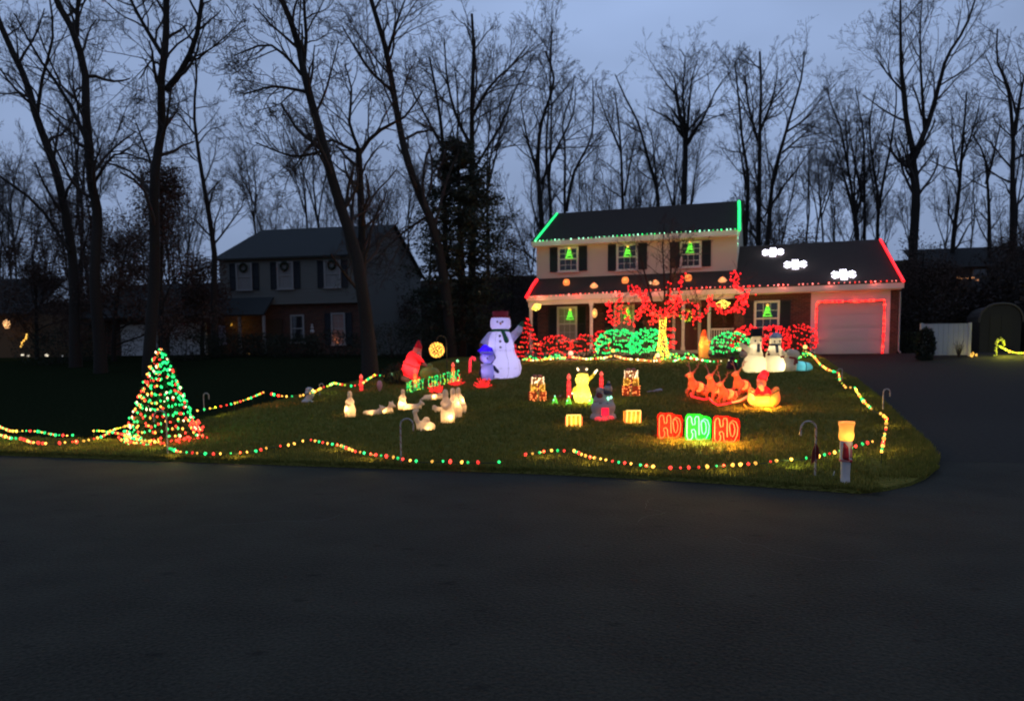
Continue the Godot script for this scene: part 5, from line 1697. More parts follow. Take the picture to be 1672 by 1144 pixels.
# ---------------------------------------------------------------- planting before the house
# a shrub, and the net of bulbs laid over it as a thing of its own
func net_shrub(name_: String, net_label: String, base: Vector3, rx: float, h: float, col: String, rows: int, r: float, seed_: int, power := 0.3, group := "", density := 1.0) -> void:
	var q := RandomNumberGenerator.new()
	q.seed = seed_
	var o := thing("shrub", name_, "shrub", base, 0.0, "shrubs before the porch")
	var sm := MB.new()
	for i in 5:
		sm.tube(wander(Vector3(q.randf_range(-0.2, 0.2) * rx, -0.1, q.randf_range(-0.2, 0.2) * rx), Vector3(q.randfn() * 0.4, 1, q.randfn() * 0.4).normalized(), h, 4, 0.12, 0, q), [0.03, 0.02, 0.015, 0.01, 0.006], 4, false)
	part("stem", sm, bark, o)
	var l := MB.new()
	l.leaves(Vector3(0, h * 0.5, 0), Vector3(rx, h * 0.5, rx * 0.8), int(1700 * rx * density), 0.085, q, 0.6)
	part("foliage", l, mat("yew_green", 0.022, 0.036, 0.016, 0.8), o)
	var n := thing("net_light", net_label, "net lights", base, 0.0, group)
	var w := MB.new()
	var spots := []
	for j in rows:
		var lat := lerpf(-0.55, 1.35, (j + 0.5) / rows)
		var line := []
		var m := int(26 * cos(clampf(lat, -1.2, 1.2)) * rx / 0.7) + 5
		for i in m + 1:
			var lon := lerpf(-0.25, PI + 0.25, float(i) / m)
			var sag := 0.09 * sin(lon * 5.0 + j * 1.7) + q.randfn() * 0.02
			var d := Vector3(cos(lon) * cos(lat + sag), sin(lat + sag), sin(lon) * cos(lat + sag))
			line.append(Vector3(0, h * 0.5, 0) + d * Vector3(rx, h * 0.5, rx * 0.8) * 1.05)
		w.tube(line, [0.005], 3, false)
		for i in line.size():
			if q.randf() < 0.8 * density:
				spots.append(line[i] + Vector3(q.randfn(), q.randfn(), q.randfn()) * 0.02)
	part("wire", w, mat("green_wire", 0.012, 0.03, 0.015, 0.6), n)
	bulb_part(n, spots, col, r)
	lamp(n, Vector3(0, h * 0.55, rx * 0.8 + 0.25), hue_color(col), power, 0.2)

func small_net(label: String, base: Vector3, w: float, col: String, count: int, mix := "") -> void:
	var n := thing("net_light", label, "net lights", base, 0.0, "low clumps of lights along the bed")
	var a := []
	var b := []
	for i in count:
		var p := Vector3(rng.randf_range(-w, w), 0, rng.randf_range(-0.12, 0.12))
		p.y = 0.08 + 0.22 * (1.0 - pow(absf(p.x) / w, 2)) * rng.randf_range(0.3, 1.1)
		if mix and rng.randf() < 0.25: b.append(p)
		else: a.append(p)
	bulb_part(n, a, col, 0.032)
	if mix: bulb_part(n, b, mix, 0.03, "mixed_bulbs")
	var m := MB.new()
	m.leaves(Vector3(0, 0.1, -0.04), Vector3(w, 0.2, 0.15), 260, 0.07, rng, 0.1)
	part("greenery", m, mat("yew_green", 0.022, 0.036, 0.016, 0.8), n)
	lamp(n, Vector3(0, 0.3, 0.3), hue_color(col), 0.06)

func flood(label: String, p: Vector3, c: Color, col: Array, energy: float, size: float, back_ := true) -> void:
	var o := thing("flood_lamp", label, "lamp", p)
	var b := MB.new()
	b.lathe([Vector2(0.03, -0.10), Vector2(0.06, -0.06), Vector2(0.07, 0.02), Vector2(0.075, 0.04)], 10, Transform3D(Basis(Vector3.RIGHT, -0.5), Vector3(0, 0.02, -0.03)))
	b.tube([Vector3(0, -0.05, -0.02), Vector3(0, -0.4, -0.02)], [0.012], 5)
	part("housing", b, mat("black_metal", 0.02, 0.02, 0.02, 0.5), o)
	var m := MB.new()
	m.ball(Vector3(0, 0.06, 0.0), Vector3.ONE * size, 10, 8)
	part("bulb", m, glow(label.split(" ")[0] + "_flood_glow", col[0], col[1], col[2]), o)
	lamp(o, Vector3(0, 0.10, 0.0), c, energy, size, "flood_light")

func bed_and_shrubs() -> void:
	# mulch bed before the porch
	var bed := sheet(steps([-7.6, 2.6, 0.3]), steps([20.6, 23.4, 0.3]), func(s, t): return ground(s, t) + 0.085 + 0.03 * sin(s * 3.1) * cos(t * 4.3))
	setting("flower_bed", bed, grain("mulch", noise_tex(51, 0.08, [[0.3, 0.02, 0.013, 0.009], [0.7, 0.04, 0.026, 0.018]]), 1.1), "dark mulch bed along the front of the porch")
	var b2 := sheet(steps([1.0, 5.2, 0.3]), steps([20.9, 23.6, 0.3]), func(s, t): return ground(s, t) + 0.09 + 0.03 * sin(s * 2.7) * cos(t * 3.9))
	setting("flower_bed", b2, mats["mulch"], "dark mulch bed in front of the garage wing")
	# red spiral tree at the porch's left end
	var sp := drop(Vector3(0.81, 2.01, -34.399))
	var o := thing("spiral_light_tree", "red cone-shaped light tree at the porch's left corner", "light sculpture", sp)
	var fm := MB.new()
	fm.tube([Vector3(0, -0.1, 0), Vector3(-0.12, 1.85, 0)], [0.03, 0.012], 6)
	var bulbs := []
	var warm := []
	var wire := []
	for i in 260:
		var f := i / 260.0
		var y := 0.10 + 1.72 * f
		var rr := 0.58 * (1.0 - f) + 0.035
		var an := f * TAU * 8.5
		var p := Vector3(cos(an) * rr - 0.12 * f, y + rng.randfn() * 0.012, sin(an) * rr * 0.8)
		wire.append(p)
		if rng.randf() < 0.78:
			(warm if absf(f - 0.33) < 0.05 and rng.randf() < 0.4 else bulbs).append(p)
	fm.tube(wire, [0.008], 4, false)
	part("frame", fm, mat("green_wire", 0.012, 0.03, 0.015, 0.6), o)
	var cf := MB.new()
	for i in 1500:
		var f := rng.randf()
		var an := rng.randf() * TAU
		var rr := (0.56 * (1.0 - f) + 0.02) * rng.randf_range(0.5, 1.0)
		cf.leaf(Vector3(cos(an) * rr - 0.12 * f, 0.1 + 1.7 * f, sin(an) * rr * 0.8), Vector3(cos(an), 0.2, sin(an)), 0.09, rng)
	part("foliage", cf, mat("yew_green", 0.022, 0.036, 0.016, 0.8), o)
	bulb_part(o, bulbs, "net_red", 0.027)
	bulb_part(o, warm, "orange", 0.027, "warm_bulbs")
	lamp(o, Vector3(0, 0.9, 0.75), Color(1, 0.05, 0.04), 0.35, 0.2)
	net_shrub("rounded shrub right of the red cone tree", "red net lights on the shrub right of the red cone tree", drop(Vector3(1.909, 1.976, -34.462)), 0.70, 1.02, "net_red", 5, 0.029, 201, 0.35, "red net lights before the porch", 0.9)
	net_shrub("smaller shrub left of the big green-lit pair", "red net lights on the shrub left of the big green-lit pair", drop(Vector3(3.13, 2.043, -34.381)), 0.60, 1.02, "net_red", 4, 0.029, 202, 0.25, "red net lights before the porch", 0.75)
	net_shrub("narrow shrub half behind the left green-lit bush", "red net lights half hidden behind the left green-lit bush", drop(Vector3(3.877, 2.095, -34.769)), 0.34, 1.15, "net_red", 5, 0.031, 203, 0.15, "red net lights before the porch")
	net_shrub("big bush under green lights, left one of the pair", "green net lights over the left bush of the big pair", drop(Vector3(4.388, 1.867, -33.236)), 0.88, 1.22, "net_green", 8, 0.034, 204, 0.45, "green net lights before the porch")
	net_shrub("big bush under green lights, right one of the pair", "green net lights over the right bush of the big pair, beside the lit trunk", drop(Vector3(5.583, 1.854, -32.848)), 0.74, 1.22, "net_green", 9, 0.034, 205, 0.45, "green net lights before the porch", 1.1)
	net_shrub("bush under green lights before the porch railing", "green net lights on the bush before the porch railing", drop(Vector3(8.62, 1.963, -31.651)), 0.76, 1.02, "net_green", 6, 0.034, 206, 0.35, "green net lights before the porch")
	net_shrub("dark shrub under the garage wing's window, left end", "bright red net lights on the left end of the row below the garage wing's window", drop(Vector3(9.524, 2.117, -32.619)), 0.60, 1.22, "net_red", 7, 0.040, 207, 0.30, "red net lights beside the garage")
	net_shrub("dark shrub in the middle of the row below the garage wing's window", "red net lights in the middle of the row below the garage wing's window", drop(Vector3(10.465, 2.08, -32.313)), 0.66, 1.20, "net_red", 8, 0.034, 208, 0.35, "red net lights beside the garage")
	net_shrub("dark shrub beside the garage door", "sparser red net lights on the shrub beside the garage door", drop(Vector3(11.355, 1.994, -31.918)), 0.66, 1.22, "net_red", 7, 0.027, 209, 0.30, "red net lights beside the garage", 0.75)
	for q in [[Vector3(0.792, 1.95, -33.668), 0.34, "green clump of lights at the foot of the red cone tree", 16], [Vector3(1.771, 1.939, -33.35), 0.52, "long green clump of lights below the first red-lit shrub", 30], [Vector3(3.435, 1.97, -32.809), 0.34, "sparse green clump of lights left of the big green-lit pair", 12], [Vector3(6.361, 1.838, -31.754), 0.34, "green clump of lights right of the lit tree trunk", 20], [Vector3(6.988, 1.928, -31.655), 0.36, "green and yellow clump of lights left of the glowing porch figure", 14], [Vector3(11.006, 1.9, -30.034), 0.34, "green clump of lights at the lawn's corner near the garage", 22]]:
		small_net(q[2], drop(q[0]), q[1], "green", q[3], "lime")
	flood("red flood lamp below the first red-lit shrubs", Vector3(2.431, 2.105, -33.031), Color(1, 0.54, 0.27), [1.9, 0.8, 0.55], 5.2, 0.10)
	flood("rosy flood lamp at the foot of the lit tree trunk", Vector3(5.737, 1.962, -31.641), Color(1, 0.58, 0.28), [1.9, 0.75, 0.5], 4.6, 0.09)
	flood("yellow flood lamp before the left green-lit bush", Vector3(4.028, 2.173, -31.986), Color(1, 0.72, 0.18), [1.5, 1.05, 0.2], 0.7, 0.075)
	flood("lime flood lamp below the bush at the porch railing", Vector3(8.625, 2.154, -30.492), Color(0.8, 1, 0.3), [1.0, 1.3, 0.45], 0.4, 0.075)
	flood("gold flood lamp at the lawn's corner near the garage", Vector3(10.869, 2.214, -29.868), Color(1, 0.8, 0.2), [1.3, 1.1, 0.3], 0.6, 0.08)
	# small pale bits in the bed
	var st := thing("garden_marker", "small white marker standing in the bed near the red flood lamp", "marker", drop(Vector3(2.748, 1.977, -32.928)))
	var m := MB.new()
	m.plate(PackedVector2Array([Vector2(-0.045, -0.05), Vector2(0.045, -0.05), Vector2(0.06, 0.2), Vector2(0, 0.3), Vector2(-0.05, 0.22)]), 0.03)
	part("board", m, mat("marker_white", 0.4, 0.38, 0.34, 0.7), st)
	red_tree()
	# glowing figure by the porch steps
	var pf := thing("porch_figure_lamp", "tall orange glowing plastic figure standing beside the porch railing", "figure", drop(Vector3(7.57, 1.973, -31.781)))
	var bm := MB.new()
	bm.blob([[Vector3(0, 0.12, 0), Vector3(0, 0.62, 0), 0.19, 0.17], [Vector3(0, 0.62, 0), Vector3(0, 0.88, 0), 0.17, 0.13], [Vector3(-0.12, 0.62, 0.06), Vector3(0.17, 0.46, 0.12), 0.07, 0.06], [Vector3(0.12, 0.62, 0.03), Vector3(0.22, 0.72, 0.1), 0.06, 0.05], [Vector3(0.08, 0.08, 0.05), Vector3(0.2, 0.06, 0.12), 0.08, 0.06]], 0.025, 0.05)
	part("body", bm, thin("amber_plastic", 0.75, 0.36, 0.10, 0.4), pf)
	var hm := MB.new()
	hm.blob([[Vector3(0, 0.98, 0), Vector3(0.02, 1.12, 0), 0.13, 0.08]], 0.025, 0.04)
	part("hat", hm, thin("orange_plastic", 0.75, 0.18, 0.05, 0.4), pf)
	lamp(pf, Vector3(-0.02, 0.62, 0.0), Color(1, 0.62, 0.2), 0.17, 0.04)

func red_tree() -> void:
	var base := drop(Vector3(6.012, 1.82, -32.077))
	var o := thing("ornamental_tree", "small bare tree before the porch, its limbs wound with red lights", "tree", base)
	var tm := MB.new()
	var bm := MB.new()
	var r := RandomNumberGenerator.new()
	r.seed = 31
	var trunk: Array = [Vector3(6.012, 1.771, -32.077), Vector3(6.007, 2.401, -32.079), Vector3(6.002, 3.004, -32.08), Vector3(6.021, 3.532, -32.074)]
	var limbs := [[[Vector3(6.021, 3.484, -32.074), Vector3(5.676, 3.734, -32.187), Vector3(5.49, 3.981, -32.247), Vector3(5.257, 4.326, -32.323), Vector3(5.023, 4.72, -32.399)], 0.07, 1.2],
		[[Vector3(5.49, 3.981, -32.247), Vector3(5.214, 3.845, -32.337), Vector3(5.075, 3.655, -32.382), Vector3(4.914, 3.271, -32.434), Vector3(4.75, 3.324, -32.487), Vector3(4.513, 3.817, -32.564), Vector3(4.347, 4.163, -32.618), Vector3(4.369, 4.503, -32.611)], 0.035, 1],
		[[Vector3(4.369, 4.503, -32.611), Vector3(4.324, 3.896, -32.626), Vector3(4.184, 3.289, -32.671), Vector3(4.042, 3.391, -32.717), Vector3(3.969, 3.907, -32.741), Vector3(3.92, 4.276, -32.757)], 0.02, 1.6],
		[[Vector3(5.257, 4.326, -32.323), Vector3(5.328, 4.13, -32.3), Vector3(5.19, 3.918, -32.344), Vector3(5.028, 3.705, -32.397)], 0.03, 2],
		[[Vector3(5.023, 4.72, -32.399), Vector3(4.883, 4.822, -32.444), Vector3(4.861, 4.581, -32.451), Vector3(5.117, 4.475, -32.368)], 0.02, 1.8],
		[[Vector3(5.35, 4.226, -32.292), Vector3(5.44, 4.511, -32.263), Vector3(5.393, 4.657, -32.278)], 0.02, 1.8],
		[[Vector3(6.021, 3.484, -32.074), Vector3(6.132, 3.84, -32.038), Vector3(6.219, 4.315, -32.01), Vector3(6.26, 4.885, -31.997)], 0.06, 1.2],
		[[Vector3(6.133, 3.721, -32.038), Vector3(6.403, 4.07, -31.95), Vector3(6.534, 4.47, -31.908), Vector3(6.596, 5.084, -31.888)], 0.05, 1],
		[[Vector3(6.134, 3.673, -32.038), Vector3(6.405, 3.832, -31.95), Vector3(6.539, 3.994, -31.906), Vector3(6.446, 4.236, -31.936)], 0.05, 2.2],
		[[Vector3(6.494, 3.948, -31.921), Vector3(6.718, 4.084, -31.848), Vector3(6.852, 4.174, -31.804), Vector3(7.011, 3.979, -31.753)], 0.03, 1.2],
		[[Vector3(6.134, 3.625, -32.038), Vector3(6.632, 3.658, -31.876), Vector3(7.036, 3.646, -31.744), Vector3(7.306, 3.425, -31.657), Vector3(7.526, 3.585, -31.585), Vector3(7.633, 3.912, -31.551), Vector3(7.629, 4.218, -31.552)], 0.05, 1.1],
		[[Vector3(7.036, 3.646, -31.744), Vector3(7.191, 3.831, -31.694), Vector3(7.299, 4.064, -31.659)], 0.02, 1],
		[[Vector3(7.63, 4.147, -31.552), Vector3(7.831, 3.905, -31.486), Vector3(8.008, 3.806, -31.429), Vector3(8.228, 3.682, -31.357), Vector3(8.51, 3.72, -31.266), Vector3(8.701, 3.947, -31.203), Vector3(8.871, 4.151, -31.148)], 0.03, 1.6],
		[[Vector3(7.651, 4.217, -31.545), Vector3(7.785, 4.071, -31.501), Vector3(7.743, 3.908, -31.515)], 0.02, 2],
		[[Vector3(8.871, 4.151, -31.148), Vector3(8.932, 4.334, -31.129), Vector3(8.822, 4.477, -31.164), Vector3(8.691, 4.668, -31.207), Vector3(8.557, 4.929, -31.25), Vector3(8.423, 5.213, -31.294)], 0.03, 1.1],
		[[Vector3(8.87, 4.197, -31.149), Vector3(8.81, 3.92, -31.168), Vector3(8.836, 3.593, -31.16)], 0.02, 2.4],
		[[Vector3(8.742, 4.109, -31.19), Vector3(8.911, 4.288, -31.135), Vector3(8.896, 3.871, -31.14)], 0.02, 2],
		[[Vector3(6.021, 3.484, -32.074), Vector3(5.724, 3.396, -32.171), Vector3(5.495, 3.305, -32.245)], 0.03, 1.2],
		[[Vector3(5.538, 3.69, -32.231), Vector3(5.769, 3.587, -32.156), Vector3(5.952, 3.63, -32.097)], 0.03, 1.2]]
	var rel := []
	for p in trunk: rel.append(p - base)
	tm.tube(rel, [0.13, 0.10, 0.09, 0.10], 8, false)
	var n := thing("branch_string_light", "red string lights wound along the small tree's limbs", "string lights", base)
	var wm := MB.new()
	var red := []
	for l in limbs:
		var raw := []
		for p in l[0]: raw.append(p - base + Vector3(0, 0, r.randf_range(-0.3, 0.5)))
		var cv := Curve3D.new()
		for k in raw.size():
			var tan_: Vector3 = (raw[mini(k + 1, raw.size() - 1)] - raw[maxi(k - 1, 0)]) * 0.18
			cv.add_point(raw[k], -tan_, tan_)
		var pts := []
		var L := cv.get_baked_length()
		var m := maxi(4, int(L / 0.18))
		for k in m + 1: pts.append(cv.sample_baked(L * k / m))
		if l[1] > 0.0:
			tm.tube(pts, taper(l[1], 0.012, m + 1), 6, false)
			shoots(bm, pts, l[1], 0.012, 0.3, 6, 1.1, 2, r, 0.06)
		var w := []
		for k in int(L / 0.045):
			var a := k * 1.05
			var p: Vector3 = cv.sample_baked(k * 0.045)
			var q: Vector3 = p + Vector3(cos(a), sin(a) * 0.5, sin(a)) * (0.05 + 0.02 * l[2])
			w.append(q)
			for z in int(l[2]):
				if r.randf() < 0.88: red.append(q + Vector3(r.randfn(), r.randfn(), r.randfn()) * 0.024 * l[2])
		wm.tube(w, [0.005], 3, false)
	for i in 150:
		var q: Vector3 = red[r.randi() % red.size()]
		red.append(q + Vector3(r.randfn() * 0.16, r.randfn() * 0.12, r.randfn() * 0.15))
	# thin upright leaders above the lights
	for l in [[Vector3(6.021, 3.532, -32.074), Vector3(6.082, 4.44, -32.055), Vector3(6.029, 5.394, -32.072), Vector3(5.976, 6.345, -32.089), Vector3(6.037, 7.167, -32.069)], [Vector3(6.063, 3.962, -32.061), Vector3(6.35, 4.905, -31.968), Vector3(6.611, 5.839, -31.883), Vector3(6.783, 6.534, -31.827)], [Vector3(5.722, 3.733, -32.172), Vector3(5.438, 4.823, -32.264), Vector3(5.202, 5.792, -32.34), Vector3(5.013, 6.519, -32.402)], [Vector3(6.133, 3.721, -32.038), Vector3(6.28, 5.146, -31.99), Vector3(6.294, 6.091, -31.986), Vector3(6.198, 6.804, -32.017)]]:
		var pts := []
		for p in l: pts.append(p - base + Vector3(0, 0, r.randf_range(-0.1, 0.1)))
		tm.tube(pts, taper(0.055, 0.012, pts.size()), 6, false)
		shoots(bm, pts, 0.05, 0.012, 0.15, 9, 1.7, 1, r, 0.05)
	part("trunk", tm, bark, o)
	part("crown", bm, twig, o)
	part("wire", wm, mat("green_wire", 0.012, 0.03, 0.015, 0.6), n)
	bulb_part(n, red, "net_red", 0.035)
	for q in [Vector3(4.088, 3.904, -32.703), Vector3(5.026, 4.237, -32.398), Vector3(5.492, 3.619, -32.246), Vector3(6.4, 4.309, -31.951), Vector3(7.303, 3.686, -31.658), Vector3(8.183, 3.777, -31.372), Vector3(8.828, 4.106, -31.162)]:
		lamp(n, q - base + Vector3(0, 0, 0.45), Color(1, 0.07, 0.04), 0.28, 0.1, "bulb_light")
	# yellow and green lights wrapped round the trunk
	var t := thing("trunk_string_light", "yellow and green string lights wrapped thickly round the small tree's trunk", "string lights", base)
	var y := []
	var g := []
	var oq := []
	for i in 300:
		var f := r.randf()
		var k := f * (rel.size() - 1)
		var j := mini(int(k), rel.size() - 2)
		var c: Vector3 = rel[j].lerp(rel[j + 1], k - j)
		var rr := 0.125 + 0.30 * pow(1.0 - f, 4.0)
		var a := r.randf_range(-0.4, PI + 0.4)
		var p := c + Vector3(cos(a) * rr, 0, sin(a) * rr * 0.7)
		var z := r.randf()
		if z < 0.30 + 0.4 * f: y.append(p)
		elif z < 0.88: g.append(p)
		else: oq.append(p)
	var sw := []
	for i in 140:
		var f := i / 139.0
		var k := f * (rel.size() - 1)
		var j := mini(int(k), rel.size() - 2)
		var c: Vector3 = rel[j].lerp(rel[j + 1], k - j)
		var rr := 0.125 + 0.28 * pow(1.0 - f, 4.0)
		sw.append(c + Vector3(cos(i * 0.55) * rr, 0, sin(i * 0.55) * rr * 0.7))
	var sm := MB.new()
	sm.tube(sw, [0.006], 3, false)
	part("wire", sm, mat("green_wire", 0.012, 0.03, 0.015, 0.6), t)
	bulb_part(t, y, "gold", 0.019, "yellow_bulbs")
	bulb_part(t, g, "lime", 0.022, "green_bulbs")
	bulb_part(t, oq, "orange", 0.024, "orange_bulbs")
	lamp(t, Vector3(0, 0.5, 0.6), Color(0.9, 1, 0.15), 0.35, 0.1, "bulb_light")
	lamp(t, Vector3(0, 1.4, 0.5), Color(1, 0.9, 0.2), 0.25, 0.1, "bulb_light")
	# low red tiers beside the trunk
	var d := thing("net_light", "short rows of red lights right of the small tree's trunk", "net lights", base + Vector3(0.33, 0, -0.1), 0.0)
	var rb := []
	for tier in [0.55, 0.75, 0.98, 1.25]:
		for i in 9: rb.append(Vector3(r.randf_range(-0.12, 0.22), tier + r.randfn() * 0.03, r.randfn() * 0.06))
	bulb_part(d, rb, "net_red", 0.034)
	var st := MB.new()
	st.tube([Vector3(0.04, -0.1, 0), Vector3(0.04, 1.3, 0)], [0.014], 5)
	part("stake", st, mat("black_metal", 0.02, 0.02, 0.02, 0.5), d)

# ---------------------------------------------------------------- lawn
func lit_tree() -> void:
	var base := drop(Vector3(-7.007, 0.156, -16.119))
	var o := thing("fir_tree", "small cone-shaped fir on the lawn's left corner under coloured lights", "tree", base)
	var r := RandomNumberGenerator.new()
	r.seed = 61
	var tm := MB.new()
	tm.tube([Vector3(0, -0.2, 0), Vector3(0.02, 1, 0), Vector3(0, 1.85, 0)], [0.06, 0.04, 0.01], 7)
	part("trunk", tm, bark, o)
	var cm := MB.new()
	for i in 210:
		var f := pow(r.randf(), 0.8)
		var y := 0.14 + 1.66 * f
		var reach := (0.66 * (1.0 - f) + 0.05) * r.randf_range(0.8, 1.06)
		var a := r.randf() * TAU
		var d := Vector3(cos(a), 0.18 - 0.35 * (1.0 - f), sin(a)).normalized()
		var e := Vector3(0, y, 0) + d * reach
		cm.tube([Vector3(0, y, 0), e], [0.012, 0.004], 3, false)
		for j in 34:
			var c := Vector3(0, y, 0).lerp(e, r.randf_range(0.25, 1.0))
			cm.leaf(c, (d + Vector3(r.randfn(), r.randfn(), r.randfn()) * 0.6).normalized(), r.randf_range(0.05, 0.11), r)
	part("foliage", cm, mat("fir_green", 0.02, 0.06, 0.02), o)
	var n := thing("string_light", "red, green and gold string lights wound round the small fir", "string lights", base)
	var sets := {"red": [], "green": [], "gold": [], "white": []}
	var wire := []
	for i in 680:
		var f := i / 680.0
		var turns := f * TAU * 12.0
		var rr := 0.68 * (1.0 - f) + 0.04
		var p := Vector3(cos(turns) * rr, 0.13 + 1.70 * f + 0.05 * sin(turns * 3.0), sin(turns) * rr)
		wire.append(p)
		if p.z < -0.25 or r.randf() < 0.1: continue
		var k := r.randf()
		var right := p.x > rr * 0.35
		var h := "green" if k < (0.72 if right and f > 0.2 else 0.36) else ("gold" if k < 0.68 else ("red" if k < 0.90 else "white"))
		if not right and k > 0.36 and k < 0.68 and r.randf() < 0.4: h = "red"
		sets[h].append(p + Vector3(r.randfn(), r.randfn(), r.randfn()) * 0.02)
	var sm := MB.new()
	sm.tube(wire, [0.005], 3, false)
	part("wire", sm, mat("green_wire", 0.012, 0.03, 0.015, 0.6), n)
	for h in sets:
		bulb_part(n, sets[h], h, 0.025, h + "_bulbs")
	lamp(n, Vector3(0.5, 0.9, 0.6), Color(0.1, 1, 0.3), 0.14, 0.1, "bulb_light")
	lamp(n, Vector3(-0.3, 0.5, 0.75), Color(1, 0.65, 0.15), 0.10, 0.1, "bulb_light")
	lamp(n, Vector3(0.1, 0.25, 0.85), Color(1, 0.15, 0.08), 0.10, 0.1, "bulb_light")
	# loose string heaped round its foot
	var q := thing("string_light", "red and gold string lights spread on the grass round the small fir's foot", "string lights", base)
	var a := []
	var b := []
	var c := []
	for i in 70:
		var an := r.randf_range(-0.3, PI + 0.2)
		var rr := r.randf_range(0.55, 0.86)
		var p := Vector3(cos(an) * rr, 0.06 + r.randf() * 0.10 + 0.0865 * -sin(an) * rr * 0.9, sin(an) * rr)
		if p.x > 0.1: (a if r.randf() < 0.85 else b).append(p)
		else: [a, b, c][r.randi() % 3].append(p)
	for i in 26:
		a.append(Vector3(0.55 + r.randf() * 0.25, 0.22 + r.randf() * 0.24, r.randf_range(-0.1, 0.2)))
	bulb_part(q, a, "red", 0.027, "red_bulbs")
	bulb_part(q, b, "gold", 0.022, "gold_bulbs")
	bulb_part(q, c, "green", 0.022, "green_bulbs")
	lamp(q, Vector3(0.5, 0.2, 0.55), Color(1, 0.08, 0.05), 0.12, 0.1, "bulb_light")

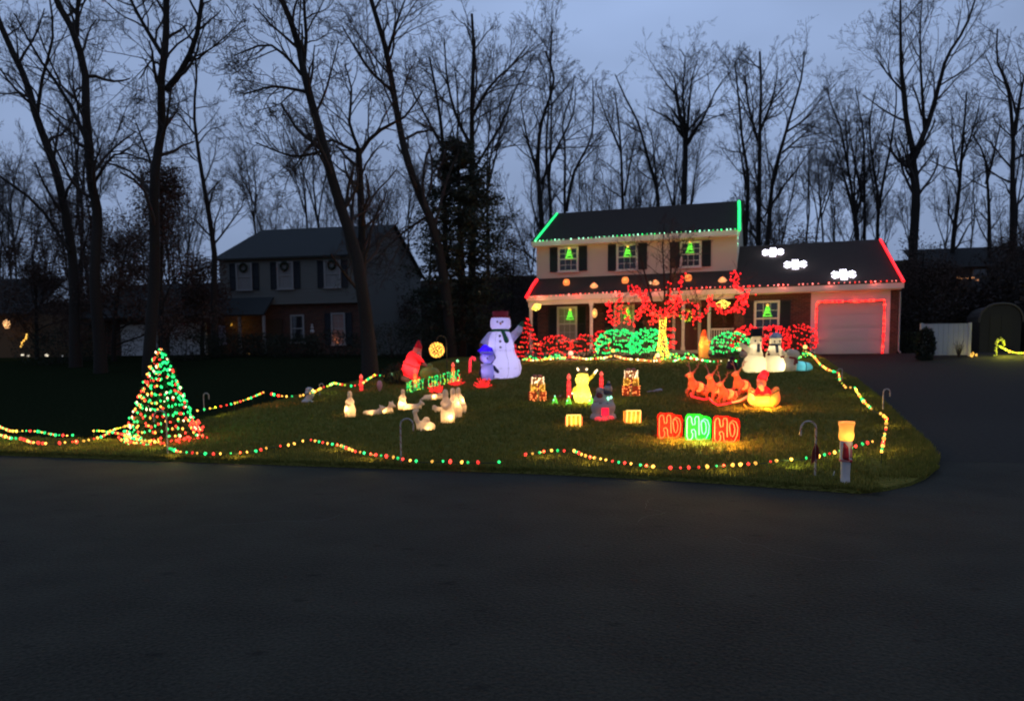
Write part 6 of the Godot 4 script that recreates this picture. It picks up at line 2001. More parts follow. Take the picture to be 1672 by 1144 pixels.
func lawn_strings() -> void:
	var mix := ["red", "gold", "green"]
	var warm := ["gold", "green", "gold", "lime", "red"]
	var list := [
		["string lights along the street edge, from the small fir to the gap in the middle", [Vector3(-6.087, 0.205, -14.215), Vector3(-5.775, 0.191, -13.803), Vector3(-5.49, 0.188, -13.617), Vector3(-5.103, 0.185, -13.42), Vector3(-4.696, 0.191, -13.434), Vector3(-4.387, 0.202, -13.597), Vector3(-4.263, 0.229, -14.055), Vector3(-3.944, 0.249, -14.267), Vector3(-3.778, 0.296, -14.829), Vector3(-3.363, 0.269, -14.356), Vector3(-3.02, 0.254, -14.033), Vector3(-2.614, 0.217, -13.32), Vector3(-2.244, 0.204, -12.944), Vector3(-1.843, 0.193, -12.571), Vector3(-1.615, 0.185, -12.291), Vector3(-1.355, 0.181, -12.072), Vector3(-1.079, 0.185, -12.099), Vector3(-0.699, 0.183, -11.93), Vector3(-0.331, 0.186, -11.884), Vector3(-0.177, 0.189, -11.923)], 0.150, mix, 0.023, 0.05, 9],
		["string lights along the street edge from the middle gap to the lamp post", [Vector3(0.21, 0.226, -12.563), Vector3(0.426, 0.239, -12.699), Vector3(0.559, 0.252, -12.848), Vector3(0.679, 0.257, -12.883), Vector3(0.871, 0.255, -12.793), Vector3(0.996, 0.257, -12.771), Vector3(1.083, 0.235, -12.421), Vector3(1.175, 0.223, -12.184), Vector3(1.283, 0.218, -12.056), Vector3(1.513, 0.203, -11.694), Vector3(1.71, 0.197, -11.504), Vector3(1.933, 0.19, -11.26), Vector3(2.239, 0.186, -11.064), Vector3(2.581, 0.191, -11.073), Vector3(2.949, 0.201, -11.179), Vector3(3.266, 0.208, -11.237), Vector3(3.6, 0.22, -11.34), Vector3(3.87, 0.234, -11.498), Vector3(4.195, 0.244, -11.545), Vector3(4.473, 0.26, -11.695), Vector3(4.809, 0.287, -11.93), Vector3(5.164, 0.32, -12.213), Vector3(5.436, 0.349, -12.475), Vector3(5.724, 0.374, -12.692)], 0.128, mix, 0.022, 0.05, 9],
		["dense string lights down the driveway edge of the lawn", [Vector3(5.349, 0.331, -11.557), Vector3(5.784, 0.416, -12.447), Vector3(6.27, 0.508, -13.418), Vector3(6.807, 0.616, -14.557), Vector3(6.954, 0.663, -15.074), Vector3(7.037, 0.712, -15.648), Vector3(7.396, 0.824, -16.888), Vector3(7.924, 0.965, -18.429), Vector3(8.263, 1.051, -19.364), Vector3(8.032, 1.04, -19.302), Vector3(8.477, 1.172, -20.765), Vector3(9.246, 1.355, -22.748), Vector3(9.386, 1.454, -23.904), Vector3(9.796, 1.601, -25.551), Vector3(10.52, 1.813, -27.896), Vector3(11.084, 1.987, -29.822), Vector3(11.61, 2.188, -32.1)], 0.23, warm, 0.027, 0.05, 10],
		["string lights along the lawn's left side, near stretch beside the small fir", [Vector3(-7.418, 0.637, -18.937), Vector3(-7.191, 0.683, -19.424), Vector3(-6.964, 0.741, -20.057), Vector3(-6.906, 0.846, -21.312), Vector3(-6.994, 0.964, -22.779)], 0.19, warm, 0.024, 0.05, 9],
		["string lights along the lawn's left side, far stretch ending by the tall red tubes", [Vector3(-6.477, 0.927, -21.679), Vector3(-6.13, 0.894, -21.158), Vector3(-5.826, 0.883, -20.933), Vector3(-5.519, 0.895, -20.978), Vector3(-5.361, 0.965, -21.775), Vector3(-5.401, 1.066, -23.022), Vector3(-5.311, 1.094, -23.323), Vector3(-5.343, 1.165, -24.202), Vector3(-4.929, 1.121, -23.536), Vector3(-4.571, 1.094, -23.081), Vector3(-4.39, 1.135, -23.529), Vector3(-4.475, 1.256, -25.025), Vector3(-4.49, 1.375, -26.472), Vector3(-4.112, 1.355, -26.116)], 0.19, ["gold", "green", "gold", "red", "lime"], 0.030, 0.05, 9],
		["upper of two string lights running off the left edge by the street", [Vector3(-12.064, 0.445, -18.25), Vector3(-11.079, 0.393, -17.351), Vector3(-10.504, 0.356, -16.744), Vector3(-10.258, 0.352, -16.614), Vector3(-10.14, 0.359, -16.671), Vector3(-9.798, 0.356, -16.522), Vector3(-9.068, 0.327, -15.898), Vector3(-8.746, 0.324, -15.756), Vector3(-8.571, 0.337, -15.88)], 0.115, mix, 0.023, 0.05, 9],
		["short string of lights from the left-hand strings to the small fir", [Vector3(-8.541, 0.373, -16.341), Vector3(-8.359, 0.375, -16.302), Vector3(-8.134, 0.364, -16.1), Vector3(-8.166, 0.396, -16.495), Vector3(-8.126, 0.416, -16.728), Vector3(-8.13, 0.443, -17.062)], 0.075, warm, 0.019, 0.05, 9],
		["lower of two string lights running off the left edge by the street", [Vector3(-11.238, 0.317, -16.98), Vector3(-10.502, 0.293, -16.431), Vector3(-10.004, 0.27, -15.932), Vector3(-9.675, 0.268, -15.792), Vector3(-9.149, 0.245, -15.211), Vector3(-8.724, 0.241, -14.978), Vector3(-8.509, 0.242, -14.943), Vector3(-8.402, 0.255, -15.165), Vector3(-8.171, 0.257, -15.125), Vector3(-8.094, 0.276, -15.423), Vector3(-8.07, 0.297, -15.726), Vector3(-8.203, 0.344, -16.361), Vector3(-7.764, 0.323, -15.966), Vector3(-7.33, 0.293, -15.431), Vector3(-6.886, 0.273, -14.973), Vector3(-6.481, 0.267, -14.752)], 0.13, mix, 0.025, 0.05, 9],
		["string lights edging the flower bed from the tall snowman to the lit trunk", [Vector3(0.451, 1.896, -33.029), Vector3(0.984, 1.862, -32.442), Vector3(1.325, 1.914, -32.956), Vector3(1.758, 1.936, -33.095), Vector3(2.439, 2.016, -33.836), Vector3(2.751, 1.952, -32.963), Vector3(3.048, 1.892, -32.135), Vector3(3.699, 1.94, -32.502), Vector3(4.288, 2.05, -33.647), Vector3(4.462, 1.902, -31.792), Vector3(4.926, 1.842, -30.917), Vector3(5.196, 1.787, -30.166), Vector3(5.628, 1.808, -30.273)], 0.13, ["gold", "white", "gold", "red"], 0.032, 0.06, 8],
		["string lights edging the flower bed in front of the porch railing", [Vector3(5.992, 1.778, -29.798), Vector3(6.776, 1.926, -31.337), Vector3(6.959, 1.843, -30.269), Vector3(7.11, 1.766, -29.281), Vector3(7.303, 1.74, -28.9), Vector3(7.774, 1.783, -29.27), Vector3(7.997, 1.756, -28.871), Vector3(8.047, 1.708, -28.276)], 0.2, ["green", "red", "white"], 0.030, 0.05, 8],
	]
	for q in list:
		var o := thing("string_light", q[0], "string lights", drop(q[1][0]))
		wire_and_bulbs(o, q[1], q[2], q[3], q[4], q[5], q[6], 1.1, 0.08)
		# stakes
		for p in resample(q[1], 1.3):
			var m := MB.new()
			var g := drop(p) - o.position
			m.tube([g + Vector3(0, -0.05, 0), p - o.position], [0.006], 4)
			part("stake", m, mat("green_wire", 0.012, 0.03, 0.015, 0.6), o)
	# candy canes
	var canes := [[Vector3(-1.752, 0.035, -12.587), 0.78, 0.0, "striped cane standing by the street in the middle of the lawn's front edge", 0.5], [Vector3(4.132, 0.044, -10.87), 0.80, PI, "striped cane with a ribbon left of the lit lamp post", 0.5], [Vector3(7.661, 0.583, -16.553), 0.52, 0.0, "striped cane at the driveway edge where the lights turn down", 0.5], [Vector3(9.014, 1.064, -21.95), 0.44, PI, "striped cane farther up the driveway edge", 0.5], [Vector3(-7.858, 0.493, -20.492), 0.52, 0.0, "striped cane right of the small lit fir", 0.5], [Vector3(-5.509, 0.768, -23.073), 0.42, 0.0, "striped cane behind the white plastic dog", 0.5], [Vector3(-6.117, 0.044, -14.193), 0.85, PI, "thin striped cane by the street in front of the small lit fir", 0.5]]
	var cw := mat("cane_white", 0.36, 0.33, 0.30, 0.4)
	var crd := mat("cane_red", 0.20, 0.02, 0.02, 0.4)
	for c in canes:
		var h: float = c[1]
		var o := thing("candy_cane", c[3], "candy cane", c[0], c[2], "unlit canes round the lawn")
		var pts := []
		var rr := h * 0.13
		for i in 12:
			pts.append(Vector3(0, -0.06 + (h - rr + 0.06) * i / 11.0, 0))
		for i in 11:
			var an := PI * (i + 1) / 11.0
			pts.append(Vector3(rr - rr * cos(an), h - rr + rr * sin(an), 0))
		pts.append(Vector3(2 * rr, h - rr - 0.09, 0))
		var m := MB.new()
		m.tube(pts, [0.014], 8)
		part("stick", m, cw, o)
		var sm := MB.new()
		var st := []
		var fine := resample(pts, 0.008)
		for i in fine.size():
			st.append(fine[i] + Vector3(cos(i * 0.45), sin(i * 0.2) * 0.2, sin(i * 0.45)) * 0.0105)
		sm.tube(st, [0.0065], 4)
		part("stripe", sm, crd, o)
		if "ribbon" in c[3]:
			var bm := MB.new()
			for i in 9:
				bm.plate(PackedVector2Array([Vector2(0.01, 0.50), Vector2(0.03 + rng.randf() * 0.03, 0.34 + rng.randf() * 0.1), Vector2(0.02 + rng.randf() * 0.06, 0.18 + rng.randf() * 0.14), Vector2(-0.01, 0.28)]), 0.004, Transform3D(Basis(Vector3.UP, i * 0.7), Vector3.ZERO))
			part("ribbon", bm, mat("dark_red_ribbon", 0.20, 0.03, 0.025, 0.5), o)

func plastic() -> StandardMaterial3D:
	return thin("white_plastic", 0.86, 0.72, 0.56, 0.45)

func robed(label: String, p: Vector3, h: float, lean: float, hot: Vector3, power: float, extra: Array = []) -> Node3D:
	var o := thing("robed_figure_lamp", label, "figure", p, 0.0, "glowing plastic nativity figures")
	var m := MB.new()
	var bones := [[Vector3(0, 0.05, 0), Vector3(0, h * 0.30, 0), h * 0.17, h * 0.185], [Vector3(0, h * 0.30, 0), Vector3(lean * 0.6, h * 0.62, 0), h * 0.18, h * 0.115], [Vector3(lean * 0.6, h * 0.62, 0), Vector3(lean, h * 0.78, 0.01), h * 0.11, h * 0.07], [Vector3(lean, h * 0.86, 0.01), Vector3(lean, h * 0.91, 0.015), h * 0.085, h * 0.075],
		[Vector3(lean * 0.6 - h * 0.11, h * 0.60, 0.02), Vector3(lean + 0.0, h * 0.50, h * 0.16), h * 0.055, h * 0.045], [Vector3(lean * 0.6 + h * 0.11, h * 0.60, 0.02), Vector3(lean + 0.03, h * 0.50, h * 0.16), h * 0.055, h * 0.045]]
	for i in 7:
		var a := TAU * i / 7.0 + 0.3
		bones.append([Vector3(cos(a) * h * 0.15, 0.02, sin(a) * h * 0.13), Vector3(cos(a) * h * 0.10, h * 0.45, sin(a) * h * 0.09), h * 0.045, h * 0.03])
	bones.append_array(extra)
	m.blob(bones, maxf(h * 0.028, 0.014), h * 0.05)
	part("body", m, plastic(), o)
	lamp(o, hot, Color(1, 0.60, 0.22), power, 0.03, "figure_light")
	return o

func lawn_left() -> void:
	# ---- nativity of translucent white plastic
	robed("glowing robed figure farthest left on the lawn, standing alone", Vector3(-3.737, 0.444, -18.558), 0.66, 0.0, Vector3(-0.07, 0.24, 0.05), 0.034)
	robed("glowing kneeling robed figure leaning over the small lit animal", Vector3(-2.662, 0.552, -19.528), 0.56, 0.02, Vector3(0.0, 0.20, 0.05), 0.028)
	robed("tallest glowing robed figure, front one of the group of three", Vector3(-1.37, 0.387, -17.102), 0.78, -0.04, Vector3(0.06, 0.18, 0.10), 0.026)
	robed("glowing robed figure right of the tallest one, leaning left", Vector3(-1.239, 0.454, -17.873), 0.72, -0.07, Vector3(0.02, 0.36, 0.03), 0.022)
	robed("glowing robed figure at the right end of the group of three", Vector3(-1.17, 0.51, -18.532), 0.66, -0.06, Vector3(0.04, 0.34, 0.05), 0.022)
	var beasts := [
		["flat glowing lamb lying left of the pair on the grass", Vector3(-3.245, 0.48, -18.835), [[Vector3(-0.18, 0.07, 0), Vector3(0.12, 0.08, 0), 0.075, 0.085], [Vector3(0.12, 0.10, 0), Vector3(0.20, 0.19, 0.02), 0.05, 0.045], [Vector3(0.20, 0.21, 0.02), Vector3(0.27, 0.20, 0.04), 0.045, 0.03], [Vector3(0.17, 0.24, 0.02), Vector3(0.15, 0.27, 0.02), 0.018, 0.012]], Vector3(-0.05, 0.085, 0.02), 0.010],
		["glowing lamb with raised head, right of the flat one", Vector3(-2.994, 0.498, -18.977), [[Vector3(-0.12, 0.09, 0), Vector3(0.10, 0.10, 0), 0.085, 0.09], [Vector3(0.08, 0.13, 0), Vector3(0.15, 0.24, 0.02), 0.06, 0.05], [Vector3(0.15, 0.25, 0.02), Vector3(0.23, 0.22, 0.05), 0.05, 0.03], [Vector3(0.12, 0.29, 0.02), Vector3(0.10, 0.33, 0.01), 0.02, 0.012], [Vector3(0.17, 0.29, 0.02), Vector3(0.18, 0.34, 0.01), 0.02, 0.012]], Vector3(0.0, 0.10, 0.04), 0.012],
		["small glowing donkey lying beside the kneeling figure, very bright at its back", Vector3(-2.431, 0.554, -19.47), [[Vector3(-0.10, 0.09, 0.03), Vector3(0.16, 0.10, 0), 0.10, 0.085], [Vector3(0.14, 0.12, 0), Vector3(0.24, 0.20, 0.02), 0.055, 0.045], [Vector3(0.24, 0.21, 0.02), Vector3(0.29, 0.19, 0.03), 0.045, 0.03], [Vector3(0.22, 0.25, 0.0), Vector3(0.21, 0.30, 0.0), 0.016, 0.01]], Vector3(-0.09, 0.10, 0.07), 0.016],
		["glowing seated camel with raised neck, nearest the street", Vector3(-1.76, 0.304, -16.22), [[Vector3(-0.06, 0.10, 0), Vector3(0.10, 0.10, 0), 0.11, 0.115], [Vector3(0.0, 0.18, 0), Vector3(0.03, 0.25, 0), 0.10, 0.07], [Vector3(-0.10, 0.12, 0), Vector3(-0.17, 0.28, 0.02), 0.06, 0.045], [Vector3(-0.17, 0.28, 0.02), Vector3(-0.20, 0.42, 0.03), 0.042, 0.038], [Vector3(-0.20, 0.43, 0.03), Vector3(-0.14, 0.45, 0.06), 0.042, 0.03], [Vector3(0.12, 0.06, 0.06), Vector3(-0.04, 0.05, 0.12), 0.05, 0.045]], Vector3(0.08, 0.075, 0.07), 0.018],
		["glowing manger with a bundle in it behind the group of three", Vector3(-2.068, 0.712, -21.274), [[Vector3(-0.20, 0.12, 0), Vector3(0.20, 0.13, 0), 0.07, 0.075], [Vector3(-0.28, 0.07, 0.06), Vector3(-0.10, 0.09, 0.08), 0.05, 0.06], [Vector3(0.16, 0.18, 0.02), Vector3(0.20, 0.19, 0.02), 0.05, 0.045], [Vector3(-0.12, 0.02, 0), Vector3(-0.14, 0.12, 0), 0.03, 0.03], [Vector3(0.14, 0.02, 0), Vector3(0.15, 0.12, 0), 0.03, 0.03]], Vector3(0.02, 0.14, 0.045), 0.012],
		["pale plastic sheep half hidden left of the tallest robed figure", Vector3(-1.709, 0.523, -18.867), [[Vector3(-0.04, 0.10, 0), Vector3(0.12, 0.10, 0), 0.07, 0.075], [Vector3(-0.05, 0.13, 0), Vector3(-0.11, 0.17, 0.02), 0.045, 0.04], [Vector3(-0.11, 0.17, 0.02), Vector3(-0.13, 0.13, 0.04), 0.04, 0.028]], Vector3(0.05, 0.10, 0.02), 0.003]]
	for q in beasts:
		var o := thing("animal_figure_lamp", q[0], "figure", q[1], 0.0, "glowing plastic nativity figures")
		var m := MB.new()
		m.blob(q[2], 0.013, 0.035)
		part("body", m, plastic(), o)
		lamp(o, q[3], Color(1, 0.60, 0.22), q[4], 0.025, "figure_light")
	# white dog and pink peg at the left edge
	var dg := thing("plastic_dog", "unlit white plastic dog leaning at the lawn's left edge", "figure", Vector3(-5.534, 0.665, -21.835), 0.3)
	var m := MB.new()
	m.blob([[Vector3(-0.05, 0.08, 0), Vector3(0.06, 0.20, 0), 0.08, 0.09], [Vector3(0.06, 0.26, 0), Vector3(0.03, 0.36, 0.03), 0.10, 0.095], [Vector3(-0.03, 0.31, 0.08), Vector3(-0.08, 0.28, 0.12), 0.045, 0.03], [Vector3(-0.12, 0.06, 0.06), Vector3(-0.06, 0.05, 0.08), 0.06, 0.06], [Vector3(0.10, 0.04, 0.06), Vector3(0.04, 0.05, 0.08), 0.05, 0.05], [Vector3(0.12, 0.40, 0), Vector3(0.15, 0.30, 0.01), 0.03, 0.035]], 0.015, 0.03)
	part("body", m, mat("dull_plastic", 0.42, 0.42, 0.44, 0.5), dg)
	var em := MB.new()
	em.ball(Vector3(-0.04, 0.38, 0.10), Vector3.ONE * 0.014, 6, 5)
	em.ball(Vector3(0.03, 0.38, 0.12), Vector3.ONE * 0.014, 6, 5)
	em.ball(Vector3(-0.09, 0.29, 0.15), Vector3.ONE * 0.018, 6, 5)
	part("face", em, mat("black_plastic", 0.02, 0.02, 0.02, 0.4), dg)
	var pk := thing("pink_stake", "small pale pink plastic figure on a stake right of the tall red tube", "figure", Vector3(-3.906, 0.872, -23.818))
	m = MB.new()
	m.blob([[Vector3(0, 0.10, 0), Vector3(0, 0.18, 0), 0.035, 0.07], [Vector3(0, 0.26, 0), Vector3(0, 0.31, 0), 0.08, 0.07]], 0.014, 0.04)
	m.tube([Vector3(0, -0.05, 0), Vector3(0, 0.12, 0)], [0.012], 6)
	part("body", m, thin("pale_pink", 0.6, 0.34, 0.38, 0.5), pk)
	# red tube candles
	var tubes := [[Vector3(-4.514, 0.884, -24.163), 0.56, "tall red lit tube at the end of the left-hand string lights"], [Vector3(-2.935, 0.954, -24.503), 0.66, "red and orange lit candle tube at the left end of the green greeting sign"], [Vector3(-1.911, 1.135, -26.374), 0.66, "red and orange lit candle tube at the right end of the green greeting sign"], [Vector3(1.464, 0.746, -20.546), 0.70, "red lit candle tube left of the yellow snowman"], [Vector3(2.475, 0.908, -22.18), 0.58, "red lit candle tube behind the grey inflatable"]]
	for i in tubes.size():
		var q: Array = tubes[i]
		var h: float = q[1]
		var o := thing("candle_light", q[2], "candle light", q[0], 0.0, "red candle tubes on the lawn")
		var t := MB.new()
		t.lathe([Vector2(0.001, 0.05), Vector2(0.055, 0.05), Vector2(0.055, h * 0.72), Vector2(0.001, h * 0.73)], 12)
		part("tube", t, glow("candle_red" if i != 1 and i != 2 else "candle_orange", 1.2, 0.05 if i != 1 and i != 2 else 0.22, 0.05), o)
		var c := MB.new()
		c.lathe([Vector2(0.001, h * 0.74), Vector2(0.05, h * 0.80), Vector2(0.055, h * 0.86), Vector2(0.03, h * 0.95), Vector2(0.001, h)], 12)
		part("flame", c, glow("flame_red", 1.35, 0.14, 0.09), o)
		var b := MB.new()
		for k in 4:
			ring(b, Vector3(0, h * (0.1 + 0.19 * k), 0), 0.052, 0.009, Basis(Vector3.RIGHT, PI / 2))
		b.tube([Vector3(0, -0.08, 0), Vector3(0, 0.06, 0)], [0.014], 6)
		part("clip", b, mat("dark_red_plastic", 0.12, 0.01, 0.01, 0.4), o)
		lamp(o, Vector3(0, h * 0.5, 0.14), Color(1, 0.07, 0.04), 0.10, 0.1)
	var rc := thing("cane_light", "red lit cane beside the small blue penguin", "candy cane", Vector3(-1.507, 1.37, -29.089))
	var cp := [Vector3(0, 0, 0), Vector3(0.01, 0.25, 0), Vector3(0.02, 0.46, 0), Vector3(0.04, 0.56, 0), Vector3(0.10, 0.61, 0), Vector3(0.17, 0.59, 0), Vector3(0.19, 0.50, 0)]
	m = MB.new()
	m.tube(cp, [0.05], 10)
	part("stick", m, glow("cane_red_glow", 1.1, 0.03, 0.06), rc)
	var bands := MB.new()
	for p in resample(cp, 0.10):
		ring(bands, p, 0.05, 0.010, Basis(Vector3.RIGHT, PI / 2 - 0.5))
	part("stripe", bands, mat("cane_white", 0.36, 0.33, 0.30, 0.4), rc)
	lamp(rc, Vector3(0.05, 0.35, 0.2), Color(1, 0.05, 0.08), 0.12, 0.1)
	var rc2 := thing("cane_light", "red lit tube standing right behind the tall snowman's elbow", "candy cane", Vector3(0.283, 2.396, -52.792))
	m = MB.new()
	m.tube([Vector3(0, -0.05, 0), Vector3(0, 0.55, 0), Vector3(-0.02, 0.72, 0)], [0.05], 10)
	part("stick", m, glow("cane_red_glow", 1.1, 0.03, 0.06), rc2)
	# the green greeting
	var gs := thing("greeting_sign_light", "slanting green lit greeting reading MERRY CHRISTMAS over red light sprays", "sign", Vector3(-2.293, 0.901, -23.644))
	var sgn := MB.new()
	var dots := []
	var warm := []
	var origin: Vector3 = gs.position
	var s0: Vector3 = Vector3(-2.953, 0.92, -22.628)
	var s1: Vector3 = Vector3(-1.427, 1.253, -22.536)
	var word := "MERRY CHRISTMAS"
	var font := {"M": [[0, 0, 0, 1], [0, 1, 0.5, 0.4], [0.5, 0.4, 1, 1], [1, 1, 1, 0]], "E": [[0, 0, 0, 1], [0, 1, 0.9, 1], [0, 0.5, 0.7, 0.5], [0, 0, 0.9, 0]], "R": [[0, 0, 0, 1], [0, 1, 0.8, 0.95], [0.8, 0.95, 0.8, 0.55], [0.8, 0.55, 0, 0.5], [0.3, 0.5, 0.9, 0]], "Y": [[0, 1, 0.5, 0.5], [1, 1, 0.5, 0.5], [0.5, 0.5, 0.5, 0]], "C": [[0.9, 0.9, 0.3, 1], [0.3, 1, 0, 0.6], [0, 0.6, 0.1, 0.1], [0.1, 0.1, 0.9, 0.1]], "H": [[0, 0, 0, 1], [1, 0, 1, 1], [0, 0.5, 1, 0.5]], "I": [[0.5, 0, 0.5, 1]], "S": [[0.9, 0.9, 0.2, 1], [0.2, 1, 0.1, 0.6], [0.1, 0.6, 0.9, 0.4], [0.9, 0.4, 0.7, 0], [0.7, 0, 0, 0.1]], "T": [[0, 1, 1, 1], [0.5, 1, 0.5, 0]], "A": [[0, 0, 0.5, 1], [0.5, 1, 1, 0], [0.25, 0.4, 0.75, 0.4]]}
	var span: Vector3 = (s1 - s0) / word.length()
	for i in word.length():
		if not font.has(word[i]): continue
		for sgm in font[word[i]]:
			var a: Vector3 = s0 + span * (i + 0.12 + 0.7 * sgm[0]) + Vector3(0, 0.30 * sgm[1], 0) - origin
			var b: Vector3 = s0 + span * (i + 0.12 + 0.7 * sgm[2]) + Vector3(0, 0.30 * sgm[3], 0) - origin
			sgn.tube([a, b], [0.009], 4)
			var k := int(a.distance_to(b) / 0.045) + 1
			for z in k: (dots if rng.randf() < 0.85 else warm).append(a.lerp(b, (z + 0.5) / k))
	for e in [s0, s0 + (s1 - s0) * 0.5, s1]:
		sgn.tube([drop(e) - origin + Vector3(0, -0.1, 0), e - origin + Vector3(0, 0.2, -0.01)], [0.012], 5)
	part("letters", sgn, mat("sign_green", 0.03, 0.25, 0.05, 0.5), gs)
	bulb_part(gs, dots, "net_green", 0.016, "green_bulbs")
	bulb_part(gs, warm, "lime", 0.018, "lime_bulbs")
	lamp(gs, Vector3(0, 0.35, 0.3), Color(0.1, 1, 0.2), 0.12, 0.1)
	for q in [[Vector3(-1.705, 1.012, -24.803), "red light spray under the greeting sign's right end", 14], [Vector3(-0.86, 0.956, -23.848), "red light spray left of the small blue penguin's feet", 15], [Vector3(-2.16, 0.85, -22.982), "red light spray under the middle of the greeting sign", 15]]:
		var o := thing("spray_light", q[1], "light sculpture", q[0], 0.0, "red light sprays on the lawn")
		var st := MB.new()
		var rb := []
		for i in int(q[2]):
			var a := lerpf(-1.25, 1.25, i / float(q[2] - 1)) + rng.randfn() * 0.05
			var ln := 0.34 * (1.0 - 0.35 * absf(a) / 1.3) * rng.randf_range(0.7, 1.25)
			var e := Vector3(sin(a) * ln * 1.05, 0.04 + cos(a) * ln, rng.randf_range(-0.12, 0.12))
			st.tube([Vector3(0, 0.02, 0), e], [0.008, 0.006], 4)
			for k in 4: rb.append(Vector3(0, 0.02, 0).lerp(e, 0.35 + 0.2 * k))
		part("stems", st, glow("spray_red", 0.5, 0.02, 0.02), o)
		bulb_part(o, rb, "net_red", 0.018)
		lamp(o, Vector3(0, 0.2, 0.2), Color(1, 0.06, 0.05), 0.08, 0.1)
	# red-suited inflatable, bent forward as if climbing
	var rs := thing("red_figure_inflatable", "red-suited inflatable figure with a white beard bending forward beside the lit sphere", "inflatable", Vector3(-3.106, 1.042, -25.623), 0.0)
	var suit := thin("red_cloth", 0.75, 0.02, 0.03, 0.5)
	m = MB.new()
	m.blob([[Vector3(-0.12, 0.52, 0), Vector3(0.02, 0.88, 0), 0.26, 0.24], [Vector3(-0.12, 0.45, 0.02), Vector3(0.10, 0.22, 0.05), 0.15, 0.11], [Vector3(-0.14, 0.5, -0.05), Vector3(0.06, 0.12, -0.05), 0.14, 0.10], [Vector3(0.12, 0.92, 0.12), Vector3(0.30, 0.72, 0.16), 0.10, 0.08], [Vector3(0.04, 0.95, 0), Vector3(0.08, 1.0, 0), 0.20, 0.15]], 0.025, 0.05)
	part("suit", m, suit, rs)
	m = MB.new()
	m.blob([[Vector3(0.11, 1.08, 0.03), Vector3(0.14, 1.14, 0.03), 0.15, 0.13]], 0.02, 0.03)
	part("face", m, thin("skin_cloth", 0.75, 0.33, 0.24, 0.5), rs)
	m = MB.new()
	m.blob([[Vector3(0.17, 1.0, 0.10), Vector3(0.20, 0.90, 0.10), 0.10, 0.06], [Vector3(0.04, 1.2, 0.02), Vector3(0.24, 1.22, 0.05), 0.04, 0.04]], 0.018, 0.03)
	part("beard", m, thin("rosy_white_cloth", 0.8, 0.5, 0.45, 0.5), rs)
	m = MB.new()
	m.blob([[Vector3(0.16, 1.23, 0.02), Vector3(0.17, 1.38, 0.02), 0.13, 0.06]], 0.02, 0.03)
	part("cap", m, suit, rs)
	m = MB.new()
	ring(m, Vector3(-0.07, 0.66, 0.0), 0.262, 0.028, Basis(Vector3.RIGHT, PI / 2).rotated(Vector3.BACK, -0.37))
	part("belt", m, thin("rosy_belt", 0.75, 0.16, 0.12, 0.5), rs)
	m = MB.new()
	m.blob([[Vector3(0.33, 0.70, 0.18), Vector3(0.42, 0.64, 0.20), 0.06, 0.045]], 0.016, 0.02)
	part("hand", m, thin("skin_cloth", 0.75, 0.33, 0.24, 0.5), rs)
	m = MB.new()
	m.blob([[Vector3(-0.31, 0.24, 0.10), Vector3(-0.20, 0.20, 0.14), 0.09, 0.09], [Vector3(0.10, 0.06, 0.05), Vector3(0.2, 0.04, 0.12), 0.07, 0.06]], 0.02, 0.03)
	part("boot", m, thin("tan_cloth", 0.75, 0.52, 0.25, 0.5), rs)
	lamp(rs, Vector3(-0.08, 0.62, 0.02), Color(1, 0.55, 0.42), 0.28, 0.06, "figure_light")
	lamp(rs, Vector3(0.12, 1.08, 0.03), Color(1, 0.6, 0.45), 0.035, 0.03, "figure_light")
	# green sack and dark shrub near it
	var sk := thing("green_sack", "dull green inflatable sack right of the red-suited figure", "inflatable", Vector3(-2.764, 1.17, -27.076))
	m = MB.new()
	m.blob([[Vector3(-0.12, 0.24, 0), Vector3(0.16, 0.26, 0), 0.20, 0.19], [Vector3(0.0, 0.40, 0), Vector3(0.02, 0.50, 0), 0.12, 0.10]], 0.025, 0.05)
	part("cloth", m, thin("olive_cloth", 0.13, 0.16, 0.045, 0.6), sk)
	lamp(sk, Vector3(-0.14, 0.3, 0.0), Color(1, 0.8, 0.4), 0.05, 0.04, "sack_light")
	var dk := thing("shrub", "dark low shrub with a green lamp, left of the red-suited figure", "shrub", Vector3(-3.637, 1.042, -25.798))
	m = MB.new()
	m.leaves(Vector3(0, 0.34, 0), Vector3(0.50, 0.36, 0.4), 1500, 0.07, rng, 0.5)
	part("foliage", m, mat("dark_shrub", 0.018, 0.024, 0.014, 0.9), dk)
	m = MB.new()
	for i in 4: m.tube([Vector3(0, -0.05, 0), Vector3(0.15 * (i - 1.5), 0.4, 0.1)], [0.015], 4)
	part("stem", m, bark, dk)
	for q in [[Vector3(-3.896, 1.413, -26.136), "small green lamp in the dark shrub left of the red-suited figure", 0.042], [Vector3(-1.709, 1.826, -25.587), "small pale green lamp on a stake near the lit sphere", 0.05]]:
		var o := thing("green_lamp", q[1], "lamp", q[0])
		var b := MB.new()
		b.ball(Vector3.ZERO, Vector3.ONE * q[2], 8, 6)
		part("bulb", b, glow("mint_lamp", 0.25, 0.55, 0.28), o)
		var s := MB.new()
		s.tube([Vector3(0, -q[2], 0), Vector3(0, floor_at(o.position.x, o.position.z) - o.position.y, 0)], [0.01], 5)
		part("stake", s, mat("black_metal", 0.02, 0.02, 0.02, 0.5), o)
		lamp(o, Vector3(0, 0, 0.1), Color(0.4, 1, 0.5), 0.02, 0.04)
	# lit sphere hung on a crook
	var ls := thing("light_sphere", "bright gold lit sphere hung on an iron crook behind the greeting sign", "light sculpture", Vector3(-2.565, 1.277, -28.309))
	var cpos: Vector3 = Vector3(-5.377, 2.829, -58.213)
	m = MB.new()
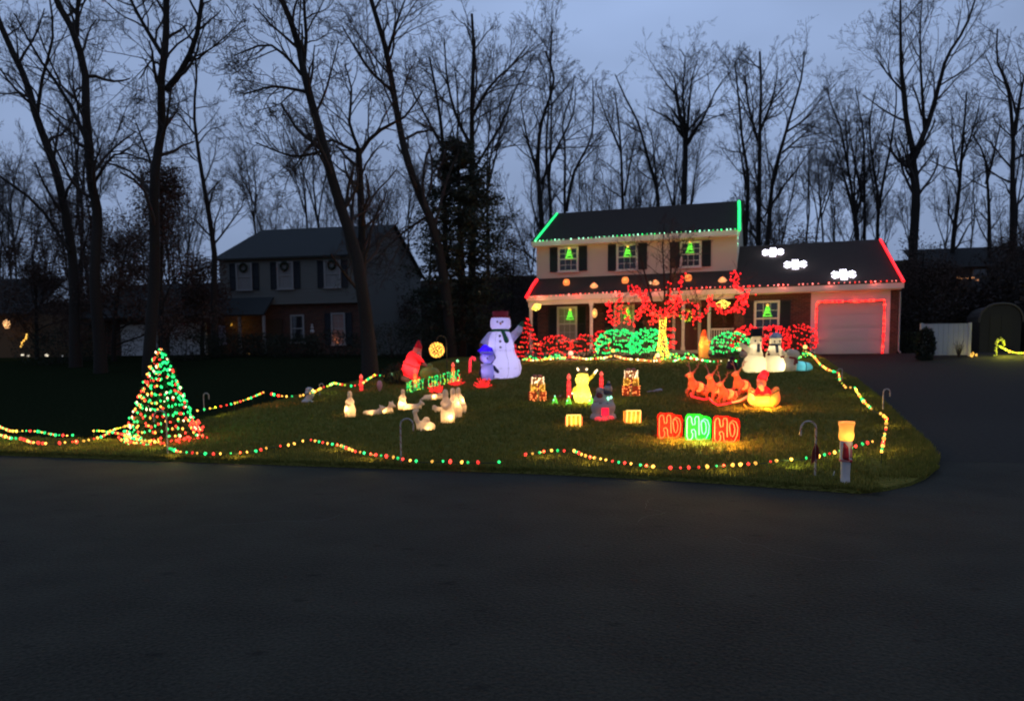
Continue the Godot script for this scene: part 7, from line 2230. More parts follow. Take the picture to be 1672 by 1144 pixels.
	m.tube([Vector3(0.30, -0.1, 0), Vector3(0.30, 1.25, 0), Vector3(0.24, 1.42, 0), Vector3(0.08, 1.46, 0), Vector3(-0.04, 1.38, 0), Vector3(-0.05, 1.24, 0)], [0.014], 6)
	part("crook", m, mat("black_metal", 0.02, 0.02, 0.02, 0.5), ls)
	var sb := []
	var so := []
	var grid := MB.new()
	for i in 5:
		ring(grid, Vector3(-0.05, 0.96, 0), 0.245, 0.006, Basis(Vector3.UP, PI * i / 5))
	part("frame", grid, mat("gold_wire", 0.3, 0.2, 0.06, 0.4), ls)
	for i in 84:
		var y := 1.0 - 2.0 * (i + 0.5) / 84.0
		var a := i * 2.39996
		var p := Vector3(cos(a) * sqrt(1 - y * y), y, sin(a) * sqrt(1 - y * y)) * 0.25 + Vector3(-0.05, 0.96, 0)
		(sb if rng.randf() < 0.78 else so).append(p)
	bulb_part(ls, sb, "gold", 0.027, "gold_bulbs")
	bulb_part(ls, so, "orange", 0.022, "orange_bulbs")
	lamp(ls, Vector3(-0.05, 0.96, 0.0), Color(1, 0.65, 0.15), 0.45, 0.2, "sphere_light")
	# tall snowman inflatable
	var sn := thing("snowman_inflatable", "tall glowing lilac-white inflatable snowman with red hat and green scarf", "inflatable", Vector3(-0.352, 1.216, -26.851))
	var snow := thin("snow_cloth", 0.80, 0.78, 0.95, 0.5)
	m = MB.new()
	m.lathe([Vector2(0.01, 0.0), Vector2(0.50, 0.02), Vector2(0.64, 0.16), Vector2(0.69, 0.36), Vector2(0.64, 0.62), Vector2(0.50, 0.82), Vector2(0.455, 0.95), Vector2(0.45, 1.12), Vector2(0.42, 1.34), Vector2(0.34, 1.52), Vector2(0.24, 1.60), Vector2(0.01, 1.62)], 28)
	part("body", m, snow, sn)
	m = MB.new()
	for i in 8:
		var a := TAU * (i + 0.5) / 8
		var line := []
		for q in [Vector2(0.50, 0.02), Vector2(0.64, 0.16), Vector2(0.69, 0.36), Vector2(0.64, 0.62), Vector2(0.50, 0.82), Vector2(0.455, 0.95), Vector2(0.45, 1.12), Vector2(0.42, 1.34), Vector2(0.34, 1.52)]:
			line.append(Vector3(cos(a) * q.x, q.y, sin(a) * q.x))
		m.tube(line, [0.006], 4, false)
	ring(m, Vector3(0, 0.36, 0), 0.69, 0.006, Basis(Vector3.RIGHT, PI / 2))
	ring(m, Vector3(0, 0.95, 0), 0.456, 0.006, Basis(Vector3.RIGHT, PI / 2))
	part("seam", m, mat("seam_grey", 0.35, 0.34, 0.40, 0.8), sn)
	m = MB.new()
	for q in [[Vector3(-0.42, 1.2, 0.1), Vector3(-1.1, -0.05, 0.5)], [Vector3(0.42, 1.2, 0.1), Vector3(1.15, -0.15, 0.4)]]:
		m.tube(q, [0.004], 4, false)
	part("tether", m, mat("tether_black", 0.02, 0.02, 0.02), sn)
	m = MB.new()
	m.blob([[Vector3(-0.32, 1.42, 0), Vector3(-0.56, 1.18, 0.1), 0.16, 0.12]], 0.025, 0.04)
	part("arm", m, snow, sn)
	m = MB.new()
	m.blob([[Vector3(0.34, 1.34, 0), Vector3(0.60, 1.60, 0.06), 0.15, 0.12], [Vector3(0.60, 1.60, 0.06), Vector3(0.64, 1.70, 0.06), 0.11, 0.10]], 0.025, 0.04)
	part("arm", m, snow, sn)
	m = MB.new()
	m.lathe([Vector2(0.01, 1.60), Vector2(0.24, 1.62), Vector2(0.335, 1.72), Vector2(0.34, 1.92), Vector2(0.30, 2.03), Vector2(0.01, 2.06)], 24)
	part("head", m, snow, sn)
	m = MB.new()
	m.lathe([Vector2(0.31, 2.02), Vector2(0.33, 2.06), Vector2(0.26, 2.07), Vector2(0.27, 2.24), Vector2(0.01, 2.25)], 20)
	part("hat", m, thin("maroon_cloth", 0.22, 0.012, 0.02, 0.6, 0.8), sn)
	m = MB.new()
	m.lathe([Vector2(0.26, 1.56), Vector2(0.30, 1.58), Vector2(0.30, 1.64), Vector2(0.26, 1.66)], 20)
	m.blob([[Vector3(0.08, 1.54, 0.28), Vector3(0.20, 1.26, 0.42), 0.07, 0.08]], 0.022, 0.03)
	part("scarf", m, mat("green_scarf", 0.03, 0.16, 0.08, 0.8), sn)
	m = MB.new()
	for q in [Vector3(-0.02, 1.42, 0.395), Vector3(-0.01, 1.24, 0.435), Vector3(0.0, 1.05, 0.455)]:
		m.ball(q, Vector3.ONE * 0.04, 8, 6)
	m.ball(Vector3(-0.10, 1.88, 0.325), Vector3.ONE * 0.032, 8, 6)
	m.ball(Vector3(0.07, 1.88, 0.335), Vector3.ONE * 0.032, 8, 6)
	part("button", m, mat("grey_button", 0.10, 0.09, 0.14, 0.6), sn)
	m = MB.new()
	m.tube([Vector3(0.0, 1.83, 0.33), Vector3(0.02, 1.79, 0.46)], [0.04, 0.01], 8)
	part("nose", m, mat("carrot", 0.5, 0.2, 0.12, 0.6), sn)
	m = MB.new()
	m.blob([[Vector3(-0.60, 1.12, 0.12), Vector3(-0.56, 0.98, 0.2), 0.11, 0.09]], 0.025, 0.03)
	part("mitten", m, mat("brown_mitten", 0.16, 0.05, 0.04, 0.8), sn)
	m = MB.new()
	m.blob([[Vector3(0.67, 1.76, 0.06), Vector3(0.72, 1.86, 0.06), 0.09, 0.05]], 0.025, 0.03)
	part("mitten", m, mat("green_mitten", 0.03, 0.09, 0.05, 0.8), sn)
	var cool := Color(0.72, 0.67, 1.0)
	lamp(sn, Vector3(0.08, 0.42, 0.18), cool, 0.48, 0.06, "inflatable_light")
	lamp(sn, Vector3(0.0, 1.12, 0.05), Color(0.66, 0.62, 1.0), 0.28, 0.06, "inflatable_light")
	lamp(sn, Vector3(0.0, 1.78, 0.06), Color(0.66, 0.62, 1.0), 0.11, 0.05, "inflatable_light")
	# penguin before it
	var pn := thing("penguin_inflatable", "small glowing lilac inflatable penguin with a blue hat before the tall snowman", "inflatable", Vector3(-0.782, 1.15, -26.183))
	m = MB.new()
	m.lathe([Vector2(0.01, 0.0), Vector2(0.14, 0.02), Vector2(0.20, 0.16), Vector2(0.215, 0.38), Vector2(0.19, 0.54), Vector2(0.13, 0.60), Vector2(0.01, 0.61)], 20)
	part("body", m, thin("lilac_cloth", 0.62, 0.58, 0.90, 0.5), pn)
	m = MB.new()
	m.ball(Vector3(0, 0.78, 0.0), Vector3(0.235, 0.20, 0.18), 20, 14)
	part("head", m, thin("lilac_cloth", 0.62, 0.58, 0.90, 0.5), pn)
	m = MB.new()
	m.ball(Vector3(0, 0.76, -0.12), Vector3(0.275, 0.245, 0.10), 20, 14)
	m.ball(Vector3(0, 0.30, -0.13), Vector3(0.25, 0.33, 0.11), 20, 14)
	m.blob([[Vector3(0.20, 0.46, -0.02), Vector3(0.34, 0.32, 0.02), 0.07, 0.05], [Vector3(-0.18, 0.46, -0.02), Vector3(-0.24, 0.26, 0.0), 0.06, 0.04]], 0.022, 0.03)
	part("back", m, mat("navy_cloth", 0.035, 0.025, 0.11, 0.6), pn)
	m = MB.new()
	m.lathe([Vector2(0.24, 0.90), Vector2(0.25, 0.93), Vector2(0.23, 0.97), Vector2(0.20, 0.975)], 20)
	part("hat_band", m, thin("lilac_cloth", 0.62, 0.58, 0.90, 0.5), pn)
	m = MB.new()
	m.blob([[Vector3(0, 0.98, 0), Vector3(-0.06, 1.06, 0), 0.20, 0.14], [Vector3(-0.1, 1.06, 0), Vector3(-0.26, 1.0, 0.03), 0.10, 0.05]], 0.025, 0.05)
	part("hat", m, thin("blue_cloth", 0.10, 0.02, 0.92, 0.5), pn)
	lamp(pn, Vector3(-0.03, 1.01, 0.02), Color(0.5, 0.4, 1), 0.05, 0.03, "inflatable_light")
	m = MB.new()
	m.tube([Vector3(0, 0.75, 0.17), Vector3(0, 0.73, 0.26)], [0.03, 0.008], 8)
	m.ball(Vector3(-0.075, 0.83, 0.165), Vector3.ONE * 0.02, 8, 6)
	m.ball(Vector3(0.075, 0.83, 0.165), Vector3.ONE * 0.02, 8, 6)
	part("face", m, mat("dark_violet", 0.05, 0.03, 0.10, 0.6), pn)
	lamp(pn, Vector3(-0.02, 0.33, 0.06), Color(0.55, 0.48, 1), 0.058, 0.04, "inflatable_light")
	lamp(pn, Vector3(-0.04, 0.74, 0.09), Color(0.55, 0.48, 1), 0.03, 0.03, "inflatable_light")

func lawn_middle() -> void:
	# stacks of three lit presents
	var stacks := [[Vector3(0.644, 0.712, -20.398), "stack of three lit tinsel presents at the left, behind the small green trees", 1.0], [Vector3(3.073, 0.805, -20.735), "taller stack of three lit tinsel presents at the right of the yellow snowman", 1.08]]
	for q in stacks:
		var k: float = q[2]
		var o := thing("present_stack_light", q[1], "light sculpture", q[0], 0.15 if k == 1.0 else -0.1, "stacked present lights")
		var y := 0.02
		var sizes := [[0.40, 0.26, "stack_red", [0.75, 0.14, 0.05], "orange"], [0.34, 0.19, "stack_gold", [0.70, 0.45, 0.08], "gold"], [0.30, 0.17, "stack_peach", [0.75, 0.40, 0.22], "white"]]
		for i in 3:
			var w: float = sizes[i][0] * k
			var h: float = sizes[i][1] * k
			var m := MB.new()
			var c := Vector3(0, y + h / 2, 0)
			m.box(c, Vector3(w, h - 0.008, w * 0.8))
			part("present", m, thin(sizes[i][2], sizes[i][3][0], sizes[i][3][1], sizes[i][3][2], 0.6), o)
			var rb := MB.new()
			rb.box(c, Vector3(w * 0.16, h, w * 0.8 + 0.012))
			part("ribbon", rb, mat("gold_tinsel" if i != 1 else "red_tinsel", 0.5 if i != 1 else 0.45, 0.3 if i != 1 else 0.06, 0.1, 0.35), o)
			var b := []
			for z in 17:
				b.append(c + Vector3(rng.randf_range(-0.5, 0.5) * w, rng.randf_range(-0.46, 0.46) * h, w * 0.4 + 0.015))
			for e in 5:
				b.append(c + Vector3(-w / 2, h * (e / 4.0 - 0.5), w * 0.4))
				b.append(c + Vector3(w / 2, h * (e / 4.0 - 0.5), w * 0.4))
			bulb_part(o, b, sizes[i][4], 0.014)
			lamp(o, c, [Color(1, 0.42, 0.2), Color(1, 0.75, 0.25), Color(1, 0.7, 0.5)][i], 0.030 * k, 0.03, "present_light")
			y += h
		var bow := MB.new()
		bow.ball(Vector3(-0.06, y + 0.03, 0.03), Vector3(0.07, 0.04, 0.03), 8, 6)
		bow.ball(Vector3(0.06, y + 0.03, 0.03), Vector3(0.07, 0.04, 0.03), 8, 6)
		part("bow", bow, mat("rosy_bow", 0.4, 0.14, 0.12, 0.5), o)
	# yellow snowman of lights
	var ys := thing("snowman_light", "bright yellow light-covered snowman waving one arm on the middle of the lawn", "light sculpture", Vector3(1.727, 0.677, -19.623))
	var m := MB.new()
	m.lathe([Vector2(0.01, 0.02), Vector2(0.14, 0.03), Vector2(0.20, 0.14), Vector2(0.205, 0.26), Vector2(0.17, 0.40), Vector2(0.13, 0.48), Vector2(0.14, 0.54), Vector2(0.16, 0.62), Vector2(0.14, 0.72), Vector2(0.08, 0.76), Vector2(0.01, 0.77)], 20)
	part("body", m, thin("lemon_mesh", 0.80, 0.72, 0.18, 0.5), ys)
	m = MB.new()
	m.tube([Vector3(0.12, 0.60, 0), Vector3(0.24, 0.70, 0.02), Vector3(0.32, 0.80, 0.02)], [0.055, 0.04, 0.03], 8)
	m.tube([Vector3(-0.12, 0.44, 0), Vector3(-0.20, 0.40, 0.05), Vector3(-0.24, 0.30, 0.06)], [0.05, 0.04, 0.03], 8)
	part("arm", m, thin("lemon_mesh", 0.80, 0.72, 0.18, 0.5), ys)
	m = MB.new()
	m.lathe([Vector2(0.15, 0.775), Vector2(0.15, 0.80), Vector2(0.10, 0.81), Vector2(0.095, 0.93), Vector2(0.01, 0.94)], 14)
	part("hat", m, mat("tan_hat", 0.22, 0.15, 0.05, 0.7), ys)
	var bl := []
	for i in 190:
		var a := rng.randf_range(-0.2, PI + 0.2)
		var y := rng.randf_range(0.05, 0.75)
		var rr := 0.205 - 0.09 * clampf(absf(y - 0.22) / 0.26, 0, 1)
		if y > 0.5: rr = 0.155 - 0.05 * absf(y - 0.62) / 0.13
		bl.append(Vector3(cos(a) * (rr + 0.008), y, sin(a) * (rr + 0.008)))
	bulb_part(ys, bl, "yellow", 0.017)
	var ob := []
	for p in [Vector3(0.32, 0.81, 0.03), Vector3(0.30, 0.78, 0.04), Vector3(0.35, 0.84, 0.03), Vector3(-0.25, 0.29, 0.07), Vector3(-0.11, 0.86, 0.06), Vector3(0.10, 0.87, 0.06), Vector3(-0.12, 0.88, 0.05)]:
		ob.append(p)
	bulb_part(ys, ob, "white", 0.028, "tip_bulbs")
	lamp(ys, Vector3(0, 0.25, 0.02), Color(1, 0.92, 0.35), 0.16, 0.05, "snowman_light")
	lamp(ys, Vector3(0, 0.62, 0.02), Color(1, 0.92, 0.35), 0.09, 0.05, "snowman_light")
	lamp(ys, Vector3(0.05, 0.3, 0.5), Color(1, 0.78, 0.12), 0.55, 0.15, "spill_light")
	# glowing gift boxes
	for q in [[Vector3(1.233, 0.376, -16.115), "glowing yellow ribbed gift box, left one nearest the street", 0.0, 0.30, 0.27], [Vector3(2.423, 0.418, -16.249), "glowing yellow ribbed gift box, right one left of the red and green letters", 0.12, 0.31, 0.30]]:
		var o := thing("gift_box_light", q[1], "light sculpture", q[0], q[2], "glowing gift boxes")
		var w: float = q[3]
		var h: float = q[4]
		var b := MB.new()
		b.box(Vector3(0, h / 2, 0), Vector3(w * 0.9, h * 0.94, w * 0.75))
		part("shade", b, thin("amber_gauze", 0.85, 0.42, 0.06, 0.6), o)
		var rm := MB.new()
		for i in 4:
			var x := lerpf(-w * 0.44, w * 0.44, i / 3.0)
			rm.tube([Vector3(x, 0, w * 0.40), Vector3(x + (0.02 if q[2] > 0 else 0.0), h, w * 0.38)], [0.018], 6)
		rm.tube([Vector3(-w * 0.46, h, w * 0.36), Vector3(w * 0.5, h, w * 0.36)], [0.016], 6)
		rm.tube([Vector3(-w * 0.46, 0.015, w * 0.41), Vector3(w * 0.46, 0.015, w * 0.41)], [0.014], 6)
		part("light_rods", rm, glow("rod_yellow", 1.5, 0.92, 0.20), o)
		var e := MB.new()
		e.tube([Vector3(-w * 0.5, 0.02, w * 0.3), Vector3(-w * 0.5, h * 0.9, w * 0.3)], [0.016], 6)
		e.tube([Vector3(w * 0.54, 0.02, w * 0.3), Vector3(w * 0.54, h * 0.9, w * 0.28)], [0.018], 6)
		part("edge_rods", e, glow("rod_orange", 1.2, 0.22, 0.04), o)
		lamp(o, Vector3(0, h / 2, 0), Color(1, 0.75, 0.3), 0.06, 0.04, "box_light")
		lamp(o, Vector3(0, h * 0.5, 0.35), Color(1, 0.55, 0.12), 0.10, 0.1, "box_light")
	# little green trees
	var gt: Node3D = null
	for q in [[Vector3(1.051, 0.655, -19.573), "small green lit A-shaped tree, left of three"], [Vector3(1.372, 0.647, -19.373), "small green lit A-shaped tree, middle of three, below the red candle tube"], [Vector3(1.898, 0.65, -19.235), "small green lit A-shaped tree, right of three, at the grey inflatable's edge"]]:
		if gt:
			dup(gt, "small_tree_light", q[1], q[0], rng.randf_range(-0.3, 0.3))
			continue
		gt = thing("small_tree_light", q[1], "light sculpture", q[0], 0.0, "small green lit trees")
		m = MB.new()
		m.tube([Vector3(-0.07, 0.02, 0), Vector3(0, 0.23, 0)], [0.016], 6)
		m.tube([Vector3(0, 0.23, 0), Vector3(0.075, 0.01, 0)], [0.022], 6)
		m.tube([Vector3(-0.04, 0.09, 0), Vector3(0.045, 0.09, 0)], [0.014], 6)
		part("tree_tube", m, glow("leaf_green_tube", 0.12, 0.62, 0.06), gt)
		var t := [Vector3(0, 0.25, 0), Vector3(-0.03, 0.15, 0.01), Vector3(-0.075, 0.03, 0.01)]
		bulb_part(gt, t, "mint", 0.018)
		lamp(gt, Vector3(0, 0.15, 0.12), Color(0.2, 1, 0.1), 0.018)
	# unlit grey inflatable scene
	var gi := thing("snow_scene_inflatable", "half-lit grey-white inflatable snow mound with a red box and two small heads", "inflatable", Vector3(1.922, 0.456, -16.865))
	var grey := thin("grey_snow_cloth", 0.36, 0.32, 0.31, 0.6, 0.4)
	m = MB.new()
	m.lathe([Vector2(0.01, 0.0), Vector2(0.26, 0.01), Vector2(0.285, 0.08), Vector2(0.25, 0.16), Vector2(0.22, 0.18), Vector2(0.25, 0.24), Vector2(0.26, 0.32), Vector2(0.22, 0.40), Vector2(0.12, 0.43), Vector2(0.01, 0.44)], 22)
	part("base", m, grey, gi)
	m = MB.new()
	m.blob([[Vector3(-0.06, 0.44, 0), Vector3(-0.05, 0.55, 0), 0.16, 0.11], [Vector3(0.10, 0.42, 0), Vector3(0.10, 0.52, 0), 0.12, 0.09]], 0.02, 0.05)
	part("body", m, grey, gi)
	m = MB.new()
	m.ball(Vector3(-0.07, 0.65, 0.02), Vector3(0.085, 0.07, 0.08), 12, 9)
	m.ball(Vector3(0.10, 0.68, 0.0), Vector3(0.095, 0.09, 0.085), 12, 9)
	m.ball(Vector3(0.115, 0.82, 0), Vector3.ONE * 0.03, 8, 6)
	part("head", m, grey, gi)
	m = MB.new()
	m.ball(Vector3(-0.09, 0.55, 0.10), Vector3(0.08, 0.06, 0.05), 10, 7, Basis(Vector3.BACK, -0.5))
	part("scarf", m, mat("plum_cloth", 0.14, 0.025, 0.03, 0.7), gi)
	m = MB.new()
	m.ball(Vector3(0.09, 0.60, 0.06), Vector3(0.10, 0.05, 0.06), 10, 7)
	m.lathe([Vector2(0.06, 0.755), Vector2(0.055, 0.79), Vector2(0.01, 0.80)], 10, Transform3D(Basis(), Vector3(0.11, 0, 0)))
	part("dark_trim", m, mat("slate_cloth", 0.05, 0.05, 0.075, 0.7), gi)
	m = MB.new()
	m.box(Vector3(-0.075, 0.392, 0.205), Vector3(0.06, 0.018, 0.02))
	m.box(Vector3(0.04, 0.392, 0.205), Vector3(0.07, 0.018, 0.02))
	part("slot", m, mat("black_plastic", 0.02, 0.02, 0.02, 0.4), gi)
	m = MB.new()
	m.box(Vector3(0.01, 0.22, 0.27), Vector3(0.15, 0.16, 0.06))
	part("red_box", m, glow("red_box_glow", 0.95, 0.01, 0.05), gi)
	m = MB.new()
	m.ball(Vector3(-0.12, 0.07, 0.22), Vector3(0.09, 0.05, 0.07), 10, 7)
	m.ball(Vector3(0.0, 0.07, 0.25), Vector3(0.09, 0.05, 0.07), 10, 7)
	m.ball(Vector3(0.13, 0.08, 0.21), Vector3(0.08, 0.06, 0.07), 10, 7)
	part("red_heap", m, glow("red_heap_glow", 0.75, 0.05, 0.06), gi)
	bulb_part(gi, [Vector3(0.085, 0.495, 0.13), Vector3(0.15, 0.51, 0.11), Vector3(0.09, 0.48, 0.14)], "mint", 0.028)
	lamp(gi, Vector3(0.01, 0.16, 0.38), Color(1, 0.05, 0.06), 0.05, 0.08, "inflatable_light")
	lamp(gi, Vector3(0.0, 0.25, 0.0), Color(1, 0.85, 0.8), 0.018, 0.05, "inflatable_light")
	# white spot lamps lying on the grass
	for q in [[Vector3(3.765, 0.874, -21.351), "white paddle-shaped spotlight lying on the grass between presents and reindeer", 0.40, 0.0], [Vector3(1.217, 0.767, -20.874), "tiny pale spotlight lying on the grass behind the small green trees", 0.12, 0.0]]:
		var o := thing("spotlight", q[1], "lamp", q[0], q[3])
		var w: float = q[2]
		var b := MB.new()
		b.blob([[Vector3(w * 0.25, 0.08, 0), Vector3(w * 0.5, 0.10, 0), w * 0.13, w * 0.12], [Vector3(-w * 0.5, 0.06, 0), Vector3(w * 0.2, 0.08, 0), w * 0.04, w * 0.08]], maxf(w * 0.05, 0.01), w * 0.06)
		b.tube([Vector3(0, -0.03, 0), Vector3(0, 0.07, 0)], [0.01], 5)
		part("housing", b, mat("lamp_grey", 0.38, 0.35, 0.36, 0.5), o)

func ho_letters(label: String, p: Vector3, col: Array, halo_panel: Array, turn: float, group: String) -> void:
	var key: String = label.split(" ")[0]
	var o := thing("letters_light", label, "sign", p, turn, group)
	var k := 0.00106
	var put := func(a: Array) -> Array:
		var out := []
		for i in range(0, a.size(), 2):
			out.append(Vector3((a[i] - 345) * k, (585 - a[i + 1]) * k, 0.02))
		return out
	var m := MB.new()
	var lines := [
		[185, 150, 165, 200, 165, 470, 185, 525, 230, 525, 258, 490, 262, 430, 240, 400, 245, 365, 280, 355, 305, 390, 310, 470, 325, 520, 400, 532, 480, 515, 525, 420, 535, 300, 505, 210, 450, 180, 405, 220, 395, 290],
		[185, 150, 215, 140, 240, 170, 245, 240, 262, 285, 290, 280, 300, 240, 292, 180, 318, 140, 350, 145, 362, 190, 364, 330, 368, 450],
		[400, 250, 408, 360, 425, 430, 450, 445, 478, 400, 485, 320, 470, 250, 445, 215, 415, 225, 400, 250]]
	for l in lines:
		m.tube(put.call(l), [0.012], 7)
	part("tube", m, glow(key + "_neon", col[0], col[1], col[2]), o)
	var pm := MB.new()
	var outline := PackedVector2Array()
	for v2 in [[138, 140], [138, 560], [160, 580], [520, 580], [555, 550], [570, 430], [570, 200], [545, 150], [440, 135], [385, 105], [180, 100]]:
		outline.append(Vector2((v2[0] - 345) * k, (585 - v2[1]) * k))
	pm.plate(outline, 0.012)
	part("halo_panel", pm, thin(key + "_halo_panel", halo_panel[0], halo_panel[1], halo_panel[2], 0.6), o)  # coloured backing added to stand for the halo round the lit letters
	var sm := MB.new()
	for x in [-0.13, 0.13]:
		sm.tube([Vector3(x, -0.1, -0.03), Vector3(x, 0.42, -0.03)], [0.008], 5)
	part("stake", sm, mat("black_metal", 0.02, 0.02, 0.02, 0.5), o)
	for q in [Vector3(-0.10, 0.33, 0.14), Vector3(0.09, 0.14, 0.14), Vector3(-0.08, 0.12, 0.14), Vector3(0.1, 0.33, 0.14)]:
		lamp(o, q, Color(halo_panel[0], halo_panel[1], halo_panel[2]) / maxf(halo_panel[0], halo_panel[1]), 0.030, 0.05, "neon_light")
	lamp(o, Vector3(0, 0.22, 0.55), Color(col[0], col[1], col[2]).lerp(Color(2.0, 1.2, 0.12), 0.5) / 2.0, 0.85, 0.1, "spill_light")

func deer(label: String, p: Vector3, turn: float, k: float, rear: float) -> void:
	var o := thing("reindeer_lamp", label, "figure", p, turn, "glowing reindeer team")
	# faces +x in its own axes
	var b := Basis(Vector3(0, 0, 1), rear)
	var h := Vector3(0, 0.30 * k, 0)
	var j := func(x: float, y: float, z: float) -> Vector3: return h + b * (Vector3(x, y, z) * k)
	var m := MB.new()
	m.blob([[j.call(-0.20, 0, 0), j.call(0.16, 0.03, 0), 0.115 * k, 0.125 * k], [j.call(0.16, 0.05, 0), j.call(0.30, 0.24, 0), 0.10 * k, 0.062 * k], [j.call(0.29, 0.26, 0), j.call(0.43, 0.22, 0), 0.068 * k, 0.042 * k], [j.call(0.26, 0.31, 0.05), j.call(0.22, 0.36, 0.08), 0.022 * k, 0.012 * k], [j.call(0.26, 0.31, -0.05), j.call(0.22, 0.36, -0.08), 0.022 * k, 0.012 * k], [j.call(-0.28, 0.04, 0), j.call(-0.35, 0.08, 0), 0.04 * k, 0.02 * k],
		[j.call(0.17, -0.05, 0.07), j.call(0.27, -0.15, 0.08), 0.05 * k, 0.036 * k], [j.call(0.27, -0.15, 0.08), j.call(0.20, -0.27, 0.08), 0.034 * k, 0.028 * k], [j.call(0.17, -0.05, -0.07), j.call(0.21, -0.18, -0.08), 0.05 * k, 0.036 * k], [j.call(0.21, -0.18, -0.08), j.call(0.24, -0.30, -0.08), 0.034 * k, 0.028 * k],
		[j.call(-0.20, -0.03, 0.07), j.call(-0.16, -0.14, 0.08), 0.07 * k, 0.045 * k], [j.call(-0.16, -0.14, 0.08), j.call(-0.27, -0.20, 0.08), 0.042 * k, 0.032 * k], [j.call(-0.27, -0.20, 0.08), j.call(-0.25, -0.31, 0.08), 0.03 * k, 0.028 * k], [j.call(-0.20, -0.03, -0.07), j.call(-0.15, -0.13, -0.08), 0.07 * k, 0.045 * k], [j.call(-0.15, -0.13, -0.08), j.call(-0.24, -0.20, -0.08), 0.042 * k, 0.032 * k], [j.call(-0.24, -0.20, -0.08), j.call(-0.21, -0.32, -0.08), 0.03 * k, 0.028 * k]], 0.014, 0.03 * k)
	part("body", m, thin("russet_plastic", 0.85, 0.30, 0.12, 0.45), o)
	m = MB.new()
	for s in [-1.0, 1.0]:
		var a: Vector3 = j.call(0.27, 0.32, 0.03 * s)
		var c: Vector3 = j.call(0.20, 0.46, 0.13 * s)
		var d: Vector3 = j.call(0.24, 0.60, 0.17 * s)
		m.tube([a, c, d], [0.016 * k, 0.014 * k, 0.008 * k], 5)
		m.tube([c, j.call(0.31, 0.52, 0.16 * s)], [0.012 * k, 0.007 * k], 5)
		m.tube([c.lerp(d, 0.5), j.call(0.15, 0.58, 0.20 * s)], [0.011 * k, 0.007 * k], 5)
	part("antler", m, thin("antler_plastic", 0.60, 0.26, 0.15, 0.5), o)
	m = MB.new()
	for q in [0.10, -0.14]:
		var pts := []
		for i in 13:
			var an := TAU * i / 12
			pts.append(j.call(q, 0.02 + 0.128 * cos(an), 0.128 * sin(an)))
		m.tube(pts, [0.012 * k], 5, false)
	part("harness", m, mat("red_harness", 0.5, 0.02, 0.03, 0.5), o)
	lamp(o, j.call(-0.05, 0.02, 0), Color(1, 0.50, 0.22), 0.036 * k, 0.03, "reindeer_light")
	lamp(o, j.call(0.36, 0.24, 0), Color(1, 0.45, 0.25), 0.004 * k, 0.015, "reindeer_light")

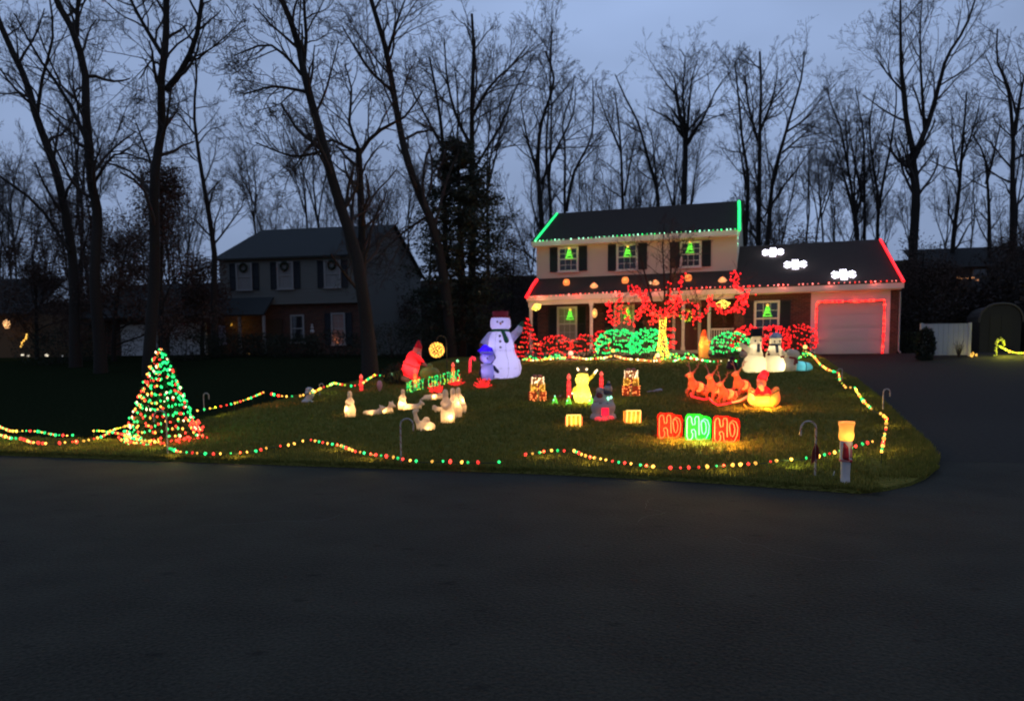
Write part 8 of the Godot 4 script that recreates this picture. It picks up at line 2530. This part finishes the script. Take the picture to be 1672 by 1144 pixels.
func lawn_right() -> void:
	ho_letters("red lit letters HO, left one of the three signs", Vector3(2.814, 0.269, -14.305), [1.7, 0.20, 0.06], [0.85, 0.01, 0.012], 0.05, "lit HO letters")
	ho_letters("green lit letters HO, between the two red ones", Vector3(3.254, 0.258, -14.031), [0.22, 1.5, 0.66], [0.01, 0.85, 0.06], 0.0, "lit HO letters")
	ho_letters("red-orange lit letters HO, right one of the three signs", Vector3(3.664, 0.243, -13.711), [1.7, 0.20, 0.06], [0.85, 0.01, 0.012], -0.05, "lit HO letters")
	deer("glowing red reindeer at the left end of the team", Vector3(4.617, 0.788, -20.033), PI + 0.65, 1.0, 0.15)
	deer("glowing orange reindeer second from the left, rearing head up", Vector3(4.944, 0.759, -19.57), PI + 0.85, 1.0, 0.12)
	deer("glowing orange reindeer third from the left, nearest the street", Vector3(5.007, 0.683, -18.63), PI + 0.6, 0.88, 0.05)
	deer("glowing orange reindeer just left of the golden sleigh, head raised", Vector3(5.747, 0.823, -20.089), PI + 0.75, 1.0, 0.1)
	var rp := thing("harness_rope_light", "red rope light strung from the reindeer to the golden sleigh", "rope light", Vector3(5.095, 0.75, -19.407))
	rope(rp, [Vector3(4.431, 0.932, -19.89), Vector3(4.325, 0.879, -19.279), Vector3(4.383, 0.859, -19.017), Vector3(4.466, 0.829, -18.636), Vector3(4.626, 0.849, -18.826), Vector3(4.533, 0.783, -18.052), Vector3(4.522, 0.748, -17.627), Vector3(4.673, 0.757, -17.691), Vector3(4.917, 0.785, -17.946), Vector3(5.127, 0.804, -18.108), Vector3(5.537, 0.872, -18.802)], 0.020, "net_red", "rope")
	var rg := MB.new()
	rg.tube([Vector3(4.877, 0.791, -17.798) - rp.position, Vector3(5.041, 0.833, -17.758) - rp.position, Vector3(5.279, 0.933, -17.928) - rp.position], [0.022], 6)
	part("rein", rg, glow("orange_rein", 1.2, 0.35, 0.12), rp)
	lamp(rp, Vector3(-0.3, 0.15, 0.5), Color(1, 0.12, 0.04), 0.4, 0.15, "spill_light")
	lamp(rp, Vector3(0.3, 0.15, 0.5), Color(1, 0.16, 0.04), 0.5, 0.15, "spill_light")
	# sleigh and its driver
	var sl := thing("sleigh_lamp", "round golden glowing sleigh at the right end of the reindeer team", "sleigh", Vector3(5.541, 0.617, -17.654), -0.25)
	var gold := thin("gold_plastic", 0.85, 0.52, 0.16, 0.45)
	var m := MB.new()
	m.blob([[Vector3(-0.19, 0.26, 0), Vector3(0.19, 0.26, 0), 0.155, 0.16], [Vector3(-0.22, 0.30, 0), Vector3(-0.27, 0.44, 0), 0.11, 0.07], [Vector3(0.20, 0.30, 0), Vector3(0.26, 0.46, 0), 0.12, 0.07], [Vector3(-0.1, 0.22, 0.05), Vector3(0.14, 0.22, 0.05), 0.15, 0.15]], 0.018, 0.06)
	part("body", m, gold, sl)
	m = MB.new()
	for z in [-0.11, 0.19]:
		var pts := [Vector3(-0.42, 0.14, z), Vector3(-0.36, 0.06, z), Vector3(-0.2, 0.04, z), Vector3(0.22, 0.04, z), Vector3(0.36, 0.10, z)]
		m.tube(pts, [0.016], 6)
		for x in [-0.18, 0.0, 0.18]:
			m.tube([Vector3(x, 0.16, z * 0.7), Vector3(x + 0.03, 0.04, z)], [0.010], 5)
	for x in [-0.2, -0.08, 0.05, 0.2]:
		m.tube([Vector3(x, 0.06, 0.19), Vector3(x + 0.03, -0.06, 0.21)], [0.009], 5)
	part("runner", m, thin("runner_plastic", 0.6, 0.3, 0.08, 0.4), sl)
	m = MB.new()
	m.tube([Vector3(-0.30, 0.42, 0.12), Vector3(-0.16, 0.33, 0.215), Vector3(0.12, 0.34, 0.22), Vector3(0.30, 0.45, 0.12)], [0.016], 6)
	m.tube([Vector3(0.12, 0.34, 0.225), Vector3(0.13, 0.14, 0.20)], [0.010], 5)
	part("trim", m, mat("brown_trim", 0.14, 0.07, 0.02, 0.5), sl)
	m = MB.new()
	m.blob([[Vector3(-0.22, 0.26, 0.17), Vector3(-0.26, 0.40, 0.10), 0.03, 0.03]], 0.014, 0.02)
	part("lantern", m, glow("sleigh_lantern", 1.4, 1.0, 0.22), sl)
	lamp(sl, Vector3(0.05, 0.24, 0.08), Color(1, 0.72, 0.32), 0.075, 0.04, "sleigh_light")
	lamp(sl, Vector3(-0.20, 0.28, 0.05), Color(1, 0.8, 0.35), 0.040, 0.03, "sleigh_light")
	lamp(sl, Vector3(0.05, 0.12, 0.45), Color(1, 0.46, 0.06), 1.3, 0.15, "spill_light")
	lamp(sl, Vector3(-0.5, 0.2, 0.40), Color(1, 0.34, 0.05), 0.6, 0.15, "spill_light")
	var dr := thing("sleigh_driver_lamp", "red-suited glowing figure with a pointed red cap riding in the golden sleigh", "figure", Vector3(5.541, 0.617, -17.654) + Vector3(-0.04, 0.30, 0.0))
	m = MB.new()
	m.blob([[Vector3(0, 0.02, 0), Vector3(0, 0.16, 0), 0.15, 0.12], [Vector3(-0.10, 0.16, 0.05), Vector3(-0.18, 0.05, 0.12), 0.05, 0.04], [Vector3(0.10, 0.16, 0.05), Vector3(0.14, 0.06, 0.14), 0.05, 0.04]], 0.016, 0.04)
	part("coat", m, thin("red_cloth", 0.75, 0.02, 0.03, 0.5), dr)
	m = MB.new()
	m.blob([[Vector3(-0.02, 0.28, 0.02), Vector3(-0.02, 0.32, 0.02), 0.10, 0.10]], 0.016, 0.02)
	part("face", m, thin("skin_cloth", 0.75, 0.33, 0.24, 0.5), dr)
	m = MB.new()
	m.blob([[Vector3(-0.05, 0.24, 0.09), Vector3(-0.03, 0.16, 0.12), 0.07, 0.04], [Vector3(-0.11, 0.37, 0.04), Vector3(0.08, 0.38, 0.05), 0.03, 0.03]], 0.014, 0.03)
	part("beard", m, thin("rosy_white_cloth", 0.8, 0.5, 0.45, 0.5), dr)
	m = MB.new()
	m.blob([[Vector3(0.0, 0.40, 0.0), Vector3(0.04, 0.52, 0.0), 0.11, 0.07], [Vector3(0.04, 0.52, 0), Vector3(0.10, 0.50, 0), 0.06, 0.05]], 0.016, 0.04)
	part("cap", m, thin("red_cloth", 0.75, 0.02, 0.03, 0.5), dr)
	lamp(dr, Vector3(0, 0.10, 0.02), Color(1, 0.5, 0.4), 0.07, 0.03, "figure_light")
	lamp(dr, Vector3(0.01, 0.42, 0.0), Color(1, 0.5, 0.4), 0.035, 0.02, "figure_light")
	snow_family()
	# lit lamp post by the street
	var lp := thing("lamp_post_light", "white plastic lamp post with glowing orange lantern and red relief near the driveway corner", "lamp post", Vector3(4.263, 0.019, -10.195))
	m = MB.new()
	m.lathe([Vector2(0.001, 0.0), Vector2(0.095, 0.0), Vector2(0.10, 0.02), Vector2(0.09, 0.065), Vector2(0.060, 0.075), Vector2(0.056, 0.20), Vector2(0.062, 0.34), Vector2(0.072, 0.36), Vector2(0.076, 0.60), Vector2(0.07, 0.62)], 18)
	part("post", m, mat("post_white", 0.50, 0.48, 0.49, 0.45), lp)
	m = MB.new()
	m.blob([[Vector3(-0.025, 0.42, 0.055), Vector3(-0.03, 0.52, 0.06), 0.042, 0.034], [Vector3(-0.03, 0.54, 0.06), Vector3(-0.045, 0.59, 0.055), 0.03, 0.015], [Vector3(0.0, 0.38, 0.06), Vector3(0.045, 0.36, 0.05), 0.02, 0.02]], 0.008, 0.015)
	part("red_relief", m, mat("relief_red", 0.30, 0.012, 0.02, 0.5), lp)
	m = MB.new()
	m.blob([[Vector3(0.04, 0.42, 0.058), Vector3(0.035, 0.56, 0.06), 0.018, 0.014]], 0.008, 0.01)
	m.lathe([Vector2(0.077, 0.355), Vector2(0.08, 0.37), Vector2(0.077, 0.385)], 18)
	part("pink_relief", m, mat("relief_pink", 0.42, 0.16, 0.15, 0.5), lp)
	m = MB.new()
	m.lathe([Vector2(0.001, 0.615), Vector2(0.075, 0.62), Vector2(0.092, 0.65), Vector2(0.094, 0.70), Vector2(0.085, 0.745), Vector2(0.088, 0.79), Vector2(0.102, 0.84), Vector2(0.098, 0.865), Vector2(0.001, 0.87)], 20)
	part("lantern", m, thin("lantern_amber", 0.88, 0.55, 0.20, 0.45), lp)
	lamp(lp, Vector3(0.0, 0.675, 0.035), Color(1, 0.66, 0.18), 0.024, 0.025, "lantern_light")
	lamp(lp, Vector3(0.0, 0.80, 0.0), Color(1, 0.62, 0.3), 0.012, 0.03, "lantern_light")
	lamp(lp, Vector3(0.06, 0.66, 0.20), Color(1, 0.6, 0.15), 0.03, 0.05, "lantern_light")
	var ws := thing("ground_stake", "short pale plastic stake leaning beside the lit lamp post", "stake", Vector3(4.355, 0.046, -10.842))
	m = MB.new()
	m.tube([Vector3(0, -0.02, 0), Vector3(0.015, 0.05, 0), Vector3(0.03, 0.12, 0)], [0.004, 0.012, 0.006], 6)
	part("body", m, mat("dull_white", 0.5, 0.5, 0.5), ws)

func snow_family() -> void:
	var o := thing("snow_family_inflatable", "wide cream inflatable of two snowmen, a small snow dog and a turquoise gift", "inflatable", Vector3(8.354, 1.359, -25.758))
	var snow := thin("cream_cloth", 0.66, 0.60, 0.46, 0.55)
	var k := 0.0208
	var x := func(u: float) -> float: return (u - 1262.0) * k
	var y := func(v: float) -> float: return (609.0 - v) * k
	var m := MB.new()
	m.lathe([Vector2(0.01, 0.0), Vector2(0.26, 0.01), Vector2(0.37, 0.14), Vector2(0.39, 0.28), Vector2(0.32, 0.46), Vector2(0.22, 0.58), Vector2(0.01, 0.62)], 22, Transform3D(Basis(), Vector3(x.call(1234.0), 0, 0)))
	part("body", m, snow, o)
	m = MB.new()
	m.lathe([Vector2(0.01, 0.0), Vector2(0.26, 0.01), Vector2(0.34, 0.14), Vector2(0.36, 0.26), Vector2(0.30, 0.44), Vector2(0.22, 0.56), Vector2(0.01, 0.60)], 22, Transform3D(Basis(), Vector3(x.call(1262.5), 0, 0.04)))
	part("body", m, snow, o)
	m = MB.new()
	m.blob([[Vector3(x.call(1235.0), 0.60, 0), Vector3(x.call(1235.0), 0.80, 0), 0.24, 0.17], [Vector3(x.call(1226.0), 0.72, 0), Vector3(x.call(1213.0), 0.90, 0), 0.10, 0.07], [Vector3(x.call(1235.0), 0.98, 0), Vector3(x.call(1236.0), 1.06, 0), 0.19, 0.18]], 0.03, 0.05)
	part("torso", m, snow, o)
	m = MB.new()
	m.blob([[Vector3(x.call(1263.0), 0.58, 0.02), Vector3(x.call(1264.0), 0.76, 0.02), 0.25, 0.19], [Vector3(x.call(1273.0), 0.70, 0.02), Vector3(x.call(1278.0), 0.60, 0.1), 0.09, 0.07], [Vector3(x.call(1265.0), 0.94, 0.02), Vector3(x.call(1265.0), 1.04, 0.02), 0.19, 0.18]], 0.03, 0.05)
	part("torso", m, snow, o)
	m = MB.new()
	m.lathe([Vector2(0.24, 1.16), Vector2(0.25, 1.18), Vector2(0.18, 1.20), Vector2(0.19, 1.38), Vector2(0.15, 1.42), Vector2(0.01, 1.43)], 18, Transform3D(Basis(), Vector3(x.call(1236.0), 0, 0)))
	part("hat", m, mat("black_cloth", 0.014, 0.012, 0.014, 0.8), o, "black top hat")
	m = MB.new()
	m.lathe([Vector2(0.19, 1.10), Vector2(0.20, 1.14), Vector2(0.16, 1.22), Vector2(0.08, 1.28), Vector2(0.01, 1.29)], 18, Transform3D(Basis(), Vector3(x.call(1265.5), 0, 0.02)))
	part("hat", m, thin("pale_blue_cloth", 0.30, 0.36, 0.50, 0.7, 0.6), o, "pale blue knitted hat")
	m = MB.new()
	m.lathe([Vector2(0.17, 0.86), Vector2(0.20, 0.90), Vector2(0.17, 0.94)], 16, Transform3D(Basis(), Vector3(x.call(1264.5), 0, 0.02)))
	m.tube([Vector3(x.call(1264.0), 0.88, 0.2), Vector3(x.call(1264.5), 0.66, 0.27)], [0.045, 0.05], 8)
	m.tube([Vector3(x.call(1237.0), 0.92, 0.18), Vector3(x.call(1236.0), 0.68, 0.24)], [0.045, 0.05], 8)
	part("scarf", m, mat("grey_blue_scarf", 0.10, 0.12, 0.13, 0.8), o)
	m = MB.new()
	m.blob([[Vector3(x.call(1288.0), 0.22, 0), Vector3(x.call(1287.0), 0.36, 0), 0.26, 0.20], [Vector3(x.call(1290.0), 0.58, 0.02), Vector3(x.call(1294.0), 0.58, 0.06), 0.19, 0.16]], 0.03, 0.05)
	part("dog", m, thin("grey_cream_cloth", 0.46, 0.42, 0.36, 0.55, 0.7), o)
	m = MB.new()
	m.tube([Vector3(x.call(1284.0), 0.50, 0.17), Vector3(x.call(1293.0), 0.46, 0.24)], [0.035], 6)
	m.tube([Vector3(x.call(1293.0), 0.46, 0.24), Vector3(x.call(1291.0), 0.26, 0.27)], [0.04], 6)
	m.tube([Vector3(x.call(1293.0), 0.46, 0.24), Vector3(x.call(1295.0), 0.30, 0.27)], [0.035], 6)
	part("dog_scarf", m, mat("rust_scarf", 0.25, 0.05, 0.04, 0.8), o)
	m = MB.new()
	m.blob([[Vector3(x.call(1302.0), 0.18, 0.10), Vector3(x.call(1314.0), 0.16, 0.10), 0.17, 0.15], [Vector3(x.call(1301.0), 0.28, 0.10), Vector3(x.call(1313.0), 0.24, 0.10), 0.10, 0.09]], 0.025, 0.05)
	part("gift", m, thin("turquoise_cloth", 0.20, 0.62, 0.66, 0.5), o)
	m = MB.new()
	ring(m, Vector3(x.call(1309.0), 0.18, 0.10), 0.175, 0.014, Basis(Vector3.UP, PI / 2))
	part("gift_ribbon", m, mat("teal_ribbon", 0.03, 0.16, 0.20, 0.6), o)
	m = MB.new()
	for q in [Vector3(x.call(1251.0), 0.80, 0.18), Vector3(x.call(1251.5), 0.68, 0.22), Vector3(x.call(1232.0), 1.02, 0.18), Vector3(x.call(1240.0), 1.03, 0.18), Vector3(x.call(1261.0), 1.0, 0.2), Vector3(x.call(1269.0), 1.0, 0.2)]:
		m.ball(q, Vector3.ONE * 0.028, 8, 6)
	part("face", m, mat("black_plastic", 0.02, 0.02, 0.02, 0.4), o)
	m = MB.new()
	m.ball(Vector3(x.call(1251.5), 0.60, 0.25), Vector3(0.05, 0.04, 0.03), 8, 6)
	m.ball(Vector3(x.call(1272.0), 0.52, 0.26), Vector3(0.07, 0.03, 0.03), 8, 6, Basis(Vector3.BACK, 0.5))
	part("mitten", m, mat("rust_scarf", 0.25, 0.05, 0.04, 0.8), o)
	lamp(o, Vector3(x.call(1236.0), 0.22, 0.10), Color(1, 0.88, 0.55), 0.52, 0.05, "inflatable_light")
	lamp(o, Vector3(x.call(1268.0), 0.22, 0.16), Color(1, 0.88, 0.55), 0.55, 0.05, "inflatable_light")
	lamp(o, Vector3(x.call(1235.0), 0.80, 0.0), Color(1, 0.86, 0.58), 0.18, 0.05, "inflatable_light")
	lamp(o, Vector3(x.call(1264.0), 0.80, 0.02), Color(1, 0.86, 0.58), 0.18, 0.05, "inflatable_light")
	lamp(o, Vector3(x.call(1288.0), 0.28, 0.02), Color(1, 0.88, 0.7), 0.035, 0.05, "inflatable_light")
	lamp(o, Vector3(x.call(1306.0), 0.20, 0.12), Color(0.8, 1, 1), 0.05, 0.04, "inflatable_light")
	# small elf-like helper and sack to its left
	var e := thing("helper_inflatable", "small unlit inflatable, round pale head and green body, left of the cream snowmen", "inflatable", Vector3(7.589, 1.4, -26.505))
	m = MB.new()
	m.blob([[Vector3(0, 0.12, 0), Vector3(0, 0.34, 0), 0.16, 0.13]], 0.025, 0.04)
	part("body", m, mat("dull_green_cloth", 0.03, 0.07, 0.035, 0.7), e)
	m = MB.new()
	m.ball(Vector3(0.03, 0.58, 0.02), Vector3(0.13, 0.13, 0.12), 14, 10)
	part("head", m, mat("grey_pink_cloth", 0.32, 0.26, 0.25, 0.7), e)
	m = MB.new()
	m.ball(Vector3(0.03, 0.70, 0.02), Vector3(0.09, 0.06, 0.09), 12, 8)
	part("cap", m, mat("rust_scarf", 0.25, 0.05, 0.04, 0.8), e)
	var s := thing("plum_sack", "dark plum-coloured round sack on the grass left of the small green-bodied inflatable", "sack", Vector3(7.337, 1.421, -26.837))
	m = MB.new()
	m.blob([[Vector3(0, 0.16, 0), Vector3(0, 0.22, 0), 0.19, 0.17], [Vector3(0, 0.38, 0), Vector3(0.01, 0.43, 0), 0.06, 0.08]], 0.025, 0.05)
	part("cloth", m, mat("plum_sack_cloth", 0.07, 0.02, 0.035, 0.75), s)

func edge_objects() -> void:
	# dry tufts by the gate
	var o := thing("ornamental_grass", "dry dark tuft of ornamental grass before the white gate", "plant", Vector3(16.174, 1.848, -29.161))
	var m := MB.new()
	for i in 40:
		var a := rng.randf() * TAU
		var e := Vector3(cos(a) * rng.randf_range(0.05, 0.28), rng.randf_range(0.3, 0.65), sin(a) * 0.2)
		m.tube([Vector3(e.x * 0.1, 0, e.z * 0.1), e * 0.6 + Vector3(0, 0.1, 0), e], [0.006, 0.005, 0.003], 3, false)
	part("blades", m, mat("dry_grass", 0.05, 0.035, 0.028, 0.9), o)
